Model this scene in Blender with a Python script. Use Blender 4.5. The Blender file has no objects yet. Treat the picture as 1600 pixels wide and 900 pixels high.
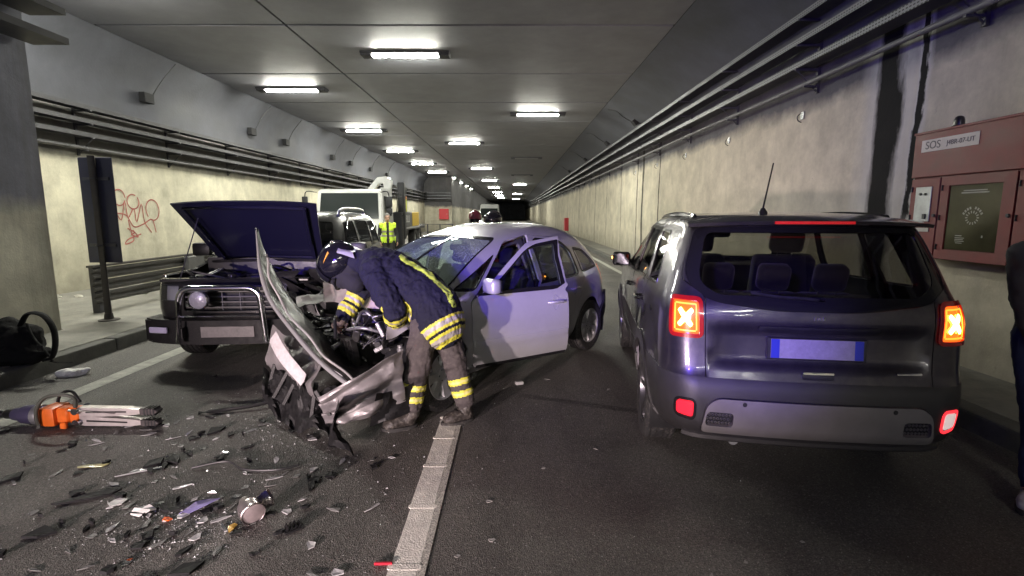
import bpy, bmesh, math, random
from mathutils import Vector, Matrix, noise, geometry
R = math.radians
V = Vector
random.seed(7)
scene = bpy.context.scene
C = scene.collection

# ------------------------------------------------------------------ camera, world, lights, exposure
cam_d = bpy.data.cameras.new('camera'); cam_d.lens = 18.0; cam_d.sensor_width = 36.0
cam_d.clip_start = 0.05; cam_d.clip_end = 600
cam = bpy.data.objects.new('camera', cam_d); C.objects.link(cam)
cam.location = (0, 0, 1.62); cam.rotation_euler = (R(90 - 8.18), 0, 0)
scene.camera = cam
world = bpy.data.worlds.new('World'); scene.world = world; world.use_nodes = True
bg = world.node_tree.nodes['Background']
bg.inputs[0].default_value = (0.55, 0.6, 0.75, 1); bg.inputs[1].default_value = 0.012
scene.view_settings.view_transform = 'Standard'; scene.view_settings.look = 'None'
scene.view_settings.exposure = 1.88; scene.view_settings.gamma = 1.0
scene.render.engine = 'CYCLES'
cy = scene.cycles
cy.use_denoising = True
cy.max_bounces = 7; cy.diffuse_bounces = 4; cy.glossy_bounces = 4; cy.transmission_bounces = 4
cy.transparent_max_bounces = 12; cy.caustics_reflective = False; cy.caustics_refractive = False
cy.sample_clamp_indirect = 6.0
try: cy.use_light_tree = True
except Exception: pass

TUBE_POWER = 135.0          # emission of the fluorescent ceiling lamps

def spot(name, loc, target, power, col, cone, radius, blend=0.5):
    d = bpy.data.lights.new(name, 'SPOT'); d.energy = power; d.color = col
    d.spot_size = R(cone); d.spot_blend = blend; d.shadow_soft_size = radius
    o = bpy.data.objects.new(name, d); C.objects.link(o); o.location = loc
    o.rotation_euler = (V(target) - V(loc)).to_track_quat('-Z', 'Y').to_euler()
    return o
# head lamps and blue roof beacons of the rescue vehicle standing behind the photographer
spot('rescue_vehicle_headlamp', (-4.3, -3.6, 1.05), (-1.0, 4.4, 0.75), 1150, (1.0, 0.80, 0.79), 46, 0.08, 1.0)
spot('rescue_vehicle_headlamp', (-2.7, -3.9, 1.05), (-0.1, 4.6, 0.75), 620, (1.0, 0.80, 0.79), 40, 0.08, 1.0)
for bx_ in (-4.0, -2.6):
    d_ = bpy.data.lights.new('rescue_vehicle_beacon', 'POINT'); d_.energy = 16; d_.color = (0.10, 0.05, 1.0); d_.shadow_soft_size = 0.10
    o_ = bpy.data.objects.new('rescue_vehicle_beacon', d_); C.objects.link(o_); o_.location = (bx_, -3.4, 2.7)
# the turning blue beams of those beacons, caught where they strike
for frm, tgt, pw, cone in (((-4.0, -3.4, 2.7), (-2.7, 5.7, 1.50), 600, 13), ((-4.0, -3.4, 2.7), (-1.0, 4.2, 1.30), 1000, 12), ((-2.6, -3.4, 2.7), (.15, 4.7, 1.02), 1300, 9), ((-2.6, -3.4, 2.7), (1.2, 2.75, 1.08), 1250, 10.5), ((-2.6, -3.4, 2.7), (4.4, 8.0, 3.35), 330, 26)):
    spot('beacon_beam', frm, tgt, pw, (0.12, 0.05, 1.0), cone, 0.10, 1.0)

# ------------------------------------------------------------------ materials
def nt_new(name):
    m = bpy.data.materials.new(name); m.use_nodes = True
    n = m.node_tree.nodes; return m, n, m.node_tree.links, n['Principled BSDF']
def rgb(c): return (c[0], c[1], c[2], 1.0)
MATS = {}
def mat(name, col=(.5, .5, .5), rough=.5, metal=0., coat=0., var=0., vscale=6., bump=0., bscale=60., emit=None, es=0., spec=.5, dust=0., sheen=0., vary=0.):
    if name in MATS: return MATS[name]
    m, n, l, b = nt_new(name)
    b.inputs['Base Color'].default_value = rgb(col); b.inputs['Roughness'].default_value = rough
    b.inputs['Metallic'].default_value = metal; b.inputs['Coat Weight'].default_value = coat
    b.inputs['Coat Roughness'].default_value = .06; b.inputs['Specular IOR Level'].default_value = spec
    if sheen: b.inputs['Sheen Weight'].default_value = sheen
    if emit: b.inputs['Emission Color'].default_value = rgb(emit); b.inputs['Emission Strength'].default_value = es
    if var or bump or dust:
        tc = n.new('ShaderNodeTexCoord')
        ns = n.new('ShaderNodeTexNoise'); ns.inputs['Scale'].default_value = vscale; ns.inputs['Detail'].default_value = 6; ns.inputs['Roughness'].default_value = .65
        l.new(tc.outputs['Object'], ns.inputs['Vector'])
        if var:
            mr = n.new('ShaderNodeMapRange'); mr.inputs[1].default_value = .3; mr.inputs[2].default_value = .7
            mr.inputs[3].default_value = 1 - var; mr.inputs[4].default_value = 1 + var * .6
            l.new(ns.outputs['Fac'], mr.inputs[0])
            mx = n.new('ShaderNodeMix'); mx.data_type = 'RGBA'; mx.blend_type = 'MULTIPLY'; mx.inputs[0].default_value = 1
            mx.inputs[6].default_value = rgb(col); l.new(mr.outputs[0], mx.inputs[7]); l.new(mx.outputs[2], b.inputs['Base Color'])
            last = mx.outputs[2]
            r2 = n.new('ShaderNodeMapRange'); r2.inputs[1].default_value = .3; r2.inputs[2].default_value = .7
            r2.inputs[3].default_value = max(0.02, rough * (1 - var * .5)); r2.inputs[4].default_value = min(1, rough * (1 + var * .6))
            l.new(ns.outputs['Fac'], r2.inputs[0]); l.new(r2.outputs[0], b.inputs['Roughness'])
            if dust:
                n2 = n.new('ShaderNodeTexNoise'); n2.inputs['Scale'].default_value = vscale * 4; n2.inputs['Detail'].default_value = 8
                l.new(tc.outputs['Object'], n2.inputs['Vector'])
                r3 = n.new('ShaderNodeMapRange'); r3.inputs[1].default_value = .5; r3.inputs[2].default_value = .75; r3.inputs[3].default_value = 0; r3.inputs[4].default_value = dust
                l.new(n2.outputs['Fac'], r3.inputs[0])
                m3 = n.new('ShaderNodeMix'); m3.data_type = 'RGBA'; l.new(r3.outputs[0], m3.inputs[0]); l.new(last, m3.inputs[6]); m3.inputs[7].default_value = (.22, .2, .17, 1)
                l.new(m3.outputs[2], b.inputs['Base Color'])
        if bump:
            nb = n.new('ShaderNodeTexNoise'); nb.inputs['Scale'].default_value = bscale; nb.inputs['Detail'].default_value = 5
            l.new(tc.outputs['Object'], nb.inputs['Vector'])
            bp = n.new('ShaderNodeBump'); bp.inputs['Strength'].default_value = bump; bp.inputs['Distance'].default_value = .01
            l.new(nb.outputs['Fac'], bp.inputs['Height']); l.new(bp.outputs[0], b.inputs['Normal'])
    MATS[name] = m
    return m
def glass(name, tint, refl=.12, rough=.02):
    if name in MATS: return MATS[name]
    m = bpy.data.materials.new(name); m.use_nodes = True; n = m.node_tree.nodes; l = m.node_tree.links
    n.remove(n['Principled BSDF'])
    t = n.new('ShaderNodeBsdfTransparent'); t.inputs[0].default_value = rgb(tint)
    g = n.new('ShaderNodeBsdfGlossy'); g.inputs['Roughness'].default_value = rough; g.inputs[0].default_value = (.95, .97, 1, 1)
    f = n.new('ShaderNodeFresnel'); ge = n.new('ShaderNodeNewGeometry'); io = n.new('ShaderNodeMath'); io.operation = 'MULTIPLY_ADD'; io.inputs[1].default_value = -.8333; io.inputs[2].default_value = 1.5; l.new(ge.outputs['Backfacing'], io.inputs[0]); l.new(io.outputs[0], f.inputs[0])
    mr = n.new('ShaderNodeMath'); mr.operation = 'MULTIPLY_ADD'; mr.inputs[1].default_value = .9; mr.inputs[2].default_value = refl * .3
    l.new(f.outputs[0], mr.inputs[0])
    mx = n.new('ShaderNodeMixShader'); l.new(mr.outputs[0], mx.inputs[0]); l.new(t.outputs[0], mx.inputs[1]); l.new(g.outputs[0], mx.inputs[2])
    l.new(mx.outputs[0], n['Material Output'].inputs['Surface'])
    MATS[name] = m; return m
def cracked_glass(name, tint):
    """shattered laminated windscreen: glass brightened by an added pale green veil, crossed by a pale web of cracks"""
    m = glass(name, tint, .2); n = m.node_tree.nodes; l = m.node_tree.links
    tc = n.new('ShaderNodeTexCoord'); v = n.new('ShaderNodeTexVoronoi'); v.feature = 'DISTANCE_TO_EDGE'; v.inputs['Scale'].default_value = 9
    v2 = n.new('ShaderNodeTexVoronoi'); v2.feature = 'DISTANCE_TO_EDGE'; v2.inputs['Scale'].default_value = 38
    l.new(tc.outputs['Object'], v.inputs[0]); l.new(tc.outputs['Object'], v2.inputs[0])
    a = n.new('ShaderNodeMapRange'); a.inputs[1].default_value = 0; a.inputs[2].default_value = .012; a.inputs[3].default_value = .45; a.inputs[4].default_value = 0
    l.new(v.outputs[0], a.inputs[0])
    ns = n.new('ShaderNodeTexNoise'); ns.inputs['Scale'].default_value = 3.5; l.new(tc.outputs['Object'], ns.inputs[0])
    c = n.new('ShaderNodeMapRange'); c.inputs[1].default_value = .5; c.inputs[2].default_value = .62; l.new(ns.outputs[0], c.inputs[0])
    b2 = n.new('ShaderNodeMapRange'); b2.inputs[1].default_value = 0; b2.inputs[2].default_value = .03; b2.inputs[3].default_value = .5; b2.inputs[4].default_value = 0
    l.new(v2.outputs[0], b2.inputs[0])
    mu = n.new('ShaderNodeMath'); mu.operation = 'MULTIPLY'; l.new(b2.outputs[0], mu.inputs[0]); l.new(c.outputs[0], mu.inputs[1])
    mx0 = n.new('ShaderNodeMath'); mx0.operation = 'MAXIMUM'; l.new(mu.outputs[0], mx0.inputs[0]); 
    m2 = n.new('ShaderNodeMath'); m2.operation = 'MULTIPLY'; l.new(a.outputs[0], m2.inputs[0]); l.new(c.outputs[0], m2.inputs[1]); l.new(m2.outputs[0], mx0.inputs[1])
    mk = n.new('ShaderNodeMath'); mk.operation = 'ADD'; mk.use_clamp = True; mk.inputs[1].default_value = .22; l.new(mx0.outputs[0], mk.inputs[0]); mx0 = mk  # even pale green veil brightens the glass, put into its colour
    d = n.new('ShaderNodeBsdfDiffuse'); d.inputs[0].default_value = (.62, .76, .70, 1)
    old = [k for k in n if k.type == 'MIX_SHADER'][0]
    mx = n.new('ShaderNodeMixShader'); l.new(mx0.outputs[0], mx.inputs[0]); l.new(old.outputs[0], mx.inputs[1]); l.new(d.outputs[0], mx.inputs[2])
    l.new(mx.outputs[0], n['Material Output'].inputs['Surface']); return m

M_asphalt = None
def build_asphalt():
    m, n, l, b = nt_new('asphalt')
    tc = n.new('ShaderNodeTexCoord')
    def noi(s, d=6, r=.6):
        k = n.new('ShaderNodeTexNoise'); k.inputs['Scale'].default_value = s; k.inputs['Detail'].default_value = d; k.inputs['Roughness'].default_value = r
        l.new(tc.outputs['Object'], k.inputs[0]); return k.outputs[0]
    def mrng(src, a, c, d, e):
        k = n.new('ShaderNodeMapRange'); k.inputs[1].default_value = a; k.inputs[2].default_value = c; k.inputs[3].default_value = d; k.inputs[4].default_value = e
        l.new(src, k.inputs[0]); return k.outputs[0]
    def mth(op, a, c):
        k = n.new('ShaderNodeMath'); k.operation = op
        for i, q in enumerate((a, c)):
            if isinstance(q, (int, float)): k.inputs[i].default_value = q
            else: l.new(q, k.inputs[i])
        return k.outputs[0]
    vo = n.new('ShaderNodeTexVoronoi'); vo.inputs['Scale'].default_value = 150; l.new(tc.outputs['Object'], vo.inputs[0])
    sep = n.new('ShaderNodeSeparateColor'); l.new(vo.outputs['Color'], sep.inputs[0])
    grain = mrng(sep.outputs[0], 0, 1, .55, 1.5)
    pale = mrng(sep.outputs[1], .93, .97, 0, .10)
    trk = n.new('ShaderNodeTexNoise'); trk.inputs['Scale'].default_value = 1.0; trk.inputs['Detail'].default_value = 5; tm_ = n.new('ShaderNodeMapping'); tm_.inputs['Scale'].default_value = (1.7, .10, 1); l.new(tc.outputs['Object'], tm_.inputs[0]); l.new(tm_.outputs[0], trk.inputs[0])
    big = mth('MULTIPLY', mrng(noi(.55, 6, .7), .35, .68, .55, 1.25), mrng(trk.outputs[0], .35, .65, .72, 1.18))
    fine = mrng(noi(160, 3), .3, .7, .75, 1.3)
    # dark spilt-fluid patches with their own ragged outline, mostly round the wreck
    wet = mrng(noi(1.1, 7, .68), .50, .62, 0, 1)
    sx = n.new('ShaderNodeSeparateXYZ'); l.new(tc.outputs['Object'], sx.inputs[0])
    dx = mth('ADD', sx.outputs[0], 2.0); dy = mth('SUBTRACT', sx.outputs[1], 3.6)
    d2 = mth('ADD', mth('MULTIPLY', mth('MULTIPLY', dx, dx), .14), mth('MULTIPLY', mth('MULTIPLY', dy, dy), .35))
    near = mrng(d2, .25, 1.5, 1, 0)
    spill = mth('MULTIPLY', wet, near)
    v = mth('MULTIPLY', mth('MULTIPLY', mth('MULTIPLY', grain, big), fine), .108)
    v = mth('MULTIPLY', v, mrng(spill, 0, 1, 1, .45))
    # dark gravelly seam across the lane
    ln_ = mth('ABSOLUTE', mth('SUBTRACT', mth('ADD', mth('MULTIPLY', sx.outputs[0], .37), mth('MULTIPLY', sx.outputs[1], .93)), mth('ADD', 4.12, mth('MULTIPLY', noi(2.0, 4), .10))), 0)
    seam = mth('MULTIPLY', mth('MULTIPLY', mrng(ln_, .025, .06, 1, 0), mrng(noi(30, 3), .35, .55, .2, 1)), mth('MULTIPLY', mrng(sx.outputs[0], .0, .2, 0, 1), mrng(sx.outputs[0], 1.2, 1.6, 1, 0)))
    v = mth('MULTIPLY', v, mrng(seam, 0, 1, 1, .3))
    blot = mth('MULTIPLY', mrng(noi(4.5, 5, .7), .62, .70, 0, 1), mrng(noi(.9, 3), .45, .6, 0, 1))
    v = mth('MULTIPLY', v, mrng(blot, 0, 1, 1, .5))
    v = mth('ADD', v, pale)
    cc = n.new('ShaderNodeCombineColor')
    l.new(mth('MULTIPLY', v, 1.06), cc.inputs[0]); l.new(v, cc.inputs[1]); l.new(mth('MULTIPLY', v, .90), cc.inputs[2])
    l.new(cc.outputs[0], b.inputs['Base Color'])
    ro = mth('SUBTRACT', mrng(noi(2.2), .3, .7, .5, .72), mth('MULTIPLY', spill, .22))
    l.new(ro, b.inputs['Roughness'])
    bp = n.new('ShaderNodeBump'); bp.inputs['Strength'].default_value = .75; bp.inputs['Distance'].default_value = .006
    l.new(mth('ADD', mth('MULTIPLY', vo.outputs['Distance'], 1.0), noi(45, 4)), bp.inputs['Height']); l.new(bp.outputs[0], b.inputs['Normal'])
    return m
def build_concrete(name, base, upper, zsplit, seeps=(), cracks=(), axis=1, dirt=.5, low=.55):
    """tunnel lining: painted concrete up to zsplit, sooty bare concrete above; seepage stains and cracks at given positions"""
    m, n, l, b = nt_new(name)
    tc = n.new('ShaderNodeTexCoord'); sx = n.new('ShaderNodeSeparateXYZ'); l.new(tc.outputs['Object'], sx.inputs[0])
    def noi(s, d=6, r=.6, sc=None):
        k = n.new('ShaderNodeTexNoise'); k.inputs['Scale'].default_value = s; k.inputs['Detail'].default_value = d; k.inputs['Roughness'].default_value = r
        if sc:
            mp = n.new('ShaderNodeMapping'); mp.inputs['Scale'].default_value = sc; l.new(tc.outputs['Object'], mp.inputs[0]); l.new(mp.outputs[0], k.inputs[0])
        else: l.new(tc.outputs['Object'], k.inputs[0])
        return k.outputs[0]
    def mrng(src, a, c, d, e):
        k = n.new('ShaderNodeMapRange'); k.inputs[1].default_value = a; k.inputs[2].default_value = c; k.inputs[3].default_value = d; k.inputs[4].default_value = e
        l.new(src, k.inputs[0]); return k.outputs[0]
    def mth(op, a, c):
        k = n.new('ShaderNodeMath'); k.operation = op
        for i, q in enumerate((a, c)):
            if isinstance(q, (int, float)): k.inputs[i].default_value = q
            else: l.new(q, k.inputs[i])
        return k.outputs[0]
    def mixc(f, a, c, blend='MIX'):
        k = n.new('ShaderNodeMix'); k.data_type = 'RGBA'; k.blend_type = blend
        if isinstance(f, (int, float)): k.inputs[0].default_value = f
        else: l.new(f, k.inputs[0])
        for i, q in ((6, a), (7, c)):
            if isinstance(q, tuple): k.inputs[i].default_value = rgb(q)
            else: l.new(q, k.inputs[i])
        return k.outputs[2]
    z = sx.outputs[2]; a = sx.outputs[axis]
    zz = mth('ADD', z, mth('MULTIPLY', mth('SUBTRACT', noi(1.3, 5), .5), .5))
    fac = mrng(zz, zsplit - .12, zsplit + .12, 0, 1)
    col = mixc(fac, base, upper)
    col = mixc(1.0, col, mixc(mrng(noi(1.5, 8, .72), .32, .70, 0, 1), (.72, .71, .68), (1.18, 1.16, 1.10)), 'MULTIPLY')
    streak = mrng(noi(1.0, 6, .7, (2.2, 2.2, .16) if axis == 1 else (2.2, 2.2, .16)), .48, .72, 0, dirt)
    col = mixc(streak, col, (.13, .125, .11))
    grime = mth('MULTIPLY', mrng(mth('ADD', z, mth('MULTIPLY', noi(2.5, 6), .9)), .6, 1.5, low, 0), 1)
    col = mixc(grime, col, (.16, .15, .12))
    spots = mrng(noi(7, 8, .75), .62, .74, 0, .5); col = mixc(spots, col, (.2, .19, .16))
    wob = mth('MULTIPLY', mth('SUBTRACT', noi(3.0, 8, .62, (1, 1, .30)), .5), .42)
    aw = mth('ADD', a, wob)
    for (pos, half, z0) in seeps:
        d = mth('ABSOLUTE', mth('SUBTRACT', aw, pos), 0)
        halo = mrng(d, half * 1.0, half * 2.1, .55, 0)
        col = mixc(halo, col, (.62, .62, .6))
        core = mrng(d, half * .6, half * 1.0, .97, 0)
        core = mth('MULTIPLY', core, mrng(zz, z0, z0 + .5, 0, 1))
        col = mixc(core, col, (.004, .004, .004))
    w2 = mth('ADD', a, mth('MULTIPLY', mth('SUBTRACT', noi(1.4, 6, .6, (1, 1, .6)), .5), .35))
    for (pos, half) in cracks:
        d = mth('ABSOLUTE', mth('SUBTRACT', w2, pos), 0)
        col = mixc(mrng(d, half * .5, half * 1.2, .9, 0), col, (.02, .02, .018))
    l.new(col, b.inputs['Base Color']); b.inputs['Roughness'].default_value = .85; b.inputs['Specular IOR Level'].default_value = .12
    bp = n.new('ShaderNodeBump'); bp.inputs['Strength'].default_value = .5; bp.inputs['Distance'].default_value = .015
    l.new(mth('ADD', noi(5, 8, .65), mth('MULTIPLY', noi(45, 3), .3)), bp.inputs['Height']); l.new(bp.outputs[0], b.inputs['Normal'])
    return m

# ------------------------------------------------------------------ mesh helpers
def tag(o, label=None, cat=None, group=None, kind=None):
    if label: o['label'] = label
    if cat: o['category'] = cat
    if group: o['group'] = group
    if kind: o['kind'] = kind
    return o
def empty(name, loc=(0, 0, 0), rz=0, parent=None):
    o = bpy.data.objects.new(name, None); C.objects.link(o); o.location = loc; o.rotation_euler = (0, 0, rz)
    o.empty_display_size = .1
    if parent: o.parent = parent
    return o
def ob(name, me, m=None, parent=None):
    o = bpy.data.objects.new(name, me); C.objects.link(o)
    if m is not None:
        ms = m if isinstance(m, (list, tuple)) else [m]
        me.materials.clear()
        for k in ms: me.materials.append(k)
    if parent: o.parent = parent
    return o
def fin(name, bm, m=None, parent=None, smooth=None, xf=None):
    """bmesh -> one object; smooth = angle in degrees for smooth shading"""
    if xf is not None: bmesh.ops.transform(bm, matrix=xf, verts=bm.verts)
    bmesh.ops.recalc_face_normals(bm, faces=bm.faces)
    me = bpy.data.meshes.new(name)
    if smooth:
        ang = R(smooth)
        for f in bm.faces: f.smooth = True
        for e in bm.edges:
            e.smooth = not (len(e.link_faces) == 2 and e.calc_face_angle(0) > ang)
    bm.to_mesh(me); bm.free()
    return ob(name, me, m, parent)
def nb(): return bmesh.new()
def box(bm, c, s, rot=None, bev=0., seg=1):
    mt = Matrix.Translation(V(c)) @ (rot.to_4x4() if rot else Matrix()) @ Matrix.Diagonal((s[0], s[1], s[2], 1))
    g = bmesh.ops.create_cube(bm, size=1, matrix=mt)
    if bev:
        es = list({e for v in g['verts'] for e in v.link_edges})
        bmesh.ops.bevel(bm, geom=es, offset=bev, segments=seg, affect='EDGES', profile=.6)
    return g
def frame_of(d):
    d = V(d).normalized(); up = V((0, 0, 1)) if abs(d.z) < .95 else V((0, 1, 0))
    a = d.cross(up).normalized(); return a, a.cross(d).normalized()
def tube(bm, pts, rad, n=8, cap=True, side=None, flat=1.0, closed=False):
    """swept tube; rad is a number or one per point; side/flat make it oval"""
    pts = [V(p) for p in pts]; rings = []; N = len(pts); pa = None
    for i, p in enumerate(pts):
        if closed: d = pts[(i + 1) % N] - pts[i - 1]
        else: d = pts[min(i + 1, N - 1)] - pts[max(i - 1, 0)]
        d = d.normalized() if d.length > 1e-9 else V((0, 0, 1))
        if side is not None:
            b_ = V(side) - d * V(side).dot(d); a = b_.normalized() if b_.length > 1e-4 else frame_of(d)[0]; b2 = d.cross(a)
        elif pa is None: a, b2 = frame_of(d)
        else:
            a = (pa - d * pa.dot(d)); a = a.normalized() if a.length > 1e-4 else frame_of(d)[0]; b2 = d.cross(a)
        pa = a
        r = rad[i] if isinstance(rad, (list, tuple)) else rad
        ra, rb = r if isinstance(r, (list, tuple)) else (r, r * flat)
        rings.append([bm.verts.new(p + a * (ra * math.cos(2 * math.pi * k / n)) + b2 * (rb * math.sin(2 * math.pi * k / n))) for k in range(n)])
    for i in range(N - 1 + (1 if closed else 0)):
        A, B = rings[i], rings[(i + 1) % N]
        for k in range(n): bm.faces.new((A[k], A[(k + 1) % n], B[(k + 1) % n], B[k]))
    if cap and not closed:
        bm.faces.new(rings[0][::-1]); bm.faces.new(rings[-1])
    return rings
def lathe(bm, prof, n=24, mt=Matrix()):
    """profile [(r, h)] turned round local z"""
    rings = []
    for r, h in prof:
        rings.append([bm.verts.new(mt @ V((r * math.cos(2 * math.pi * k / n), r * math.sin(2 * math.pi * k / n), h))) for k in range(n)] if r > 1e-6 else [bm.verts.new(mt @ V((0, 0, h)))])
    for A, B in zip(rings, rings[1:]):
        if len(A) == 1 and len(B) == 1: continue
        for k in range(n):
            k2 = (k + 1) % n
            if len(A) == 1: bm.faces.new((A[0], B[k2], B[k]))
            elif len(B) == 1: bm.faces.new((A[k], A[k2], B[0]))
            else: bm.faces.new((A[k], A[k2], B[k2], B[k]))
def prism(bm, poly, h0, h1, mt=Matrix()):
    """polygon in local xy extruded from h0 to h1 along local z"""
    a = [bm.verts.new(mt @ V((x, y, h0))) for x, y in poly]; b = [bm.verts.new(mt @ V((x, y, h1))) for x, y in poly]
    n = len(poly)
    bm.faces.new(a[::-1]); bm.faces.new(b)
    for k in range(n): bm.faces.new((a[k], a[(k + 1) % n], b[(k + 1) % n], b[k]))
def grid(bm, fn, nu, nv):
    vs = [[bm.verts.new(fn(i / nu, j / nv)) for j in range(nv + 1)] for i in range(nu + 1)]
    for i in range(nu):
        for j in range(nv): bm.faces.new((vs[i][j], vs[i + 1][j], vs[i + 1][j + 1], vs[i][j + 1]))
    return vs
def thick(bm, t):
    bmesh.ops.recalc_face_normals(bm, faces=bm.faces)
    bmesh.ops.solidify(bm, geom=list(bm.faces), thickness=t)
_CR = [(V((.8, .5, .3)), 1.0, .0), (V((-.4, .7, .6)), 1.37, .3), (V((.3, -.6, .75)), 1.9, .7), (V((-.7, -.2, .68)), 2.9, .15)]
def crumple(p, amp, f, seed=0):
    """creased-metal displacement: flat facets meeting in sharp folds that wander"""
    q = V(p) * f * .55 + V((seed * 7.3, seed * 3.1, seed * 5.7)); k = 0.
    lo = V((noise.noise(q + V((11, 0, 0))), noise.noise(q + V((0, 17, 0))), noise.noise(q + V((0, 0, 23)))))
    w = lo * .55
    for d, fr, ph in _CR:
        x = (q + w).dot(d.normalized()) * fr + ph + seed * .37; k += (abs((x - math.floor(x)) - .5) * 4 - 1) / fr
    return lo * amp * .9 + V((.35, -.75, .55)) * (k * amp * .55)
def axis_mat(o, d, up=(0, 0, 1)):
    """matrix with local z along d at o"""
    d = V(d).normalized(); a, b_ = frame_of(d)
    return Matrix.Translation(V(o)) @ Matrix((a, b_, d)).transposed().to_4x4() if a.cross(b_).dot(d) > 0 else Matrix.Translation(V(o)) @ Matrix((b_, a, d)).transposed().to_4x4()
def rrect(x0, y0, x1, y1, r, k=5):
    pts = []
    for cx, cy_, a0 in ((x1 - r, y0 + r, -90), (x1 - r, y1 - r, 0), (x0 + r, y1 - r, 90), (x0 + r, y0 + r, 180)):
        for i in range(k + 1):
            a = R(a0 + 90 * i / k); pts.append((cx + r * math.cos(a), cy_ + r * math.sin(a)))
    return pts
def rpoly(pts, r, k=5):
    """polygon with rounded corners; r a number or one per corner"""
    out = []; n = len(pts)
    for i in range(n):
        p = V(pts[i]); a = V(pts[i - 1]) - p; b_ = V(pts[(i + 1) % n]) - p
        rr = r[i] if isinstance(r, (list, tuple)) else r
        rr = min(rr, a.length * .48, b_.length * .48)
        if rr < 1e-4: out.append(tuple(p)); continue
        A = p + a.normalized() * rr; B = p + b_.normalized() * rr
        for j in range(k + 1):
            t = j / k; q = A * (1 - t) ** 2 + p * 2 * t * (1 - t) + B * t * t; out.append((q.x, q.y))
    return out
def poff(poly, d):
    """offset a polygon outwards by d"""
    n = len(poly); ar = sum(poly[i][0] * poly[(i + 1) % n][1] - poly[(i + 1) % n][0] * poly[i][1] for i in range(n))
    sg = 1 if ar > 0 else -1; out = []
    for i in range(n):
        p = V(poly[i]); a = (p - V(poly[i - 1])); b_ = (V(poly[(i + 1) % n]) - p)
        if a.length < 1e-7: a = b_
        if b_.length < 1e-7: b_ = a
        a = a.normalized(); b_ = b_.normalized()
        na = V((a.y, -a.x)) * sg; nb_ = V((b_.y, -b_.x)) * sg; m_ = (na + nb_)
        m_ = m_.normalized() if m_.length > 1e-5 else na
        k = d / max(.4, m_.dot(na)); out.append((p.x + m_.x * k, p.y + m_.y * k))
    return out
def dens(poly, st):
    out = []; n = len(poly)
    for i in range(n):
        p = V(poly[i]); q = V(poly[(i + 1) % n]); k = max(1, int((q - p).length / st + .5))
        for j in range(k): t = p.lerp(q, j / k); out.append((t.x, t.y))
    return out
def inpoly(x, y, poly):
    c = False; n = len(poly); j = n - 1
    for i in range(n):
        xi, yi = poly[i]; xj, yj = poly[j]
        if (yi > y) != (yj > y) and x < (xj - xi) * (y - yi) / (yj - yi) + xi: c = not c
        j = i
    return c
def bez(pts, n=24):
    """smooth Catmull-Rom curve through points"""
    P = [V(p) for p in pts]; P = [P[0] * 2 - P[1]] + P + [P[-1] * 2 - P[-2]]; out = []
    seg = len(P) - 3; per = max(2, n // seg)
    for i in range(seg):
        a, b_, c, d = P[i:i + 4]
        for j in range(per):
            t = j / per
            out.append(.5 * ((2 * b_) + (c - a) * t + (2 * a - 5 * b_ + 4 * c - d) * t * t + (3 * b_ - a - 3 * c + d) * t ** 3))
    out.append(P[-2]); return out
def text_part(name, body, size, m, parent, mw, extrude=.002, align='CENTER'):
    cu = bpy.data.curves.new(name, 'FONT'); cu.body = body; cu.size = size; cu.extrude = extrude; cu.align_x = align; cu.align_y = 'CENTER'
    t = bpy.data.objects.new(name, cu); C.objects.link(t)
    me = bpy.data.meshes.new_from_object(t.evaluated_get(bpy.context.evaluated_depsgraph_get()))
    bpy.data.objects.remove(t); me.transform(mw)
    return ob(name, me, m, parent)
# ------------------------------------------------------------------ common materials
CEIL = 5.2
M_asphalt = build_asphalt()
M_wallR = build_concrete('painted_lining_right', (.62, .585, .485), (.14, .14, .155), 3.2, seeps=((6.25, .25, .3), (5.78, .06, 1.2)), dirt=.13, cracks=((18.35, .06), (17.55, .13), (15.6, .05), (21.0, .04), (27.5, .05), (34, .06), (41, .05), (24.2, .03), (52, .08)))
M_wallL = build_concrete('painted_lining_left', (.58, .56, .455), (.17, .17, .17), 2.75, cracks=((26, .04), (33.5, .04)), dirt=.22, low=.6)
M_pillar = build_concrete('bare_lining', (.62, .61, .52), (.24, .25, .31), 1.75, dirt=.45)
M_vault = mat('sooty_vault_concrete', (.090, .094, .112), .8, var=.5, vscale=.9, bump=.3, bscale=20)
M_ceil = mat('sooty_ceiling_panel', (.275, .28, .315), .62, var=.22, vscale=1.1, bump=.15, bscale=25)
M_ceilback = mat('dark_ceiling_void', (.02, .02, .02), .9)
M_pave = mat('dusty_concrete_paving', (.21, .205, .18), .85, var=.45, vscale=2.2, bump=.5, bscale=30, dust=.5)
M_kerb = mat('grimy_kerb_concrete', (.10, .10, .09), .85, var=.5, vscale=4, bump=.5, bscale=35)
M_white = mat('worn_road_paint', (.78, .76, .68), .6, var=.22, vscale=14, bump=.6, bscale=120, dust=.35)
M_whiteold = mat('dirty_road_paint', (.42, .42, .37), .7, var=.5, vscale=7, bump=.4, bscale=120)
M_grain = mat('rough_road_paint', (.50, .49, .43), .8, var=.75, vscale=90, bump=1.0, bscale=140)
M_galv = mat('galvanised_steel', (.36, .37, .38), .45, .7, var=.3, vscale=8)
M_steel_dk = mat('sooty_steel', (.065, .065, .075), .6, .3, var=.4, vscale=9)
M_cable = mat('black_cable', (.018, .018, .02), .5)
M_tube = mat('lit_fluorescent_cover', (1, 1, 1), .4, emit=(1.0, .985, .86), es=TUBE_POWER)
M_tube_off = mat('unlit_fluorescent_cover', (.25, .25, .25), .3)
M_black = mat('black_plastic', (.014, .014, .015), .42, var=.4, vscale=14)
M_blackgl = mat('glossy_black_plastic', (.01, .01, .011), .12)
M_rubber = mat('tyre_rubber', (.016, .016, .017), .72, var=.4, vscale=18, bump=.2, bscale=90, dust=.35)
M_chrome = mat('chrome', (.75, .76, .78), .12, 1.0)
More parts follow.
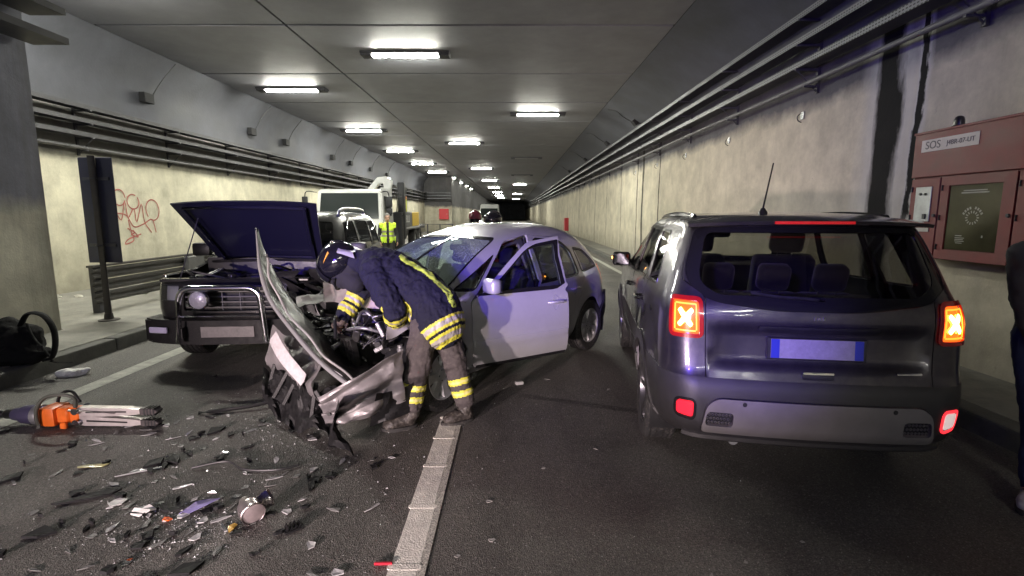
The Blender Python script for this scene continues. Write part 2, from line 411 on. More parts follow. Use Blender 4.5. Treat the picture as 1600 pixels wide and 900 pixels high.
M_alu = mat('dull_aluminium', (.48, .48, .49), .38, .45, var=.25, vscale=14)
M_dkplastic = mat('dark_grey_plastic', (.035, .035, .038), .6, var=.3, vscale=12, bump=.15, bscale=150)
M_red = mat('red_enamel', (.20, .030, .030), .55, var=.25, vscale=3.5, bump=.06, bscale=60)

# ------------------------------------------------------------------ tunnel: road, walls, ceiling
def sheet(name, x0, x1, y0, y1, z, m, parent=None, nx=1, ny=1):
    bm = nb(); grid(bm, lambda u, v: V((x0 + (x1 - x0) * u, y0 + (y1 - y0) * v, z)), nx, ny)
    return fin(name, bm, m, parent)
Y0, Y1 = -26.0, 170.0
tag(sheet('road', -9.2, 5.2, Y0, Y1, 0, M_asphalt), kind='structure')
def extrude_profile(name, prof, y0, y1, m, parent=None, ny=1, smooth=None):
    bm = nb(); N = len(prof) - 1
    def fn(u, v):
        k = min(int(u * N + 1e-6), N - 1); f = u * N - k
        p = V(prof[k]).lerp(V(prof[k + 1]), f); return V((p.x, y0 + (y1 - y0) * v, p.y))
    grid(bm, fn, N, ny); return fin(name, bm, m, parent, smooth)
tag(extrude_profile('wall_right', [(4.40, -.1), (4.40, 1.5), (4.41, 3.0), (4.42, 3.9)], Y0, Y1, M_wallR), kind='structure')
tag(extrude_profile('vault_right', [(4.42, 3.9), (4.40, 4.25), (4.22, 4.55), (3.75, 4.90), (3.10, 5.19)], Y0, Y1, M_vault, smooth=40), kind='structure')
LB0, LB1 = 6.5, 50.0       # the lay-by
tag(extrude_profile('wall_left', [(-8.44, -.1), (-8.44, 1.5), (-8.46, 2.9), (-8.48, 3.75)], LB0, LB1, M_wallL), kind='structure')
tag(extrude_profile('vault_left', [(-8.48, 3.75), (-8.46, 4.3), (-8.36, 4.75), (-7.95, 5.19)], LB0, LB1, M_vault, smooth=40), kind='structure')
def block(name, x0, x1, y0, y1, z0, z1, m, parent=None, bev=0.):
    bm = nb(); box(bm, ((x0 + x1) / 2, (y0 + y1) / 2, (z0 + z1) / 2), (x1 - x0, y1 - y0, z1 - z0), bev=bev); return fin(name, bm, m, parent)
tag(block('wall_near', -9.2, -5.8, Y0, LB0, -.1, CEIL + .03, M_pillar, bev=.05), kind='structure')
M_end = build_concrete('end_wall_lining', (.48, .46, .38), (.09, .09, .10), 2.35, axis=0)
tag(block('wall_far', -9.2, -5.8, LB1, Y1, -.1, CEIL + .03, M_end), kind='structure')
ceil = tag(block('ceiling', -9.3, 3.3, Y0, Y1, CEIL + .06, CEIL + .3, M_ceilback), kind='structure')
PITCH = 3.42; JY = 10.40; JX = -4.33
def panel_mesh(w, l):
    bm = nb(); box(bm, (0, 0, .02), (w, l, .04), bev=.004); me = bpy.data.meshes.new('ceiling_panel'); bm.to_mesh(me); bm.free(); me.materials.append(M_ceil); return me
g = .034
pmL = panel_mesh(JX + 8.0 - .045, PITCH - .075); pmR = panel_mesh(3.12 - JX - .045, PITCH - .075)
for i in range(-8, 46):
    y = JY + PITCH * (i + .5)
    for me, x in ((pmL, (JX - 8.0) / 2), (pmR, (JX + 3.12) / 2)):
        o = ob('ceiling_panel', me, None, ceil); o.location = (x, y, CEIL + random.uniform(-.003, .003)); o.rotation_euler = (random.uniform(-.0012, .0012), random.uniform(-.001, .001), 0)

tag(block('added_end_wall', -9.3, 5.2, Y1, Y1 + .3, -.1, CEIL + .3, M_vault), kind='structure')  # added wall; its darkness stands in for the unlit tunnel beyond
# pavements and markings
sw = tag(block('pavement_left', -5.8, -4.92, Y0, 11.0, -.1, .15, M_pave), kind='structure')
km = bpy.data.meshes.new('kerb_stone'); b_ = nb(); box(b_, (0, 0, .025), (.17, 1.985, .252), bev=.02, seg=2); b_.to_mesh(km); b_.free(); km.materials.append(M_kerb)
for i in range(19):
    o = ob('kerb_stone', km, None, sw); o.location = (-4.835, Y0 + 1 + 2 * i - .0, random.uniform(-.004, .004)); o.rotation_euler = (0, 0, random.uniform(-.003, .003))
tag(block('lay_by_floor', -8.44, -5.8, LB0, 11.0, -.1, .146, M_pave), kind='structure')
swr = tag(block('pavement_right', 3.62, 4.42, Y0, Y1, -.1, .15, M_pave), kind='structure')
for i in range(40):
    o = ob('kerb_stone', km, None, swr); o.location = (3.535, -7 + 2 * i, random.uniform(-.004, .004)); o.rotation_euler = (0, 0, random.uniform(-.003, .003))
tag(sheet('edge_line', -4.08, -3.90, Y0, 40, .004, M_whiteold), kind='structure')
tag(sheet('edge_line', 2.98, 3.12, 7.2, Y1, .004, M_whiteold), kind='structure')
ln = tag(sheet('lane_line', -.435, -.395, 1.0, 3.98, .005, M_grain), kind='structure')
ys = [1.25, 1.70, 2.16, 2.66, 3.13, 3.55, 3.93]
for a, b2 in zip(ys, ys[1:]):
    bm = nb(); box(bm, (-.5 + random.uniform(-.004, .004), (a + b2) / 2, .003), (.134, b2 - a - .004, .005), bev=.001); fin('marking_tile', bm, M_white, ln)
    bm = nb(); prism(bm, rrect(-.578, b2 - .020, -.418, b2 + .020, .018), .002, .0068); fin('marking_bar', bm, M_white, ln)
for k in range(6):
    tag(sheet('lane_dash', -.565, -.42, 12.5 + 9 * k, 15.5 + 9 * k, .004, M_white), kind='structure')

# ------------------------------------------------------------------ ceiling lamps
def lamp_meshes():
    bm = nb(); box(bm, (0, 0, -.02), (1.98, .36, .05), bev=.01); box(bm, (-.86, 0, -.06), (.24, .30, .06), bev=.01); box(bm, (.86, 0, -.06), (.24, .30, .06), bev=.01)  # top plate widened to shade the ceiling from lamp glare
    h = bpy.data.meshes.new('lamp_housing'); bm.to_mesh(h); bm.free(); h.materials.append(M_steel_dk)
    bm = nb(); prof = [(-.065, 0), (-.06, -.02), (-.04, -.04), (0, -.05), (.04, -.04), (.06, -.02), (.065, 0)]
    a = [bm.verts.new((-.725, y, z - .045)) for y, z in prof]; b2 = [bm.verts.new((.725, y, z - .045)) for y, z in prof]
    for k in range(6): bm.faces.new((a[k], a[k + 1], b2[k + 1], b2[k]))
    bm.faces.new(a); bm.faces.new(b2[::-1]); bm.faces.new((a[0], b2[0], b2[6], a[6])); bmesh.ops.recalc_face_normals(bm, faces=bm.faces)
    d = bpy.data.meshes.new('lamp_cover'); bm.to_mesh(d); bm.free(); d.materials.append(M_tube)
    d2 = d.copy(); d2.materials.clear(); d2.materials.append(M_tube_off)
    return h, d, d2
LH, LD, LO = lamp_meshes()
def lamp(x, y, lit, label, grp):
    r = tag(empty('ceiling_lamp', (x, y, CEIL - .0)), label, 'ceiling lamp', grp)
    ob('lamp_housing', LH, None, r); ob('lamp_cover', LD if lit else LO, None, r)
for k in range(10):
    lamp(-6.3, 8.15 + 7.2 * k, True, 'lit fluorescent lamp in the ceiling row above the lay-by', 'lamps over the lay-by')
for k in range(-2, 8):  # first is added behind the camera as fill, the farthest brighten the dark end
    if k == -1: continue
    lamp(-2.38, 12.1 + 14.3 * k, True, 'lit fluorescent lamp in the middle ceiling row beside the long joint', 'lamps along the ceiling joint')
for k, lit in enumerate((True, False, False, True, False, True, False, True)):  # lit lamps at the far end are added to brighten it
    lamp(.92, 19.0 + 14.4 * k, lit, 'unseen lamp added behind the camera as fill, in the row by the vault' if lit else 'dark, unlit fluorescent lamp in the ceiling row by the vault', 'lamps along the vault')

for y in (-9.8, -24.2): lamp(.92, y, True, 'unseen lamp added behind the camera as fill, in the row by the vault', 'lamps along the vault')  # unseen lamps behind the camera, added as soft fill
# ------------------------------------------------------------------ cable trays on the walls
def perforated():
    m, n, l, b = nt_new('perforated_tray_steel')
    tc = n.new('ShaderNodeTexCoord'); sx = n.new('ShaderNodeSeparateXYZ'); l.new(tc.outputs['Object'], sx.inputs[0])
    def mth(op, a, c=0.):
        k = n.new('ShaderNodeMath'); k.operation = op
        for i, q in enumerate((a, c)):
            if isinstance(q, (int, float)): k.inputs[i].default_value = q
            else: l.new(q, k.inputs[i])
        return k.outputs[0]
    fx = mth('ABSOLUTE', mth('SUBTRACT', mth('FRACT', mth('MULTIPLY', sx.outputs[0], 1 / .05)), .5))
    fz = mth('ABSOLUTE', mth('SUBTRACT', mth('FRACT', mth('MULTIPLY', sx.outputs[2], 1 / .034)), .5))
    hole = mth('MULTIPLY', mth('LESS_THAN', fx, .3), mth('LESS_THAN', fz, .22))
    mx = n.new('ShaderNodeMix'); mx.data_type = 'RGBA'; l.new(hole, mx.inputs[0]); mx.inputs[6].default_value = (.17, .175, .19, 1); mx.inputs[7].default_value = (.02, .02, .02, 1)
    l.new(mx.outputs[2], b.inputs['Base Color']); b.inputs['Roughness'].default_value = .55; b.inputs['Metallic'].default_value = .35
    return m
M_perf = perforated()
def rack(o, rz, length, zs, label, sgn=1, width=.24, conduit=True, step=2.65, flange=None):
    """local x along the wall, local y*sgn out of the wall"""
    r = tag(empty('cable_tray_rack', o, rz), label, 'cable trays', 'cable tray racks')
    S = sgn
    for z in zs:
        bm = nb(); box(bm, (length / 2, S * (.10 + width / 2), z), (length, width, .004)); box(bm, (length / 2, S * .10, z + .033), (length, .004, .07)); 
        t = fin('cable_tray', bm, M_steel_dk, r)
        bm = nb(); box(bm, (length / 2, S * (.105 + width), z + .030), (length, .006, .074)); box(bm, (length / 2, S * (.095 + width), z + .069), (length, .022, .004)); fin('tray_flange', bm, flange or M_perf, t)
        for c in range(3):
            y = S * (.16 + c * .06); ph = random.random() * 6; n_ = int(length / 1.3)
            bm = nb(); tube(bm, [(length * k / n_, y + .012 * math.sin(k * 1.7 + ph), z + .027 + .012 * abs(math.sin(k * .9 + ph))) for k in range(n_ + 1)], .018, 6); fin('cable', bm, M_cable, t, 60)
    if conduit:
        bm = nb(); zc = zs[-1] - .20; n_ = int(length / 2.5); tube(bm, [(length * k / n_, S * .16, zc + .006 * math.sin(k * 2.1)) for k in range(n_ + 1)], .035, 8); fin('conduit', bm, mat('dusty_grey_conduit', (.16, .16, .165), .6, .2, var=.3, vscale=5), r, 60)
    bm = nb(); zt = zs[0] + .1; zb = zs[-1] - .34
    box(bm, (0, S * .02, (zt + zb) / 2), (.05, .04, zt - zb))
    for z in zs: box(bm, (0, S * (.04 + width / 2 + .02), z - .022), (.04, width + .12, .03))
    box(bm, (0, S * .12, zs[-1] - .25), (.03, .2, .025))
    q = [(.03, zb + .02), (.09 + width, zs[-1] - .03)]
    tube(bm, [(0, S * q[0][0], q[0][1]), (0, S * q[1][0], q[1][1])], .012, 5)
    me = bpy.data.meshes.new('tray_bracket'); bm.to_mesh(me); bm.free(); me.materials.append(M_steel_dk)
    k = 0
    while k * step + 1.1 < length and k < 32:
        b3 = ob('tray_bracket', me, None, r); b3.location = (k * step + 1.1, 0, 0); k += 1
    return r
M_flange_dk = mat('dark_tray_flange', (.055, .055, .06), .7, .15, var=.35, vscale=7)  # dark plain flange for the lay-by and near-wall trays
rack((4.41, -4, 0), R(90), 150, (4.36, 4.02, 3.69), 'three perforated cable trays with conduit along the right-hand tunnel wall', 1)
rack((-8.47, LB0, 0), R(90), LB1 - LB0, (3.62, 3.36, 3.10), 'three dark cable trays along the lay-by wall behind the lorry', -1, flange=M_flange_dk)
rack((-5.8, -9, 0), R(90), 9 + LB0 - .05, (4.3, 3.95, 3.62), 'short cable trays on the near wall corner beside the lay-by', -1, width=.42, conduit=False, flange=M_flange_dk)
rack((-8.4, LB1, 0), 0, 2.55, (3.62, 3.36, 3.10), 'cable trays crossing the end wall of the lay-by', -1, step=1.2)
# hook plates under the trays on the right wall
for y in (8.05, 10.7, 13.3, 15.9, 18.6):
    h = tag(empty('wall_hook', (4.405, y, 3.10)), 'small steel hook ring on a plate bolted under the cable trays', 'wall hook', 'hooks along the right wall')
    bm = nb(); box(bm, (-.006, 0, 0), (.012, .09, .11), bev=.003); fin('hook_plate', bm, M_galv, h)
    bm = nb(); tube(bm, [(-.012 - .07 * math.sin(R(a)), .0, -.02 - .07 * (1 - math.cos(R(a))) * .9 + .05) for a in range(0, 200, 20)], .007, 6); fin('hook_ring', bm, M_steel_dk, h, 60)
# braces and junction boxes on the vaults
for y in (17.5, 22.5, 29, 37):
    d = tag(empty('vault_junction_box', (4.05, y, 4.62)), 'small dark junction box with drooping cable on the vault', 'junction box', 'junction boxes on the vaults')
    bm = nb(); box(bm, (0, 0, 0), (.12, .3, .2), bev=.01, rot=Matrix.Rotation(R(-40), 3, 'Y')); fin('box_body', bm, mat('matte_black_box', (.02, .02, .022), .9), d)
    bm = nb(); tube(bm, bez([(0, .1, 0), (-.3, .4, .25), (-.6, .2, .42), (-.8, .5, .5)], 12), .012, 5); fin('loose_cable', bm, M_cable, d, 60)
for y in (12.2, 17.0, 19.5, 24.5, 27.2, 31, 35):
    d = tag(empty('vault_junction_box', (-8.38, y, 4.25)), 'small dark junction box with drooping cable on the vault', 'junction box', 'junction boxes on the vaults')
    bm = nb(); box(bm, (0.03, 0, 0), (.14, .32, .22), bev=.01); fin('box_body', bm, mat('matte_black_box', (.02, .02, .022), .9), d)
    bm = nb(); tube(bm, bez([(.05, .1, 0), (.1, .3, .3), (.2, .42, .55), (.45, .5, .88)], 12), .012, 5); fin('loose_cable', bm, M_cable, d, 60)

# ------------------------------------------------------------------ SOS cabinet on the right wall
def cabinet():
    r = tag(empty('sos_cabinet', (4.40, 4.35, 1.19)), 'red steel SOS emergency cabinet with glazed door on the right wall', 'emergency cabinet')
    L = 2.06; H = 1.22
    bm = nb(); box(bm, (-.13, 0, H / 2), (.26, L, H), bev=.008); fin('cabinet_body', bm, mat('dark_red_enamel', (.15, .02, .02), .5, var=.2, vscale=4), r)
    bm = nb(); box(bm, (-.272, 0, 1.01), (.02, L + .02, .43), bev=.006); fin('header_panel', bm, M_red, r)
    bm = nb(); box(bm, (-.14, 0, H + .012), (.30, L + .04, .024), bev=.004); fin('rain_hood', bm, M_red, r)
    def door(y0, y1, name='cabinet_door', hole=None):
        bm = nb()
        if not hole: box(bm, (-.272, (y0 + y1) / 2, .395), (.02, y1 - y0 - .016, .775), bev=.005)
        else:
            a, b2, z0, z1 = hole
            box(bm, (-.272, (y0 + a) / 2 + .004, .395), (.02, a - y0 - .008, .775)); box(bm, (-.272, (y1 + b2) / 2 - .004, .395), (.02, y1 - b2 - .008, .775))
            box(bm, (-.272, (a + b2) / 2, (z0 + .0075) / 2), (.0199, b2 - a, z0 - .0075)); box(bm, (-.272, (a + b2) / 2, (z1 + .7825) / 2), (.0199, b2 - a, .7825 - z1))
        d = fin(name, bm, M_red, r)
        for z in (.12, .40, .68):
            bm = nb(); tube(bm, [(-.284, y1 - .03, z - .025), (-.284, y1 - .03, z + .025)], .010, 8); fin('hinge', bm, M_steel_dk, d, 40)
        bm = nb(); lathe(bm, [(.016, 0), (.016, .012), (0, .014)], 12, axis_mat((-.282, y0 + .04, .42), (-1, 0, 0))); fin('lock', bm, M_steel_dk, d, 40)
        return d
    d1 = door(.66, 1.03)          # narrow door with the push-button plate
    bm = nb(); box(bm, (-.285, .85, .53), (.008, .20, .34), bev=.003); p = fin('button_plate', bm, M_galv, d1)
    for y in (.82, .88):
        bm = nb(); lathe(bm, [(.013, 0), (.013, .012), (0, .014)], 12, axis_mat((-.288, y, .63), (-1, 0, 0))); fin('push_button', bm, M_black, p, 40)
    bm = nb(); box(bm, (-.293, .81, .41), (.012, .04, .05), bev=.003); fin('latch', bm, M_black, p)
    bm = nb(); box(bm, (-.286, .87, .29), (.006, .26, .06)); fin('paper_strip', bm, mat('pale_label', (.6, .58, .52), .6), d1)
    d2 = door(-.10, .66, hole=(.02, .56, .10, .70))
    bm = nb(); box(bm, (-.268, .29, .40), (.004, .53, .59)); pane = fin('door_pane', bm, mat('grimy_olive_pane', (.055, .052, .025), .14, coat=.5, var=.35, vscale=4), d2)
    M_print = mat('faded_white_print', (.42, .42, .38), .7)
    for (y, z, w, h) in ((.29, .645, .24, .009), (.29, .625, .28, .011), (.41, .235, .07, .007), (.395, .215, .10, .006), (.40, .20, .09, .006), (.395, .185, .10, .006), (.40, .168, .07, .006), (.17, .235, .014, .02)):
        bm = nb(); box(bm, (-.2705, y, z), (.001, w, h)); fin('printed_line', bm, M_print, pane)
    for k in range(9):
        if k == 4: continue
        a = R(150 - 120 * k / 8); rr = .105
        bm = nb(); box(bm, (-.2705, .29 - rr * math.cos(a) * -1, .385 + rr * math.sin(a)), (.001, .016, .022), rot=Matrix.Rotation(-(a - R(90)) * -1, 3, 'X')); fin('printed_letter', bm, M_print, pane)
    bm = nb()
    for k in range(14):
        a = 2 * math.pi * k / 14; box(bm, (-.2705, .29 + .058 * math.cos(a), .40 + .052 * math.sin(a)), (.001, .022, .009), rot=Matrix.Rotation(a, 3, 'X'))
    fin('printed_star', bm, M_print, pane)
    door(-1.03, -.10)
    bm = nb(); box(bm, (-.284, .62, 1.10), (.004, .64, .115)); pl_ = fin('name_plate', bm, mat('cream_plate', (.62, .56, .50), .55, var=.15, vscale=8), r)
    M_ink = mat('grey_ink', (.09, .075, .07), .6)
    def tm(y, z): return Matrix.Translation((-.2865, y, z)) @ Matrix.Rotation(R(-90), 4, 'Z') @ Matrix.Rotation(R(90), 4, 'X')
    text_part('lettering', 'SOS', .105, M_ink, pl_, tm(.80, 1.10)); text_part('lettering', 'J4BR-07-UT', .062, M_ink, pl_, tm(.49, 1.10))
    bm = nb(); lathe(bm, [(.055, 0), (.055, .025), (.045, .03), (.045, .05), (.043, .075), (.034, .10), (.018, .112), (0, .115)], 16, Matrix.Translation((-.15, .69, H + .024))); fin('beacon', bm, mat('dead_beacon', (.03, .028, .025), .3), r, 40)
    return r
cabinet()

# ------------------------------------------------------------------ left side: sign seen from behind, guard rail, graffiti, litter, bag
s = tag(empty('road_sign', (-5.66, 7.06, .15)), 'tall dark sign panel seen from behind on a post by the lay-by', 'road sign')
bm = nb(); tube(bm, [(0, 0, 0), (0, 0, 2.25)], .045, 12); fin('post', bm, mat('rusty_dark_post', (.05, .045, .04), .7, .2, var=.5, vscale=8), s, 40)
bm = nb(); box(bm, (.0, .06, 1.52), (.46, .02, 1.43), bev=.006); pn = fin('sign_panel', bm, mat('navy_sign_back', (.018, .02, .045), .5, var=.2, vscale=6), s)
for z in (1.05, 1.95):
    bm = nb(); box(bm, (0, .042, z), (.36, .02, .04)); fin('panel_rail', bm, M_steel_dk, s); bm = nb(); tube(bm, [(.052 * math.cos(R(a)), .052 * math.sin(R(a)) , z) for a in range(0, 360, 30)], .008, 5, closed=True); fin('clamp', bm, M_steel_dk, s, 60)
bm = nb(); lathe(bm, [(.13, -.005), (.13, .012), (.06, .02), (.05, .10), (0, .10)], 14); fin('base_flange', bm, mat('rusty_dark_post'), s, 40)

gr = tag(empty('guard_rail', (-6.2, 7.5, .14)), 'dark corrugated steel guard rail edging the lay-by behind the sign post', 'guard rail')
prof = [(0, .0), (.035, .02), (.035, .055), (0, .08), (0, .105), (.035, .125), (.035, .16), (0, .18)]
for z in (.16, .34, .52):
    bm = nb(); a = [bm.verts.new((x, 0, z + h * .92)) for x, h in prof]; b2 = [bm.verts.new((x, 9.4, z + h * .92)) for x, h in prof]
    for k in range(7): bm.faces.new((a[k], b2[k], b2[k + 1], a[k + 1]))
    thick(bm, .006); fin('rail_beam', bm, mat('sooty_rail_steel', (.075, .072, .068), .5, .5, var=.45, vscale=5), gr)
bm = nb(); box(bm, (-.02, 4.7, .715), (.10, 9.4, .03)); fin('rail_cap', bm, mat('sooty_rail_steel'), gr)
for y in (.15, 2.4, 4.7, 7.0, 9.2):
    bm = nb(); box(bm, (-.065, y, .33), (.11, .12, .735), bev=.008); fin('rail_post', bm, M_steel_dk, gr)
bm = nb(); box(bm, (.07, 2.35, .45), (.10, .5, .48), bev=.01); fin('rail_joint_box', bm, mat('grey_painted_steel', (.12, .12, .12), .6, var=.3), gr)

# graffiti: thin loops of red spray paint on the lay-by wall
bm = nb(); rg = random.Random(3)
def scrib(pts, w=.014):
    p = bez([(-8.432, y, z) for y, z in pts], 40); n_ = len(p); prev = None
    for i, q in enumerate(p):
        d = (p[min(i + 1, n_ - 1)] - p[max(i - 1, 0)]); d = d.normalized() if d.length > 0 else V((0, 1, 0)); s_ = V((0, -d.z, d.y)) * w
        x = -8.4325 + .0004 * (i % 3)
        cur = (bm.verts.new((x, q.y + s_.y, q.z + s_.z)), bm.verts.new((x, q.y - s_.y, q.z - s_.z)))
        if prev: bm.faces.new((prev[0], prev[1], cur[1], cur[0]))
        prev = cur
def ring(cy_, cz, ry, rz_, a0=0, a1=340): scrib([(cy_ + ry * math.cos(R(a0 + (a1 - a0) * k / 9)), cz + rz_ * math.sin(R(a0 + (a1 - a0) * k / 9))) for k in range(10)])
ring(10.75, 2.02, .14, .18, 20, 190); ring(11.15, 1.98, .17, .17); ring(11.55, 1.90, .18, .16, 60, 400); ring(12.15, 1.72, .22, .24, -120, 220)
scrib([(10.9, 2.1), (11.0, 1.75), (11.15, 1.5), (11.3, 1.9), (11.35, 1.55), (11.55, 1.75), (11.6, 1.45), (11.8, 1.85), (11.85, 1.45), (12.05, 1.2)])
scrib([(11.0, 1.65), (11.3, 1.6), (11.5, 1.35), (11.8, 1.4), (12.1, 1.5), (12.2, 1.2)]); scrib([(11.35, 1.5), (11.4, 1.25), (11.45, 1.05), (11.2, .98), (11.3, 1.08), (11.7, 1.18)])
scrib([(11.3, 1.32), (11.5, 1.22), (11.4, 1.18), (11.6, 1.12), (11.45, 1.28)])
me = bpy.data.meshes.new('graffiti'); bm.to_mesh(me); bm.free()
tag(ob('graffiti', me, mat('red_spray_paint', (.42, .13, .11), .7, var=.4, vscale=8)), 'looping red spray-paint scribble on the lay-by wall', 'graffiti')

# fire boxes
def firebox(loc, rz, label):
    r = tag(empty('hose_cabinet', loc, rz), label, 'hose cabinet')
    bm = nb(); box(bm, (0, -.14, .5), (.9, .28, 1.0), bev=.01); fin('cabinet_body', bm, mat('bright_red_enamel', (.5, .03, .04), .45), r)
    bm = nb(); box(bm, (0, -.288, .5), (.78, .012, .88), bev=.004); d = fin('cabinet_door', bm, mat('bright_red_enamel'), r)
    bm = nb(); box(bm, (.3, -.30, .5), (.03, .02, .12)); fin('handle', bm, M_chrome, d)
firebox((-6.55, LB1, 1.15), 0, 'bright red hose cabinet on the end wall of the lay-by')
firebox((4.40, 40.5, .35), R(-90), 'small red hose cabinet low on the far right wall')
# ------------------------------------------------------------------ car bodies: stacked rounded-rectangle rings; panels are cut out of that surface
def pchip(xs, ys):
    n = len(xs); h = [xs[i + 1] - xs[i] for i in range(n - 1)]; d = [(ys[i + 1] - ys[i]) / h[i] for i in range(n - 1)]
    m = [d[0]] + [0.0 if d[i - 1] * d[i] <= 0 else 2 * d[i - 1] * d[i] / (d[i - 1] + d[i]) for i in range(1, n - 1)] + [d[-1]]
    def f(x):
        if x <= xs[0]: return ys[0]
        if x >= xs[-1]: return ys[-1]
        lo, hi = 0, n - 1
        while hi - lo > 1:
            k = (lo + hi) // 2
            if xs[k] <= x: lo = k
            else: hi = k
        t = (x - xs[lo]) / h[lo]; t2 = t * t; t3 = t2 * t
        return (2 * t3 - 3 * t2 + 1) * ys[lo] + (t3 - 2 * t2 + t) * h[lo] * m[lo] + (-2 * t3 + 3 * t2) * ys[lo + 1] + (t3 - t2) * h[lo] * m[lo + 1]
    return f
class CarSurf:
    """x forward from the tail, y left, z up. u: metres round the body from tail centre (+ = left side), t: metres up the section"""
    def __init__(s, rows, w0, L0, bow_r=.06, bow_f=.12, bow_s=.035, disp=None):
        ts = [0.0]
        for a, b in zip(rows, rows[1:]): ts.append(ts[-1] + max(.012, math.sqrt((b[0] - a[0]) ** 2 + (.5 * (b[3] - a[3])) ** 2 + (.18 * (b[1] - a[1])) ** 2)))
        s.ts = ts; s.tmax = ts[-1]; s.f = [pchip(ts, [r[k] for r in rows]) for k in range(8)]
        s.w0 = w0; s.L0 = L0; s.U = 2 * w0 + L0; s.br, s.bf, s.bs = bow_r, bow_f, bow_s; s.disp = disp; s.cache = {}
    def row(s, t):
        k = round(t, 5)
        if k not in s.cache: s.cache[k] = [f(t) for f in s.f]
        return s.cache[k]
    def t_of(s, z):
        lo, hi = 0.0, s.tmax
        for _ in range(40):
            m = (lo + hi) / 2
            if s.f[0](m) < z: lo = m
            else: hi = m
        return lo
    def raw(s, u, t):
        z, xr, xf, w, rx, ry, fx, fy = s.row(t); sg = -1 if u < 0 else 1; u = abs(u); L = xf - xr
        rx = min(rx, L * .45); fx = min(fx, L * .45); ry = min(ry, w * .95); fy = min(fy, w * .95)
        Q = math.pi / 4
        if u <= s.w0:
            x, y = xr, u / s.w0 * w; d = w - y
            if d < ry: p = Q * (1 - d / ry); x = xr + rx - rx * math.cos(p); y = w - ry + ry * math.sin(p)
        elif u <= s.w0 + s.L0:
            x = xr + (u - s.w0) / s.L0 * L; y = w
            if x - xr < rx: p = 2 * Q - Q * (1 - (x - xr) / rx); x = xr + rx - rx * math.cos(p); y = w - ry + ry * math.sin(p)
            elif xf - x < fx: p = 2 * Q - Q * (1 - (xf - x) / fx); x = xf - fx + fx * math.cos(p); y = w - fy + fy * math.sin(p)
        else:
            x, y = xf, w * (1 - (u - s.w0 - s.L0) / s.w0); d = w - y
            if d < fy: p = Q * (1 - d / fy); x = xf - fx + fx * math.cos(p); y = w - fy + fy * math.sin(p)
        q = (y / max(w, .01)) ** 2
        x += s.br * q * max(0, 1 - (x - xr) / .8) - s.bf * q * max(0, 1 - (xf - x) / .8)
        xm = (xr + xf) / 2; y *= 1 - s.bs * ((x - xm) / (L / 2)) ** 2
        return V((x, sg * y, z))
    def base_n(s, u, t):
        e = .004; t0, t1 = max(0, t - e), min(s.tmax, t + e)
        du = s.raw(u + e, t) - s.raw(u - e, t); dt = s.raw(u, t1) - s.raw(u, t0); n = dt.cross(du)
        return n.normalized() if n.length > 1e-12 else V((0, 0, 1))
    def P(s, u, t):
        p = s.raw(u, t)
        if s.disp:
            d = s.disp(u, t, p)
            if isinstance(d, Vector): return p + d
            if d: return p + s.base_n(u, t) * d
        return p
    def N(s, u, t):
        if not s.disp: return s.base_n(u, t)
        e = .006; t0, t1 = max(0, t - e), min(s.tmax, t + e)
        n = (s.P(u, t1) - s.P(u, t0)).cross(s.P(u + e, t) - s.P(u - e, t)); return n.normalized() if n.length > 1e-12 else V((0, 0, 1))
    def side(s, poly, sg=1, st=.05):
        out = []
        for x, z in dens(poly, st):
            t = s.t_of(z); r = s.row(t); out.append((sg * (s.w0 + (x - r[1]) / (r[2] - r[1]) * s.L0), t))
        return out
    def rear(s, poly, st=.05):
        out = []
        for y, z in dens(poly, st): t = s.t_of(z); out.append((y / s.row(t)[3] * s.w0, t))
        return out
    def front(s, poly, sg=1, st=.05):
        out = []
        for y, z in dens(poly, st): t = s.t_of(z); out.append((sg * (s.U - y / s.row(t)[3] * s.w0), t))
        return out
